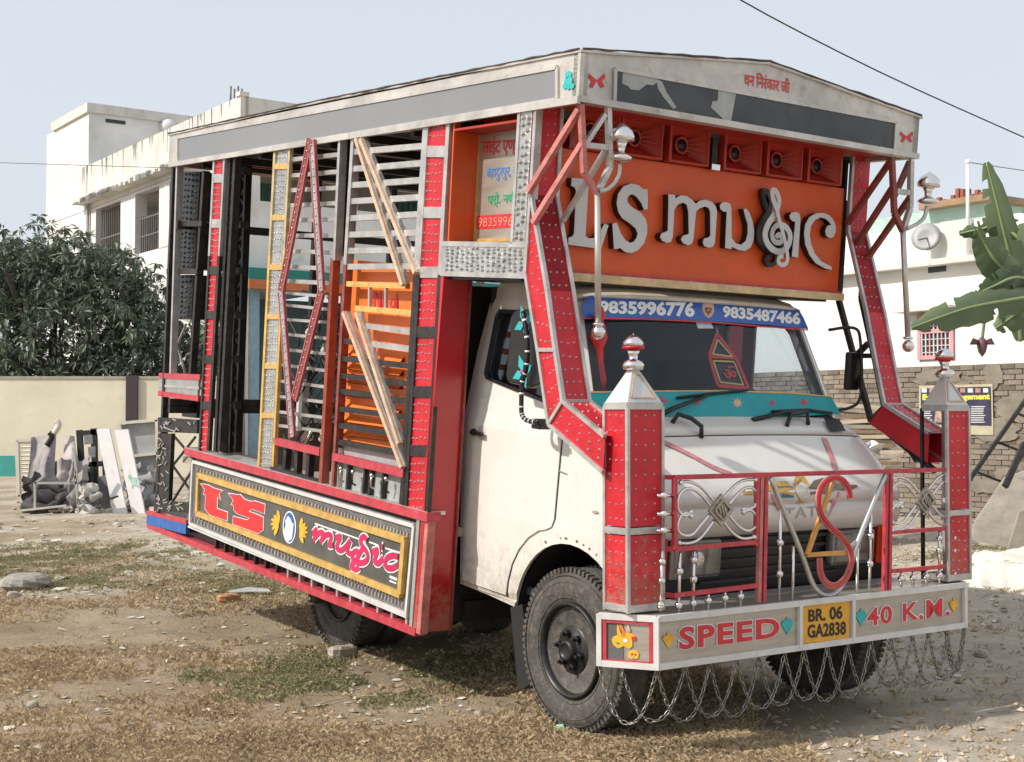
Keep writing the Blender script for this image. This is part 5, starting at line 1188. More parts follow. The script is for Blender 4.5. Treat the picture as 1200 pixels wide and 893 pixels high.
# ================================================================== SURROUNDINGS
def gh(x, y):
    n = noise.noise
    h = .05 * n(Vector((x * .35, y * .35, 3))) + .03 * n(Vector((x * 1.3, y * 1.3, 9))) + .012 * n(Vector((x * 4.5, y * 4.5, 1))) + .005 * n(Vector((x * 13, y * 13, 5)))
    far = max(0, y - 14) * .002
    q = Vector((x, y, 0)) - OG; u, v = q.dot(UL), q.dot(VL)
    k = 1.0
    for cu, cv in ((-.037, .1), (-.037, 1.8), (2.93, .4), (2.93, 1.5)):
        d = math.hypot(u - cu, v - cv); k = min(k, max(0, min(1, (d - .25) / .6)))
    rut = 0
    if x > 1.5: rut = .035 * math.sin(v * 3.4 + .6 * n(Vector((u * .7, v, 0)))) * min(1, (x - 1.5) / 2)
    return (h + far + rut) * k - .004
def gnoise(x, y, s, o=0): return noise.noise(Vector((x * s, y * s, o)))
def gpt(px, py):
    p = ground_at(px, py)
    for _ in range(3): p = hit(px, py, Vector((0, 0, gh(p.x, p.y))), UP)
    return p
# --- ground sheet
def axis(a, b, s, out):
    xs = [a + (b - a) * i / int((b - a) / s) for i in range(int((b - a) / s) + 1)]
    st, x = s, b
    hi = []
    while x < out: st *= 1.3; x += st; hi.append(x)
    st, x = s, a; lo = []
    while x > -out: st *= 1.3; x -= st; lo.append(x)
    return lo[::-1] + xs + hi
gx = axis(-7, 5.5, .055, 2500); gy = axis(5.2, 16, .055, 2500)
co = []; 
for y in gy:
    for x in gx:
        co.append((x, y, gh(x, y) if abs(x) < 60 and -10 < y < 80 else (.0 + (max(0, min(y, 80) - 14) * .002))))
nx_, ny_ = len(gx), len(gy)
me = bpy.data.meshes.new('ground')
fs = [(j * nx_ + i, j * nx_ + i + 1, (j + 1) * nx_ + i + 1, (j + 1) * nx_ + i) for j in range(ny_ - 1) for i in range(nx_ - 1)]
me.from_pydata(co, [], fs); me.polygons.foreach_set('use_smooth', [True] * len(fs))
def ground_mat():
    m = bpy.data.materials.new('dry_earth'); m.use_nodes = True; n, l = m.node_tree.nodes, m.node_tree.links; b = n['Principled BSDF']
    b.inputs['Roughness'].default_value = .95; b.inputs['Specular IOR Level'].default_value = .15
    tc = n.new('ShaderNodeTexCoord')
    def nz(s, d=8, r=.6, dist=0):
        t = n.new('ShaderNodeTexNoise'); t.inputs['Scale'].default_value = s; t.inputs['Detail'].default_value = d; t.inputs['Roughness'].default_value = r; t.inputs['Distortion'].default_value = dist
        l.new(tc.outputs['Object'], t.inputs[0]); return t.outputs[0]
    def ramp(i, a, b_, ca=(0, 0, 0, 1), cb=(1, 1, 1, 1)):
        r = n.new('ShaderNodeValToRGB'); r.color_ramp.elements[0].position = a; r.color_ramp.elements[1].position = b_; r.color_ramp.elements[0].color = ca; r.color_ramp.elements[1].color = cb; l.new(i, r.inputs[0]); return r.outputs[0]
    def mix(f, a, b_, mode='MIX'):
        x = n.new('ShaderNodeMix'); x.data_type = 'RGBA'; x.blend_type = mode
        if isinstance(f, float): x.inputs[0].default_value = f
        else: l.new(f, x.inputs[0])
        for s, i in ((a, 6), (b_, 7)):
            if isinstance(s, tuple): x.inputs[i].default_value = s
            else: l.new(s, x.inputs[i])
        return x.outputs[2]
    base = ramp(nz(.9, 10, .65, .4), .3, .7, (.27, .205, .135, 1), (.50, .41, .295, 1))
    # pale sandy ground towards the right and in bands on the left
    sx = n.new('ShaderNodeSeparateXYZ'); l.new(tc.outputs['Object'], sx.inputs[0])
    def mr(i, a, b_):
        r = n.new('ShaderNodeMapRange'); r.inputs['From Min'].default_value = a; r.inputs['From Max'].default_value = b_; l.new(i, r.inputs[0]); return r.outputs[0]
    def mth(op, a, b_):
        x = n.new('ShaderNodeMath'); x.operation = op
        for s, i in ((a, 0), (b_, 1)):
            if isinstance(s, (int, float)): x.inputs[i].default_value = s
            else: l.new(s, x.inputs[i])
        return x.outputs[0]
    w1 = nz(.5, 4, .6, .5)
    right = mr(mth('ADD', sx.outputs[0], mth('MULTIPLY', w1, 2.0)), 1.4, 3.0)
    farl = mr(mth('ADD', sx.outputs[1], mth('MULTIPLY', w1, 5.)), 13.5, 15.5)
    pal = mth('MAXIMUM', right, mth('MULTIPLY', farl, ramp(nz(.7, 6, .6, .8), .40, .56)))
    sand = ramp(nz(2.3, 10, .7, .6), .3, .72, (.38, .33, .26, 1), (.66, .59, .49, 1))
    c = mix(pal, base, sand)
    spots = ramp(nz(1.6, 8, .7, .3), .55, .68)
    c = mix(mth('MULTIPLY', spots, .6), c, (.42, .36, .27, 1))
    c = mix(mth('MULTIPLY', ramp(nz(.45, 5, .6, .2), .56, .66), .55), c, (.18, .15, .115, 1))
    c = mix(1.0, c, ramp(nz(38, 6, .8), .3, .75, (.72, .71, .7, 1), (1.12, 1.12, 1.12, 1)), 'MULTIPLY')
    l.new(c, b.inputs['Base Color'])
    bp = n.new('ShaderNodeBump'); bp.inputs['Strength'].default_value = .9; bp.inputs['Distance'].default_value = .03
    l.new(mth('ADD', nz(14, 10, .75), mth('MULTIPLY', nz(70, 4, .7), .4)), bp.inputs['Height']); l.new(bp.outputs[0], b.inputs['Normal'])
    return m
me.materials.append(ground_mat())
go = bpy.data.objects.new('ground', me); COL.objects.link(go); go['kind'] = 'structure'; go['label'] = 'bare brown and sandy earth ground'

# --- grass, leaves, litter
def leafmat(name, c1, c2, scale=1.3, rough=.7, trans=.25):
    m = bpy.data.materials.new(name); m.use_nodes = True; n, l = m.node_tree.nodes, m.node_tree.links; b = n['Principled BSDF']
    g_ = n.new('ShaderNodeNewGeometry'); r = n.new('ShaderNodeValToRGB'); r.color_ramp.elements[0].color = (*c1, 1); r.color_ramp.elements[1].color = (*c2, 1)
    tc = n.new('ShaderNodeTexCoord'); t = n.new('ShaderNodeTexNoise'); t.inputs['Scale'].default_value = scale; t.inputs['Detail'].default_value = 4
    l.new(tc.outputs['Object'], t.inputs[0])
    a = n.new('ShaderNodeMath'); a.operation = 'MULTIPLY_ADD'; l.new(g_.outputs['Random Per Island'], a.inputs[0]); a.inputs[1].default_value = .6; 
    s = n.new('ShaderNodeMath'); s.operation = 'SUBTRACT'; l.new(t.outputs[0], s.inputs[0]); s.inputs[1].default_value = .3; l.new(s.outputs[0], a.inputs[2])
    l.new(a.outputs[0], r.inputs[0]); l.new(r.outputs[0], b.inputs['Base Color']); b.inputs['Roughness'].default_value = rough; b.inputs['Specular IOR Level'].default_value = .3
    if trans:
        tr = n.new('ShaderNodeBsdfTranslucent'); l.new(r.outputs[0], tr.inputs[0]); mx = n.new('ShaderNodeMixShader'); mx.inputs[0].default_value = trans
        o = n['Material Output']; l.new(b.outputs[0], mx.inputs[1]); l.new(tr.outputs[0], mx.inputs[2]); l.new(mx.outputs[0], o.inputs[0])
    return m
greens = [(gpt(x, y), r, w) for x, y, r, w in ((225, 686, .55, 1), (270, 684, .8, 1), (310, 690, .6, 1), (200, 645, .6, .6), (60, 665, 1.6, .6), (110, 680, .7, .6), (20, 655, 1.5, .7), (150, 640, .7, .6), (350, 790, .7, .8), (420, 800, .6, .8), (470, 790, .5, .6), (380, 775, .5, .6), (1170, 650, .9, .9), (540, 800, .4, .4))]
def greenness(x, y):
    g_ = 0
    for p, r, w in greens:
        d = math.hypot(x - p.x, (y - p.y) * .8) / r
        if d < 1.2: g_ = max(g_, w * (1.2 - d))
    return g_
def blades(n, fn_density, hmin, hmax, ymax, seed):
    r = random.Random(seed); vs = []; fs = []
    tries = 0
    while len(fs) < n and tries < n * 12:
        tries += 1
        # sample uniformly over the picture plane, weighted to the near ground
        y = 5.6 + (ymax - 5.6) * r.random() ** 1.7; x = y * r.uniform(-.385, .385)
        if r.random() > fn_density(x, y): continue
        z = gh(x, y); k = r.randint(3, 6)
        for _ in range(k):
            a = r.uniform(0, 6.28); h = r.uniform(hmin, hmax); ln = h * r.uniform(.3, 1.6); w = r.uniform(.0007, .0015) * (1 + y * .12)
            bx, by = x + r.uniform(-.025, .025), y + r.uniform(-.025, .025)
            dx, dy = math.cos(a), math.sin(a)
            i = len(vs)
            vs += [(bx - dy * w, by + dx * w, z - .003), (bx + dy * w, by - dx * w, z - .003), (bx + dx * ln * .5, by + dy * ln * .5, z + h * .75), (bx + dx * ln, by + dy * ln, z + h * r.uniform(.5, 1))]
            fs += [(i, i + 1, i + 2), (i + 2, i + 1, i + 3)]
    me = bpy.data.meshes.new('blades'); me.from_pydata(vs, [], fs); return me
def dry_density(x, y):
    if x > 1.2 + .5 * gnoise(x, y, .6): return .03 if y < 9 else .05
    d = .40 + 1.5 * gnoise(x, y, .55, 4) + .7 * gnoise(x, y, 2.2, 7)
    if y > 11.5: d -= .3
    if x < -1.9 and y < 7: d -= .35
    return max(.02, min(1, d))
me = blades(300000, dry_density, .008, .04, 17, 3)
o = bpy.data.objects.new('dry_grass', me); COL.objects.link(o); me.materials.append(leafmat('dry_grass_blades', (.24, .17, .095), (.64, .51, .33), 2.2)); o['kind'] = 'stuff'; o['label'] = 'short dry brown grass over the bare earth'
me = blades(120000, lambda x, y: min(1, max(0, greenness(x, y) ** 1.6 * (.25 + 1.1 * gnoise(x, y, 1.8, 2) + .6 * gnoise(x, y, 6, 5)))), .008, .035, 22, 5)
o = bpy.data.objects.new('green_grass', me); COL.objects.link(o); me.materials.append(leafmat('green_grass_blades', (.11, .12, .055), (.40, .36, .21), 2.5)); o['kind'] = 'stuff'; o['label'] = 'patches of low green weeds on the earth'
def scraps(n, smin, smax, dens, seed, curl=.4, ymax=17):
    r = random.Random(seed); vs = []; fs = []
    while len(fs) < n:
        y = 5.7 + (ymax - 5.7) * r.random() ** 1.2; x = y * r.uniform(-.385, .385)
        if r.random() > dens(x, y): continue
        s = r.uniform(smin, smax); a = r.uniform(0, 6.28); k = r.uniform(.25, .8); z = gh(x, y) + .006; i = len(vs); c, s_ = math.cos(a), math.sin(a)
        for px_, py_, pz in ((-1, 0, .0), (-.3, k, r.uniform(0, curl)), (.5, k * .8, r.uniform(0, curl)), (1, r.uniform(-.3, .3), r.uniform(0, curl)), (.2, -k, .02), (-.6, -k * .7, 0)):
            X, Y = px_ * s, py_ * s; vs.append((x + X * c - Y * s_, y + X * s_ + Y * c, z + pz * s))
        fs.append(tuple(range(i, i + 6)))
    me = bpy.data.meshes.new('scraps'); me.from_pydata(vs, [], fs); return me
for nm, n, a, b, dens, m, lab in (('far_litter', 900, .02, .09, lambda x, y: .9 if y > 12 and (x < .5 or x > 3) else 0, leafmat('far_litter', (.25, .21, .16), (.70, .66, .58), 3, trans=0), 'straw, paper and rubble scattered over the pale earth towards the wall'),('dead_leaves', 2200, .005, .018, lambda x, y: .7 if x < 1 else .25, leafmat('dead_leaf', (.20, .14, .08), (.50, .40, .27), 3), 'small dead leaves scattered on the earth'),
        ('pale_litter', 700, .008, .04, lambda x, y: .9 if x < .5 else .5, leafmat('pale_litter', (.42, .38, .30), (.72, .69, .62), 3, trans=0), 'bits of pale paper and straw scattered on the earth'),
        ('gravel', 2600, .004, .014, lambda x, y: .5 if x > 1 else .35, leafmat('gravel_bits', (.16, .13, .10), (.45, .41, .35), 3, trans=0), 'fine gravel on the earth')):
    me = scraps(n, a, b, dens, len(nm), ymax=30 if nm == 'far_litter' else 17); o = bpy.data.objects.new(nm, me); COL.objects.link(o); me.materials.append(m); o['kind'] = 'stuff'; o['label'] = lab

r_c = random.Random(77); vs = []; fs = []
while len(fs) < 8 * 5200:
    y = 5.8 + 22 * r_c.random() ** 1.8; x = y * r_c.uniform(-.385, .385)
    if gnoise(x, y, .8, 11) + (.25 if x > 1.3 or y > 12 else -.05) < r_c.uniform(-.1, .5): continue
    s = .004 + .022 * r_c.random() ** 3 * (1 + y * .04); z = gh(x, y); i = len(vs)
    for dx, dy, dz in ((1, 0, 0), (0, 1, 0), (-1, 0, 0), (0, -1, 0), (0, 0, .7), (0, 0, -.5)): vs.append((x + dx * s * r_c.uniform(.6, 1.3), y + dy * s * r_c.uniform(.6, 1.3), z + s * .2 + dz * s * r_c.uniform(.6, 1.1)))
    fs += [(i, i + 1, i + 4), (i + 1, i + 2, i + 4), (i + 2, i + 3, i + 4), (i + 3, i, i + 4), (i + 1, i, i + 5), (i + 2, i + 1, i + 5), (i + 3, i + 2, i + 5), (i, i + 3, i + 5)]
me = bpy.data.meshes.new('clods'); me.from_pydata([tuple(v) for v in vs], [], fs); me.materials.append(leafmat('earth_clods', (.24, .19, .13), (.58, .50, .40), 2, .95, 0))
o = bpy.data.objects.new('earth_clods', me); COL.objects.link(o); o['kind'] = 'stuff'; o['label'] = 'loose clods and pebbles strewn over the earth'
def stone(px, py, sx, sy, sz, m, name, label, cat, seed, blocky=.6, group=None):
    p = gpt(px, py); r = random.Random(seed)
    g = Geo(); n_, k_ = 9, 12; vs = []
    rot = r.uniform(0, 3)
    for j in range(n_ + 1):
        th = math.pi * j / n_
        for i in range(k_):
            ph = 2 * math.pi * i / k_; d = Vector((math.sin(th) * math.cos(ph), math.sin(th) * math.sin(ph), math.cos(th)))
            mx_ = max(abs(d.x), abs(d.y), abs(d.z)); d2 = d / mx_; q = d.lerp(d2, blocky); q *= 1 + .12 * noise.noise(d * 2.5 + Vector((seed, 0, 0)))
            X, Y = q.x * sx, q.y * sy; vs.append((p.x + X * math.cos(rot) - Y * math.sin(rot), p.y + X * math.sin(rot) + Y * math.cos(rot), p.z + sz * .8 + q.z * sz))
    g.add(vs, [(j * k_ + i, j * k_ + (i + 1) % k_, (j + 1) * k_ + (i + 1) % k_, (j + 1) * k_ + i) for j in range(n_) for i in range(k_)])
    return solo(g, name, m, p, label, cat, group)
stm = mat('pale_stone', (.40, .35, .28), .9, 0, .2, 12, .5, 40, dirt=.3)
stone(402, 771, .10, .055, .045, stm, 'wedge_stone', 'pale block wedged by the rear wheel', 'stone', 3, .8)
stone(268, 706, .10, .055, .04, mat('orange_brick', (.42, .21, .10), .9, 0, .2, 12, .4, 30, dirt=.2), 'loose_brick', 'single orange brick lying on the grass beside the truck', 'brick', 8, .95)
stone(30, 690, .28, .2, .08, mat('grey_mound_stone', (.30, .28, .24), .95, 0, .2, 8, .5, 30, dirt=.2), 'boulder', 'low grey boulder half buried at the left edge', 'stone', 12, .3)
stone(38, 829, .03, .024, .02, stm, 'pebble', 'small dark pebble at the bottom left', 'stone', 14, .3)
for k, (x, y, s) in enumerate(((540, 700, .04), (15, 700, .05), (560, 838, .02), (590, 716, .02), (1150, 770, .05), (1100, 820, .03))):
    stone(x, y, s, s * .7, s * .6, stm, 'loose_stone', ['grey stone on the ground below the deck', 'small stone next to the boulder', 'tiny stone in front of the rear wheel', 'stone in the shade under the body', 'stone on the sandy track right of the bumper', 'little stone on the sandy track at the lower right'][k], 'stone', 20 + k, .4)
p = gpt(292, 697); solo(Geo().poly([p + Vector(q) for q in ((-.18, 0, .03), (-.02, .02, .06), (.16, 0, .05), (.2, -.05, .03), (0, -.05, .03), (-.17, -.04, .02))], Vector((0, 0, .006))), 'metal_scrap', silver, p, 'bent grey metal strip lying behind the orange brick', 'scrap')
p = gpt(655, 858); solo(Geo().poly([p + Vector(q) for q in ((-.035, 0, .004), (-.01, .015, .03), (.02, .01, .035), (.032, -.012, .012), (0, -.02, .006))], Vector((0, 0, .004))), 'green_wrapper', mat('green_foil', (.05, .42, .2), .4, 0, .3, 60, col2=(.6, .65, .6)), p, 'crumpled green wrapper at the foot of the front wheel', 'litter')
g = Geo(); g.tube(smooth_path([gpt(x, y) + UP * .015 for x, y in ((362, 831), (400, 822), (430, 819), (462, 818))], 4), .003, 5); solo(g, 'dry_twig', mat('straw_stem', (.45, .40, .22), .8), gpt(400, 822), 'long thin straw lying in front of the rear wheel', 'twig')

# --- left boundary wall with teal foot and dark pilaster
YW = 36.0
def onY(px, py, Y): r = ray(px, py); return CAM + r * (Y / r.y)
wz = onY(70, 441, YW).z; xe = onY(262, 441, YW).x; gb_ = gh(-12, YW) - .3
wall = root('boundary_wall', Vector((onY(60, 500, YW).x, YW, 0)), 'long cream boundary wall with a teal foot and a dark pilaster, in front of the mango tree', 'wall')
wm = mat('cream_wall_plaster', (.66, .61, .48), .9, 0, .1, .6, .15, 12, dirt=.12, dirtcol=(.36, .32, .25))
Geo().slab(Vector((-45, YW, gb_)), Vector((xe + 45, 0, 0)), Vector((0, .25, 0)), Vector((0, 0, wz - gb_ - .06))).build('wall_face', wm, wall)
Geo().slab(Vector((-45, YW - .03, wz - .06)), Vector((xe + 45, 0, 0)), Vector((0, .31, 0)), Vector((0, 0, .06))).build('coping', mat('coping_grey', (.36, .33, .28), .9, 0, .2, 2, dirt=.3), wall)
tz = onY(10, 534, YW).z; xt = onY(19, 540, YW).x
Geo().slab(Vector((-45, YW - .012, gb_)), Vector((xt + 45, 0, 0)), Vector((0, .02, 0)), Vector((0, 0, tz - gb_))).build('teal_foot', mat('teal_wall_paint', (.05, .30, .27), .85, 0, .1, 2, dirt=.15), wall)
a, b = onY(147.5, 443, YW - .1).x, onY(161, 443, YW - .1).x
Geo().slab(Vector((a, YW - .1, gb_)), Vector((b - a, 0, 0)), Vector((0, .1, 0)), Vector((0, 0, wz - gb_ + .02))).build('pilaster', mat('dark_brown_paint', (.05, .035, .04), .8, 0, .1, 3), wall)

# --- white college-like building behind
CB = onY(283, 491, 40.0); CB.z = 0
bt = Matrix(((UL.x, VL.x, 0, CB.x), (UL.y, VL.y, 0, CB.y), (0, 0, 1, 0), (0, 0, 0, 1)))
bw = mat('whitewashed_wall', (.68, .67, .65), .9, 0, .12, .5, .15, 8, dirt=.24, dirtcol=(.42, .41, .38))
bw2 = mat('stained_parapet', (.62, .60, .55), .9, 0, .15, .9, .15, 8, dirt=.35, dirtcol=(.28, .27, .25), stretch=(1, 1, .35))
shade = mat('shaded_verandah_wall', (.42, .37, .30), .9, 0, .1, 1)  # wall colour darkened to carry the verandah's shade
bl = root('white_building', CB, 'white two storey building with barred verandah and a tall stair tower at its left end', 'building', mw=None)
def L_(t, s, z): return CB + UL * t + VL * s + UP * z
def hL(px, py, s=0.): return hit(px, py, CB + VL * s, VL)
def tl(p): q = p - CB; return q.dot(UL), q.dot(VL), q.z
def bb(name, m, t0, t1, s0, s1, z0, z1, parent=None): return Geo().slab(L_(t0, s0, z0), UL * (t1 - t0), VL * (s1 - s0), UP * (z1 - z0)).build(name, m, parent or bl)
zPT = tl(hL(190, 157))[2]; zPB = tl(hL(190, 199))[2]; zBM = tl(hL(175, 222))[2]; zSI = tl(hL(165, 297))[2]; zFL = 5.55
tA = tl(hL(100, 200))[0]
bb('parapet', bw2, -.15, tA, -.15, .1, zPB, zPT); bb('roof_slab', bw2, -.45, tA, -.45, 12, zPB - .22, zPB - .02)
bb('beam', bw, 0, tA, 0, .3, zBM, zPB - .22)
bb('lower_wall', bw, 0, tA, 0, .25, -.3, zSI); 
for a, b in ((99, 113), (142, 159), (187, 199), (232, 250), (274, 283)):
    t1, t0 = tl(hL(a, 250))[0], tl(hL(b, 250))[0]; bb('column', bw, t0, t1, -.02, .4, zSI, zBM)
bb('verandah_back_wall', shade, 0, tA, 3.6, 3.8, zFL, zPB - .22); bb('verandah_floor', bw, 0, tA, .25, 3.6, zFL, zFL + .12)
for a, b in ((118, 138), (164, 184), (205, 226)):
    t1, t0 = tl(hL(a, 270, 3.55))[0], tl(hL(b, 270, 3.55))[0]; w_ = bb('verandah_window', mat('dark_window', (.03, .035, .04), .3), t0, t1, 3.54, 3.6, zSI - .2, zBM - .5)
grm = mat('grille_grey', (.16, .15, .14), .6, .3)
for a, b in ((114, 141), (160, 187)):
    t1, t0 = tl(hL(a, 270))[0], tl(hL(b, 270))[0]
    gr_ = bb('grille_frame', grm, t0, t1, .12, .16, zSI, zSI + .05)
    zG = zBM if a == 114 else lerp(zSI, zBM, .62)
    for z in (lerp(zSI, zG, .45), zG - .1): bb('grille_rail', grm, t0, t1, .12, .16, z, z + .05, gr_)
    n_ = 11
    for k in range(n_): t = t0 + (t1 - t0) * (k + .5) / n_; Geo().slab(L_(t, .125, zSI), UL * .035, VL * .03, UP * (zG - zSI)).build('grille_bar', grm, gr_)
# stair tower
zTT = tl(hL(104, 122))[2]; tC = tl(hL(104, 150, -.05))[0]; tE = tl(hL(64, 150, -.05))[0]; sE = (hit(233, 137, L_(tC, 0, 0), UL) - CB).dot(VL)
tw_ = bb('stair_tower', bw, tC, tE, -.05, sE, -.3, zTT - .35); bb('tower_parapet', bw2, tC - .1, tE + .1, -.15, sE + .1, zTT - .35, zTT, tw_)
bb('tower_fin', bw, tE, tl(hL(55, 150, .3))[0], .3, 2.5, -.3, zTT - .1, tw_)
for a, b, y0, y1 in ((124, 147, 139, 146),):
    p = hit(a, y0, L_(tC - .02, 0, 0), UL); q = hit(b, y1, L_(tC - .02, 0, 0), UL); bb('vent_slot', mat('dark_window', (.03, .035, .04)), tC - .03, tC, (p - CB).dot(VL), (q - CB).dot(VL), q.z, p.z, tw_)
for k in range(4): Geo().tube([hL(270 + k * 4.3, 124), hL(270.5 + k * 4.3, 101 + (k % 2) * 3)], .03, 5).build('rebar', grm, bl)
pc = hL(197, 150, 3.0); Geo().ball(pc, .35, 14).build('roof_globe', mat('pale_tank', (.6, .6, .6), .5), bl)
Geo().slab(L_(-.2, -.2, zPT), UL * .3, VL * .3, UP * .12).build('corner_stub', bw2, bl)
for k in range(3): Geo().bar(onY(188, 148 + 0, 52) , onY(193, 164, 52), UP, .05, .05) if k < 0 else None
# wing seen through the truck
def hR(px, py, t=0.): return hit(px, py, CB + UL * t, UL)
zr = lambda px, py: tl(hR(px, py))[2]
z_up, z_lo, z_sl = zr(330, 238), zr(330, 318), zr(330, 332)
SW = 17
bb('wing_parapet', bw2, -.15, .1, 0, SW, zPB, zPT); bb('wing_wall_band', bw, 0, .25, .3, SW, zr(330, 205) + .4, zPB - .22)
bb('balcony_wall', bw, -.02, .2, .2, SW, z_lo, z_up); bb('floor_slab', mat('green_slab_edge', (.02, .2, .17), .8), -.5, 2.5, -.02, SW, z_sl + .02, z_lo)
bb('orange_band', mat('orange_band', (.5, .16, .06), .8), -.52, -.4, -.02, SW, z_sl - .25, z_sl + .02)
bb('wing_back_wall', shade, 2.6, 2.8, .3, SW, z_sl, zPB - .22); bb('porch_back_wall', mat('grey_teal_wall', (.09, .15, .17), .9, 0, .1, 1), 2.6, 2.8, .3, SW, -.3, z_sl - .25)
for k in range(6):
    s0 = 1.0 + k * 2.8
    w_ = bb('wing_window', mat('green_shutter', (.03, .13, .11), .6), 2.5, 2.6, s0, s0 + 1.1, z_up - .3, z_up + 1.0)
    for j in range(5): bb('window_bar', grm, 2.46, 2.49, s0 + .1 + j * .22, s0 + .14 + j * .22, z_up - .3, z_up + 1.0, w_)
for k in range(6): bb('wing_column', bw, 0, .35, .2 + k * 3.2, .55 + k * 3.2, z_up, zr(330, 205) + .4); bb('porch_column', mat('pale_blue_paint', (.25, .38, .45), .8), .0, .35, .2 + k * 3.2, .55 + k * 3.2, -.3, z_sl - .25)
for k in range(4): bb('porch_door', mat('blue_door', (.03, .13, .20), .6), 2.5, 2.6, 1.5 + k * 3.6, 2.6 + k * 3.6, 0, 2.4)

# rain pipe, streaks and small fittings
for a in (103, 286): 
    Geo().tube([hL(a, 205, -.12), Vector((hL(a, 205, -.12).x, hL(a, 205, -.12).y, 0))], .07, 8).build('rain_pipe', mat('grey_pipe', (.35, .34, .32), .7), bl)
stn = mat('black_damp_stain', (.22, .215, .20), .95, 0, .3, 3)
r7 = random.Random(21)
for k in range(46):
    t = r7.uniform(.2, tA - .2); h_ = r7.uniform(.15, .8); w_ = r7.uniform(.03, .12)
    Geo().poly([L_(t, -.153, zPT - .0), L_(t + w_, -.153, zPT), L_(t + w_ * .6, -.153, zPT - h_), L_(t + w_ * .3, -.153, zPT - h_ * 1.05)], VL * .002).build('damp_streak', stn, bl)
for k in range(60):
    t = r7.uniform(0, tA); Geo().slab(L_(t, -.46, zPB - .24), UL * r7.uniform(.2, .7), VL * .01, UP * r7.uniform(.05, .2)).build('damp_patch', stn, bl)
# --- mango tree behind the wall
def leafcloud(center, rad, n_clump, per, L, W, seed, droop=.7, surf=.5, maxz=None):
    r = random.Random(seed); vs = []; fs = []
    for _ in range(n_clump):
        while True:
            d = Vector((r.gauss(0, 1), r.gauss(0, 1), r.gauss(0, 1))); d.normalize()
            if d.z > -.6: break
        k = (surf + (1 - surf) * r.random()) * (1 + .16 * noise.noise(d * 2.2 + Vector((seed, 0, 0))) + .10 * noise.noise(d * 6 + Vector((0, seed, 0))))
        c = center + Vector((d.x * rad[0], d.y * rad[1], d.z * rad[2])) * k
        ax = (d + Vector((r.gauss(0, .4), r.gauss(0, .4), r.gauss(0, .4)))).normalized()
        for j in range(per):
            a = r.uniform(0, 6.283); el = r.uniform(-.9, .6)
            x = ax.orthogonal().normalized(); y = ax.cross(x)
            o = (x * math.cos(a) + y * math.sin(a)) * math.cos(el) + ax * math.sin(el); o.z -= droop * r.random(); o.normalize()
            l_ = L * r.uniform(.6, 1.15); w = W * r.uniform(.7, 1.2); sd2 = o.cross(Vector((r.gauss(0, .5), r.gauss(0, .5), 1))).normalized() * w
            b0 = c + o * .03; m1 = b0 + o * l_ * .45; tip = b0 + o * l_ - UP * l_ * .25 * droop
            i = len(vs); vs += [tuple(b0), tuple(m1 + sd2), tuple(tip), tuple(m1 - sd2)]; fs += [(i, i + 1, i + 2, i + 3)]
    return vs, fs
YT = 39.5
mroot = root('mango_tree', Vector((onY(60, 500, YT).x, YT, gh(-13, YT))), 'large dark green mango tree rising behind the cream wall', 'tree')
mm = leafmat('mango_leaves', (.045, .065, .042), (.24, .28, .21), .8, .5, .15)
vs, fs = [], []
for (px, py, rx, rz, n_, sd2) in ((60, 420, 3.9, 4.1, 1150, 1), (-70, 430, 4.2, 4.2, 700, 2), (170, 455, 2.7, 2.9, 620, 3), (95, 345, 2.4, 1.7, 380, 5), (240, 470, 1.6, 1.9, 300, 6), (10, 330, 2.2, 1.6, 320, 7)):
    c = onY(px, py, YT + (1.2 if sd2 in (2, 6) else 0)); v, f = leafcloud(c, (rx, rx * .8, rz), int(n_ * 1.15), 13, .28, .038, sd2 * 7, .7, .5)
    k = len(vs); vs += v; fs += [tuple(i + k for i in q) for q in f]
g = Geo(); g.v = vs; g.f = fs; g.sm = [False] * len(fs)
def fastbuild(g, name, m, parent, **props):
    inv = ROOTM[parent.name]; me = bpy.data.meshes.new(name); me.from_pydata([tuple(inv @ Vector(p)) for p in g.v], [], g.f); me.materials.append(m)
    o = bpy.data.objects.new(name, me); COL.objects.link(o); o.parent = parent
    for k, v in props.items(): o[k] = v
    return o
fastbuild(g, 'crown', mm, mroot, kind='stuff')
tb = mroot.location.copy()
bark = mat('dark_bark', (.07, .055, .045), .9, 0, .3, 5, .5, 20)
Geo().tube(smooth_path([tb - UP * .3, tb + Vector((.1, 0, 1.5)), tb + Vector((.3, 0, 3))], 3), [.35] * 3 + [.3] * 4, 10).build('trunk', bark, mroot)
for k in range(7):
    a = k * .9; e = tb + Vector((math.cos(a) * 2.8, math.sin(a) * 2.2, 3.8 + (k % 3) * .9)); Geo().tube(smooth_path([tb + UP * 1.8, (tb + e) / 2 + UP * 1.2, e], 4), [.16, .15, .14, .13, .11, .09, .07, .06, .04], 7).build('limb', bark, mroot)

# --- junk leaning by the wall
def J(px, py, d): return onY(px, py, d)
dj = 23.0
jp = gpt(60, 602)
tmr0 = mat('brown_timber', (.20, .14, .09), .85, 0, .2, 4, .3, 30); bldk = mat('black_wood', (.02, .02, .022), .7)
lv = root('louvred_panel', J(36, 585, dj + .8), 'white slatted plastic panel leaning at the left end of the junk pile', 'panel')
plm = mat('ivory_plastic', (.62, .58, .48), .5, 0, .08, 5, dirt=.15)
for a, b in (((20, 516), (22, 582)), ((50, 515), (50, 580)), ((20, 516), (50, 515)), ((22, 582), (50, 580))): Geo().bar(J(*a, dj + .8), J(*b, dj + .8), Vector((0, 1, 0)), .06, .06).build('frame_bar', plm, lv)
for k in range(13): y = 519 + k * 4.9; Geo().bar(J(21, y, dj + .8), J(50, y - .5, dj + .8), Vector((0, .7, .7)), .03, .04).build('slat', plm, lv)
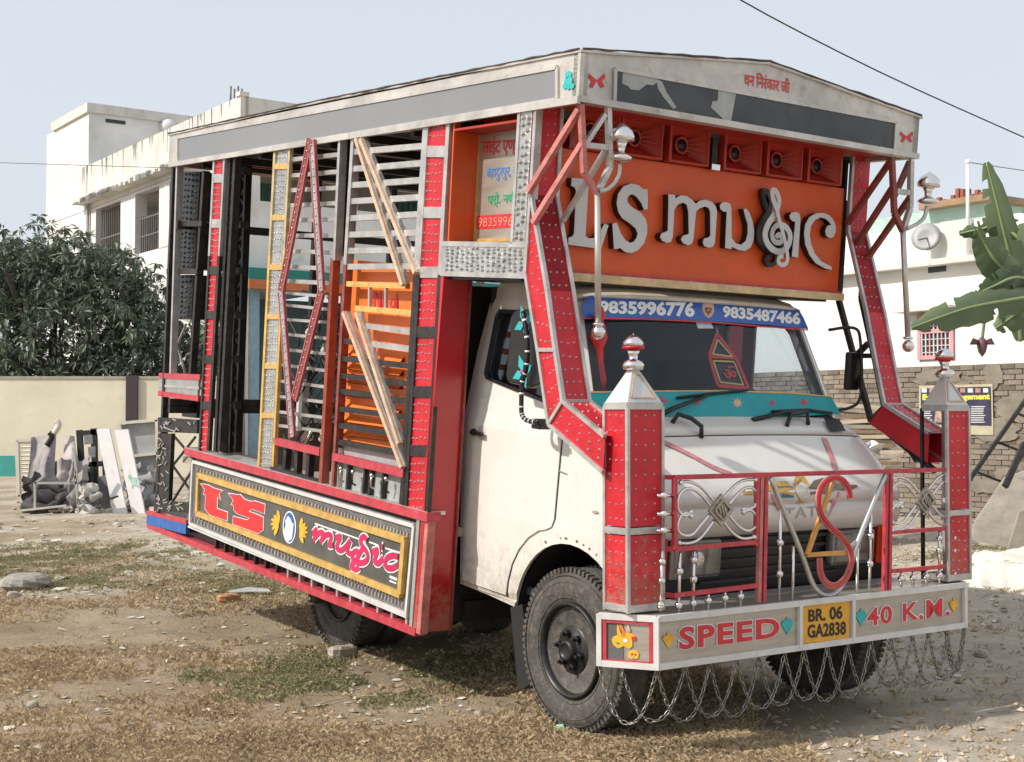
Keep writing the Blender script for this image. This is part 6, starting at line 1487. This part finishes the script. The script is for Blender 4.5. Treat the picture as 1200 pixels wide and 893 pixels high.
tr_ = root('tarpaulin', J(70, 600, dj), 'grey cloth draped over a broken frame among the junk', 'cloth')
def tarp(a, b):
    x = lerp(28, 118, a) + 1.5 * math.sin(b * 4 + a * 5); top = 508 + 10 * abs(a - .45) ; bot = lerp(590, 566, a) + 8 * math.sin(a * 14)
    y = lerp(top, bot, b); x = lerp(62 + (x - 62) * .75, x, b)
    return J(x, y, dj + .5 - .55 * b + .10 * math.sin(a * 15 + b * 2) + .05 * noise.noise(Vector((a * 9, b * 4, 0))))
tm = mat('dusty_grey_cloth', (.30, .28, .28), .9, 0, .3, 3, .4, 30, dirt=.3, dirtcol=(.08, .07, .07))
def tarp_left(a, b): return tarp(a * .42, b)
def tarp_right(a, b): return tarp(.56 + a * .2, b * .7)
Geo().grid(tarp_left, [k / 30 for k in range(31)], [k / 16 for k in range(17)]).build('cloth_sheet', tm, tr_); Geo().grid(tarp_right, [k / 16 for k in range(17)], [k / 16 for k in range(17)]).build('cloth_sheet', mat('pinkish_grey_cloth', (.42, .37, .37), .9, 0, .2, 5, .4, 30, dirt=.2), tr_)
Geo().grid(lambda a, b: J(lerp(32, 110, a), lerp(576 - 30 * a, 592 - 6 * math.sin(a * 14), b), dj - .2 + .12 * math.sin(a * 30 + b * 4)), [k / 40 for k in range(41)], [k / 6 for k in range(7)]).build('cloth_hem', mat('black_cloth', (.03, .03, .03), .9), tr_)
bf = root('broken_shelf', J(105, 600, dj + .4), 'black broken shelf frame standing in the middle of the junk', 'shelf')
for a, b in (((93, 504), (99, 600)), ((110, 502), (113, 600)), ((122, 503), (126, 600)), ((93, 508), (124, 506)), ((97, 545), (124, 543)), ((98, 585), (126, 583))): Geo().bar(J(*a, dj + .4), J(*b, dj + .4), Vector((0, 1, 0)), .09, .4 if a[1] == b[1] else .09).build('frame_bar', mat('black_wood', (.02, .02, .022), .7), bf)
for pts in ([(98, 510), (108, 509), (109, 520), (99, 521)], [(103, 524), (112, 523), (112, 536), (104, 536)], [(114, 560), (124, 556), (130, 598), (118, 598)], [(40, 560), (66, 540), (66, 590), (42, 590)], [(70, 545), (92, 540), (94, 590), (70, 590)]):
    Geo().poly([J(x, y, dj + .35) for x, y in pts], Vector((0, .04, 0))).build('board_piece', mat('scrap_grey_board', (.2, .2, .21), .7, 0, .3, 4), bf)
cf = root('chair_frame', J(62, 605, dj - .7), 'bare grey metal chair frame under the draped cloth', 'chair frame')
for a, b in (((41, 565), (41, 606)), ((88, 552), (92, 600)), ((41, 566), (90, 566)), ((41, 566), (52, 558)), ((84, 566), (90, 556)), ((86, 525), (91, 566))): Geo().bar(J(*a, dj - .7), J(*b, dj - .7), Vector((0, 1, 0)), .035, .035).build('tube_bar', mat('grey_tube', (.4, .4, .38), .5, .4), cf)
wb = mat('white_foam_board', (.66, .63, .62), .7, 0, .06, 3, dirt=.15, dirtcol=(.3, .35, .3))
for k, (pts, lab) in enumerate((([(113, 503), (128, 502), (149, 602), (133, 603)], 'white board leaning against the junk, the left one of two'), ([(134, 504), (150, 503), (170, 602), (155, 603)], 'white board with a green smear leaning right of its twin'))):
    g = Geo(); q = [J(x, y, dj - (.1 if y < 550 else .55)) for x, y in pts]; g.poly(q, Vector((0, .06, 0))); o = solo(g, 'leaning_board', wb, q[2], lab, 'board', 'white boards leaning on the junk')
    if k == 1:
        qq = [J(x, y, dj - .42 + .0) for x, y in ((150, 560), (158, 556), (166, 572), (160, 577), (152, 573))]
        qq = [q[0] + (q[1] - q[0]) * a + (q[3] - q[0]) * b - Vector((0, .008, 0)) for a, b in ((.25, .56), (.4, .53), (.62, .57), (.9, .58), (.78, .64), (.92, .70), (.55, .66), (.38, .70), (.42, .62))]
        gg = Geo().poly(qq, Vector((0, .004, 0))); ROOTM[o.name] = Matrix.Translation(-q[2]); gg.build('green_smear', mat('pale_green_stain', (.30, .50, .42), .8, 0, .2, 9), o)
cr_ = root('grey_crate', J(172, 592, dj + .6), 'pale grey open crate of sheets beside the leaning boards', 'crate')
for pts in ([(142, 498), (184, 494), (186, 530), (150, 534)], [(150, 536), (186, 532), (187, 560), (155, 563)], [(156, 566), (187, 562), (187, 590), (160, 592)]): Geo().poly([J(x, y, dj + .5) for x, y in pts], Vector((0, .05, 0))).build('sheet', mat('grey_carton', (.36, .36, .37), .8, 0, .15, 4, dirt=.2), cr_)
for a, b in (((140, 496), (185, 492)), ((148, 535), (186, 531)), ((155, 564), (187, 561)), ((184, 492), (188, 592)), ((140, 496), (160, 593))): Geo().bar(J(*a, dj + .45), J(*b, dj + .45), Vector((0, 1, 0)), .05, .1).build('edge_strip', plm, cr_)
for k, (x, y, w, lab, m) in enumerate(((58, 514, .13, 'dark bent pipe end poking over the draped cloth', black), (66, 500, .1, 'pale curved handle sticking up above the junk', plm))):
    solo(Geo().tube(smooth_path([J(x - 3, y + 8, dj + .3), J(x + 3, y - 2, dj + .3), J(x, y - 7, dj + .3)], 4), .05, 8), 'bent_pipe', m, J(x, y, dj + .3), lab, 'pipe')
r8 = random.Random(33)
def crumpled(x, y, w, h, d, m, nm, lab, cat, seed):
    def f(a, b):
        p = J(x + (a - .5) * w, y - b * h, d); n3 = Vector((a * 4 + seed, b * 4, seed)); e = math.sin(math.pi * a)
        return p + Vector((.18 * noise.noise(n3), .25 * noise.noise(n3 + Vector((5, 5, 0))) - .3 * e * (1 - b), .16 * noise.noise(n3 * 1.7) * min(1, b * 4)))
    solo(Geo().grid(f, [k / 22 for k in range(23)], [k / 16 for k in range(17)]), nm, m, J(x, y, d), lab, cat)
crumpled(58, 602, 62, 44, dj - .35, mat('charcoal_sheet', (.05, .046, .046), .8, 0, .3, 5, .4, 30, dirt=.3, dirtcol=(.3, .28, .27)), 'crumpled_sheet', 'crumpled charcoal sheet slumped at the left of the junk', 'cloth', 3)
crumpled(86, 602, 34, 62, dj - .3, mat('dusty_grey_cloth', (.27, .25, .25)), 'crumpled_sheet', 'grey crumpled sheet hanging in the middle of the junk', 'cloth', 8)
crumpled(104, 603, 22, 34, dj - .5, mat('dirty_white_cloth', (.5, .48, .45), .8, 0, .2, 5, dirt=.3), 'crumpled_sheet', 'small dirty white sheet bunched beside the white boards', 'cloth', 13)
crumpled(164, 596, 34, 50, dj + .3, mat('grey_carton', (.36, .36, .37)), 'crumpled_sheet', 'tall pale grey sheet bulging behind the leaning boards', 'cloth', 17)
for k in range(5):
    x = 24 + k * 33; a_ = J(x, 598 + r8.uniform(-3, 3), dj - .8 + .1 * k); b_ = a_ + Vector((r8.uniform(.3, .9), r8.uniform(-.4, .3), r8.uniform(.0, .25)))
    solo(Geo().bar(a_, b_, UP, .08, .03), 'scrap_batten', [plm, tmr0, bldk][k % 3], a_, ['pale batten on the ground under the louvred panel', 'brown batten below the draped cloth', 'black batten lying before the chair frame', 'pale batten at the foot of the white boards', 'brown batten at the foot of the crate'][k], 'batten')
stone(180, 599, .5, .2, .05, mat('dark_heap', (.06, .05, .045), .9, 0, .3, 8, .5), 'debris_heap', 'dark heap of debris on the ground at the foot of the crate', 'debris', 31, .1)

# --- right: brick wall, white house, poster, banana plant
RB = Vector((6.5, 21.0, 0))
def hW(px, py, off=0.): return hit(px, py, RB + VL * off, VL)
def rt(p): q = p - RB; return q.dot(UL), q.dot(VL), q.z
zW = rt(hW(1100, 428))[2]; tL_, tR_ = 9.5, -14.0
bwl = root('brick_wall', RB.copy(), 'old unplastered brick wall below the white house, behind the bumper', 'wall')
Geo().slab(RB + UL * tR_ + VL * .02 - UP * .3, UL * (tL_ - tR_), VL * .2, UP * (zW + .3 - .01)).build('mortar_core', mat('mortar', (.20, .175, .14), .95, 0, .2, 3, .4, 30, dirt=.3, dirtcol=(.18, .14, .1)), bwl)
bkm = [mat('old_brick', (.22, .18, .14), .92, 0, .2, 4, .5, 50, dirt=.35, dirtcol=(.30, .26, .2)), mat('pale_brick', (.255, .215, .17), .92, 0, .2, 4, .5, 50, dirt=.3, dirtcol=(.16, .12, .08)), mat('sooty_brick', (.15, .125, .10), .92, 0, .2, 4, .5, 50, dirt=.3)]
BW_, BH_ = .235, .078
protos = []
for k, m in enumerate(bkm):
    g = Geo(); g.slab(Vector((0, 0, 0)), UL * (BW_ - .012), VL * .04, UP * (BH_ - .012)); me = bpy.data.meshes.new('brick'); me.from_pydata(g.v, [], g.f); me.materials.append(m); fix_normals(me); protos.append(me)
nb = 0; rest = [Geo(), Geo(), Geo()]
cells = []
t_px = lambda px: rt(hW(px, 500))[0]
rows = int((zW - .02) / BH_)
for j in range(rows):
    for i in range(int((tL_ - tR_) / BW_)):
        t = tR_ + i * BW_ + (BW_ / 2 if j % 2 else 0); z = zW - .01 - (j + 1) * BH_
        cells.append((t, z, j))
vis0, vis1 = t_px(1198), t_px(1062)
r_ = random.Random(11)
cells.sort(key=lambda c: (0 if vis0 < c[0] < vis1 and c[1] > .55 else 1, -c[1], c[0]))
for t, z, j in cells:
    o_ = r_.uniform(-.008, .012); k = r_.choice((0, 0, 1, 1, 2))
    if r_.random() < .02: continue
    p = RB + UL * t + VL * (-.0 + o_) + UP * (z + r_.uniform(-.002, .002))
    if nb < 290 and vis0 - .2 < t < vis1:
        o = bpy.data.objects.new('brick', protos[k]); COL.objects.link(o); o.parent = bwl; o.location = p - RB; nb += 1
    else:
        rest[k].slab(p, UL * (BW_ - .012), VL * .04, UP * (BH_ - .012))
for k in range(3):
    if rest[k].v: fastbuild(rest[k], 'remaining_bricks', bkm[k], bwl, kind='stuff')
r6 = random.Random(8); plsm = mat('plaster_smear', (.225, .195, .155), .95, 0, .2, 3, .5, 18, dirt=.35)
for k in range(22):
    t = r6.uniform(vis0, vis1); z = r6.uniform(.4, zW - .1); w_ = r6.uniform(.15, .6); h_ = r6.uniform(.06, .3); n_ = 23
    pl_ = [RB + UL * (t + w_ * math.cos(a) * r6.uniform(.65, 1)) + VL * -.016 + UP * min(zW - .02, z + h_ * math.sin(a) * r6.uniform(.65, 1)) for a in [2 * math.pi * j / n_ for j in range(n_)]]
    Geo().poly(pl_, VL * .012).build('plaster_patch', plsm, bwl)
# poster
q = [hW(x, y, -.03) for x, y in ((1077, 452), (1163, 450), (1164, 510), (1077, 508))]
po = solo(Geo().poly(q, VL * .01), 'poster', mat('poster_yellow_edge', (.45, .41, .28), .6), q[3], 'dark event poster with yellow heading pasted on the brick wall', 'poster')
q2 = [hW(x, y, -.034) for x, y in ((1079, 455), (1161, 453), (1162, 499), (1079, 497))]
Geo().poly(q2, VL * .002).build('printed_field', mat('poster_dark_field', (.035, .03, .07), .6, 0, .4, 6), po)
ptw = mat('poster_white_print', (.6, .6, .6), .6); pty = mat('poster_yellow_print', (.75, .68, .08), .6)
text_quad('Event  Management', hW(1081, 471, -.037), hW(1160, 470, -.037), hW(1160, 461, -.037), hW(1081, 462, -.037), Vector((0, 0, 0)), .05).build('heading', pty, po)
for k in range(8):
    for x0, x1 in ((1081, 1094), (1138, 1156)):
        y = 476 + k * 2.6; Geo().poly([hW(x, yy, -.037) for x, yy in ((x0, y), (x1 - rnd.uniform(0, 5), y), (x1 - 3, y + 1.2), (x0, y + 1.2))], VL * .001).build('text_line', ptw, po)
for k in range(9): x = 1080 + k * 9; Geo().poly([hW(x_, y_, -.037) for x_, y_ in ((x, 455), (x + 6, 455), (x + 6, 460), (x, 460))], VL * .001).build('picture_block', mat('poster_red_block', (.45, .2, .2), .6) if k % 2 else ptw, po)
for x in (1101, 1128): Geo().poly([hW(x + a, 485 + b, -.037) for a, b in ((-6, 10), (-5, -2), (-2, -8), (3, -8), (6, -1), (7, 10))], VL * .001).build('picture_figure', mat('poster_picture', (.35, .25, .2), .6, 0, .5, 9), po)
# white house
HO = 2.0
def hH(px, py, off=HO): return hit(px, py, RB + VL * off, VL)
hs = root('white_house', RB + VL * HO, 'bright white flat roofed house with a pink barred window', 'house')
hm = mat('bright_whitewash', (.78, .77, .73), .9, 0, .04, .8, .1, 8, dirt=.05, dirtcol=(.45, .43, .38))
hm2 = mat('stained_whitewash', (.66, .64, .59), .9, 0, .12, 1.5, .15, 8, dirt=.3, dirtcol=(.30, .28, .24), stretch=(1, 1, .4))
zc = rt(hH(1100, 312))[2]; zp = rt(hH(1120, 260))[2]
def hb(name, m, t0, t1, s0, s1, z0, z1, parent=None): return Geo().slab(RB + UL * t0 + VL * s0 + UP * z0, UL * (t1 - t0), VL * (s1 - s0), UP * (z1 - z0)).build(name, m, parent or hs)
tH = rt(hH(880, 400))[0]
hb('front_wall', hm, tR_, tH, HO, HO + .25, -.3, zc); hb('cornice', hm2, tR_, tH, HO - .25, HO + .25, zc, zc + .1)
tPar = rt(hH(1105, 300))[0]
hb('parapet', hm, tR_, tH, HO + .0, HO + .2, zc + .1, zp); hb('parapet_pier', hm2, rt(hH(1137, 300))[0], tPar, HO - .06, HO + .26, zc + .1, zp + .02)
hb('end_wall', hm, tH, tH + .25, HO, HO + 9, -.3, zp); hb('house_roof', hm2, tR_, tH, HO + .2, HO + 9, zc - .1, zc + .1)
a, b = hH(1087, 314, HO - .02), hH(1108, 314, HO - .02); hb('vent_slot', mat('dark_window', (.03, .035, .04)), rt(b)[0], rt(a)[0], HO - .01, HO + .01, rt(hH(1098, 319))[2], rt(hH(1098, 312.5))[2])
pinkw = mat('pink_window_paint', (.62, .32, .34), .6, 0, .1)
t0, t1 = rt(hH(1119, 400))[0], rt(hH(1077, 400))[0]; z0, z1 = rt(hH(1098, 421))[2], rt(hH(1098, 367))[2]
wn = hb('window_recess', mat('dark_window', (.03, .035, .04)), t0, t1, HO - .005, HO + .02, z0, z1)
for x in (t0, t1 - .07): hb('window_frame', pinkw, x, x + .07, HO - .05, HO, z0, z1, wn)
for z in (z0, (z0 + z1) / 2 + .05, z1 - .07): hb('window_frame', pinkw, t0, t1, HO - .045, HO, z, z + .07, wn)
for k in range(1, 9): x = t0 + (t1 - t0) * k / 9; hb('window_bar', pinkw if k in (3, 6) else mat('white_bar', (.6, .58, .56), .6), x - .012, x + .012, HO - .035, HO - .005, z0, z1, wn)
for k in range(1, 7): z = z0 + (z1 - z0) * k / 7; hb('window_bar', mat('white_bar', (.6, .58, .56), .6), t0, t1, HO - .03, HO - .008, z, z + .015, wn)
hb('window_hood', hm2, t0 - .15, t1 + .3, HO - .35, HO, z1 + .03, z1 + .1)
# roof room with mint wall and its slab
mint = mat('mint_wall', (.42, .58, .50), .85, 0, .15, 1.2, dirt=.2)
zs = rt(hH(1120, 243, HO + 3))[2]
t0, t1 = rt(hH(1160, 250, HO + 3))[0], rt(hH(984, 250, HO + 3))[0]
rm = hb('roof_room', mint, t0, t1, HO + 3, HO + 6, zc, zs); hb('roof_room_slab', mat('rusty_slab', (.30, .20, .12), .9, 0, .2, 3, dirt=.3), t0 - .2, rt(hH(1088, 250, HO + 3))[0], HO + 2.7, HO + 6, zs, zs + .12, rm)
r2 = random.Random(4)
for k in range(12):
    x = 1090 + k * 5.6; p = hH(x, 238, HO + 3.2); hgt = r2.uniform(.08, .3)
    Geo().slab(Vector((p.x, p.y, zs + .12)), UL * .08, VL * .1, UP * hgt).build('stacked_brick', mat('red_brown_brick', (.30, .10, .07), .9), rm)
dsh = root('dish_antenna', hH(1085, 290, HO - .2), 'pale grey dish antenna hanging on the house parapet', 'antenna')
Geo().lathe(hH(1086, 279, HO - .25), (-VL * .8 - UL * .4 + UP * .25), [(.01, -.02), (.15, .0), (.24, .05), (.25, .06), (.14, .01), (.01, -.01)], 20).build('dish', mat('dish_grey', (.36, .36, .36), .5), dsh)
Geo().tube([hH(1086, 279, HO - .25), hH(1077, 281, HO - .6)], .015, 6).build('feed_arm', grm, dsh); Geo().tube([hH(1086, 279, HO - .2), hH(1086, 292, HO)], .02, 6).build('bracket', grm, dsh)
solo(Geo().tube([hH(1134, 302, HO - .1), hH(1134, 190, HO - .1)], .03, 8).ball(hH(1134, 190, HO - .1), .05, 8), 'white_pole', hm, hH(1134, 302, HO - .1), 'thin white pole standing up from the house parapet', 'pole')
solo(Geo().tube([hH(1134, 190, HO - .1), hH(1200, 200, HO + 2)], .008, 4), 'thin_wire', grm, hH(1134, 190, HO - .1), 'thin wire running right from the white pole', 'wire')
solo(Geo().tube(smooth_path([onY(820, -40, 14), onY(868, 0, 14.3), onY(1030, 84, 15.5), onY(1200, 161, 17), onY(1300, 205, 18)], 4), .008, 6), 'overhead_cable', mat('dark_cable', (.03, .03, .03), .6), onY(868, 0, 14.3), 'black overhead cable crossing the sky at the upper right', 'cable')
for k, (a, b) in enumerate((((-20, 190), (205, 197)), ((60, 262), (210, 205)), ((20, 135), (80, 160)))):
    if k < 2: solo(Geo().tube([onY(*a, 30), onY(*b, 33)], .007, 4), 'service_wire', grm, onY(*b, 33), ['thin wire reaching the building parapet from the left edge', 'thin wire sloping up over the mango tree'][k], 'wire')
# ladder and sheets leaning on the wall
ld = root('ladder', hW(1150, 600, -1.2), 'dark metal ladder leaning at the right edge before the brick wall', 'ladder')
def D(px, py, d): return onY(px, py, d)
for a, b in (((1215, 450), (1132, 568)), ((1230, 480), (1172, 574))): Geo().bar(D(*a, 18.2), D(*b, 17.4), Vector((0, 1, 0)), .05, .05).build('rail', dark, ld)
for a, b in (((1191, 484), (1215, 494)), ((1166, 517), (1197, 529)), ((1141, 552), (1180, 567))): Geo().bar(D(*a, 17.8), D(*b, 17.8), Vector((0, 1, 0)), .03, .03).build('rung', dark, ld)
shm = mat('weathered_sheet', (.30, .265, .22), .9, 0, .2, 2.5, .4, 20, dirt=.3)
for k, (pts, d0, d1, lab) in enumerate((([(1178, 560), (1225, 545), (1225, 650), (1137, 633), (1143, 612)], 17.5, 16.4, 'large grey brown sheet leaning under the ladder at the right edge'), ([(1195, 600), (1225, 590), (1225, 655), (1180, 648)], 16.2, 16.0, 'smaller weathered sheet in front of the large one at the right edge'))):
    solo(Geo().poly([D(x, y, lerp(d0, d1, (y - 545) / 100)) for x, y in pts], Vector((0, .04, .01))), 'leaning_sheet', shm, D(1200, 650, d1), lab, 'sheet')
solo(Geo().bar(D(1200, 520, 17), D(1178, 570, 16.6), Vector((0, 1, 0)), .07, .05), 'dark_post', dark, D(1178, 570, 16.6), 'thick dark post lying against the sheets at the right edge', 'post')
# stacked timber behind the truck
tmr = [mat('pale_timber', (.50, .41, .30), .85, 0, .2, 4, .3, 30, stretch=(1, 1, 6)), mat('brown_timber', (.20, .14, .09), .85, 0, .2, 4, .3, 30), mat('grey_timber', (.33, .29, .24), .85, 0, .2, 4, .3, 30)]
r3 = random.Random(5)
for k in range(26):
    row = k // 2; y = 476 + row * 6.0; d = 18.6 - .12 * row
    x0 = 960 + r3.uniform(-12, 12); x1 = 1052 - abs(row - 9) * 1.2 + r3.uniform(-14, 8); dy = r3.uniform(-2, 4)
    a, b = D(x0, y - dy, d + .25 * (k % 2)), D(x1, y + dy + (k % 2) * 2, d - .2 + .2 * (k % 2))
    solo(Geo().bar(a, b, UP, .10, r3.uniform(.04, .055)), 'timber_plank', tmr[k % 3], (a + b) / 2, 'rough plank in the timber stack behind the far red arm', 'plank', 'planks stacked behind the truck')
for row in range(13, 30):
    pass
for k in range(24):
    row = k; y = 552 + row * 3.2; d = 17.0
    if y > 620: break
    a, b = D(958, y, d), D(1046 + r3.uniform(-8, 4), y + r3.uniform(-1, 3), d - .15)
    solo(Geo().bar(a, b, UP, .3, .04), 'timber_plank', tmr[r3.randint(0, 2)], (a + b) / 2, 'rough plank in the timber stack behind the far red arm', 'plank', 'planks stacked behind the truck')
g = Geo().grid(lambda a, b: D(lerp(1007, 1033, a) + 2 * math.sin(b * 7), lerp(518, 533, b) + 2 * math.sin(a * 8), 16.7 - .15 * math.sin(a * 9 + b * 5)), [k / 12 for k in range(13)], [k / 8 for k in range(9)])
solo(g, 'white_rag', mat('white_rag', (.7, .69, .66), .8), D(1020, 530, 16.7), 'crumpled white rag on the timber stack', 'rag')
def crumple(px0, px1, py0, py1, h, name, m, label, cat, seed):
    a = gpt(px0, py1); b = gpt(px1, py1); c = gpt(px1, py0); d = gpt(px0, py0)
    def f(s, t):
        p = (a * (1 - s) + b * s) * (1 - t) + (d * (1 - s) + c * s) * t; e = min(1, 6 * min(s, 1 - s, t, 1 - t)); p += Vector((noise.noise(p * 3), noise.noise(p * 3 + Vector((9, 0, 0))), 0)) * .1
        p.z = gh(p.x, p.y) - .02 + (h * e * (.5 + .6 * noise.noise(p * 2.2 + Vector((seed, 0, 0))) + .25 * abs(noise.noise(p * 7)))); return p
    solo(Geo().grid(f, [k / 34 for k in range(35)], [k / 22 for k in range(23)]), name, m, (a + b) / 2, label, cat)
crumple(1132, 1235, 648, 690, .16, 'white_sheet', mat('crumpled_white_sheet', (.68, .64, .56), .8, 0, .1, 6), 'crumpled white sheet spread on the ground right of the far pillar', 'cloth', 3)
crumple(1168, 1240, 664, 684, .2, 'grey_slab', mat('grey_sack', (.38, .36, .32), .8, 0, .1, 6), 'grey lump lying on the white sheet at the right edge', 'sack', 8)

# --- banana plant
bn = root('banana_plant', Vector((D(1235, 500, 15.5).x, 15.5, 0)), 'banana plant with big torn leaves and a purple bud at the right edge', 'plant')
blf = leafmat('banana_leaf', (.075, .11, .055), (.22, .28, .16), 1.5, .5, .3); bld = leafmat('dark_banana_leaf', (.03, .055, .02), (.09, .13, .06), 1.5, .45, .25)
def bleaf(mid, wid, m, dz=0., fold=.16, seed=1, tears=9):
    wid = [w * .82 for w in wid]
    """mid = [(px,py,depth)], wid = half widths in metres"""
    r = random.Random(seed); P_ = smooth_path([D(*p) for p in mid], 8); n_ = len(P_)
    W = [wid[0] + 0] * n_
    ks = [i * (len(wid) - 1) / (n_ - 1) for i in range(n_)]; W = [wid[int(k)] * (1 - (k - int(k))) + wid[min(len(wid) - 1, int(k) + 1)] * (k - int(k)) for k in ks]
    lf = root_leaf = Geo(); vs = []; fs = []
    cut = set(r.sample(range(3, n_ - 2), min(tears, n_ - 6)))
    for side in (-1, 1):
        sec = []; prev = None
        for i in range(n_):
            d = (P_[min(n_ - 1, i + 1)] - P_[max(0, i - 1)]).normalized(); view = (P_[i] - CAM).normalized()
            x = d.cross(view).normalized() * side; dn = (view * .8 - UP * .2)
            row = [P_[i] + (x * math.cos(fold * k) + view * math.sin(fold * k) * .9) * (W[i] * k / 3) - UP * (.04 * k * k / 3 * W[i]) + Vector((0, 0, .012 * math.sin(i * 2.1 + k))) for k in range(4)]
            i0 = len(vs); vs += row
            if prev is not None and not (i in cut and side == (1 if i % 2 else -1)):
                for k in range(3): fs.append((prev + k, prev + k + 1, i0 + k + 1, i0 + k))
            elif prev is not None:
                fs.append((prev, prev + 1, i0 + 1, i0))
            prev = i0
    g = Geo(); g.add(vs, fs, True); o = g.build('banana_leaf', m, bn)
    Geo().tube(P_, [.022 * (1 - .7 * i / n_) for i in range(n_)], 6).build('midrib', mat('pale_midrib', (.25, .32, .14), .5), o)
bleaf([(1196, 400, 15.5), (1189, 330, 15.3), (1172, 255, 15.1), (1156, 191, 15.0)], [.05, .22, .26, .22, .17, .05], blf, seed=2)
bleaf([(1200, 330, 15.3), (1172, 312, 14.9), (1155, 288, 14.8), (1145, 268, 14.7)], [.08, .25, .24, .17, .04], blf, seed=3, tears=3)
bleaf([(1205, 290, 16), (1175, 265, 16.1), (1150, 268, 16.2), (1124, 274, 16.3)], [.2, .24, .2, .14, .03], bld, seed=4)
bleaf([(1215, 330, 15.2), (1190, 325, 14.8), (1165, 335, 14.6), (1143, 345, 14.5)], [.1, .2, .22, .16, .03], bld, seed=5)
bleaf([(1225, 345, 15), (1180, 352, 14.6), (1130, 362, 14.3), (1068, 384, 14.1)], [.08, .16, .22, .24, .2, .03], blf, seed=6, tears=4)
bleaf([(1225, 350, 15.4), (1195, 345, 15.2), (1172, 355, 15.1), (1150, 370, 15)], [.1, .2, .2, .12, .03], bld, seed=7)
bleaf([(1235, 330, 15.4), (1215, 345, 15.0), (1190, 368, 14.8), (1166, 385, 14.8)], [.08, .2, .24, .2, .05], blf, seed=8)
bleaf([(1215, 420, 15.6), (1215, 340, 15.6), (1212, 260, 15.6), (1230, 200, 15.6)], [.08, .26, .28, .2, .05], blf, seed=9)
bleaf([(1240, 340, 15.6), (1225, 300, 15.9), (1195, 275, 16.1), (1178, 262, 16.3)], [.08, .2, .24, .15, .03], blf, seed=10)
st_ = D(1232, 490, 15.5); Geo().tube([Vector((st_.x + .1, st_.y, 0)), Vector((st_.x + .05, st_.y, 1.5)), D(1222, 345, 15.4)], [.14, .12, .07], 12).build('stem', mat('banana_stem', (.20, .22, .10), .6, 0, .3, 4), bn)
sp5 = smooth_path([D(1185, 350, 15.2), D(1172, 350, 14.9), D(1160, 360, 14.7), D(1154, 375, 14.6), D(1151, 398, 14.6)], 4)
Geo().tube(sp5, .018, 6).build('flower_stalk', mat('banana_stem', (.2, .22, .1)), bn)
Geo().lathe(D(1151, 418, 14.6), UP, [(.005, 0), (.04, .05), (.055, .12), (.045, .17), (.015, .21)], 12).build('banana_bud', mat('purple_bud', (.14, .07, .08), .5), bn)
for s_ in (-1, 1): Geo().add([D(1151, 400, 14.6), D(1151 + 11 * s_, 396, 14.5), D(1151 + 15 * s_, 404, 14.5), D(1151 + 6 * s_, 404, 14.6)], [(0, 1, 2, 3)]).build('bract', mat('purple_bud', (.14, .07, .08)), bn)
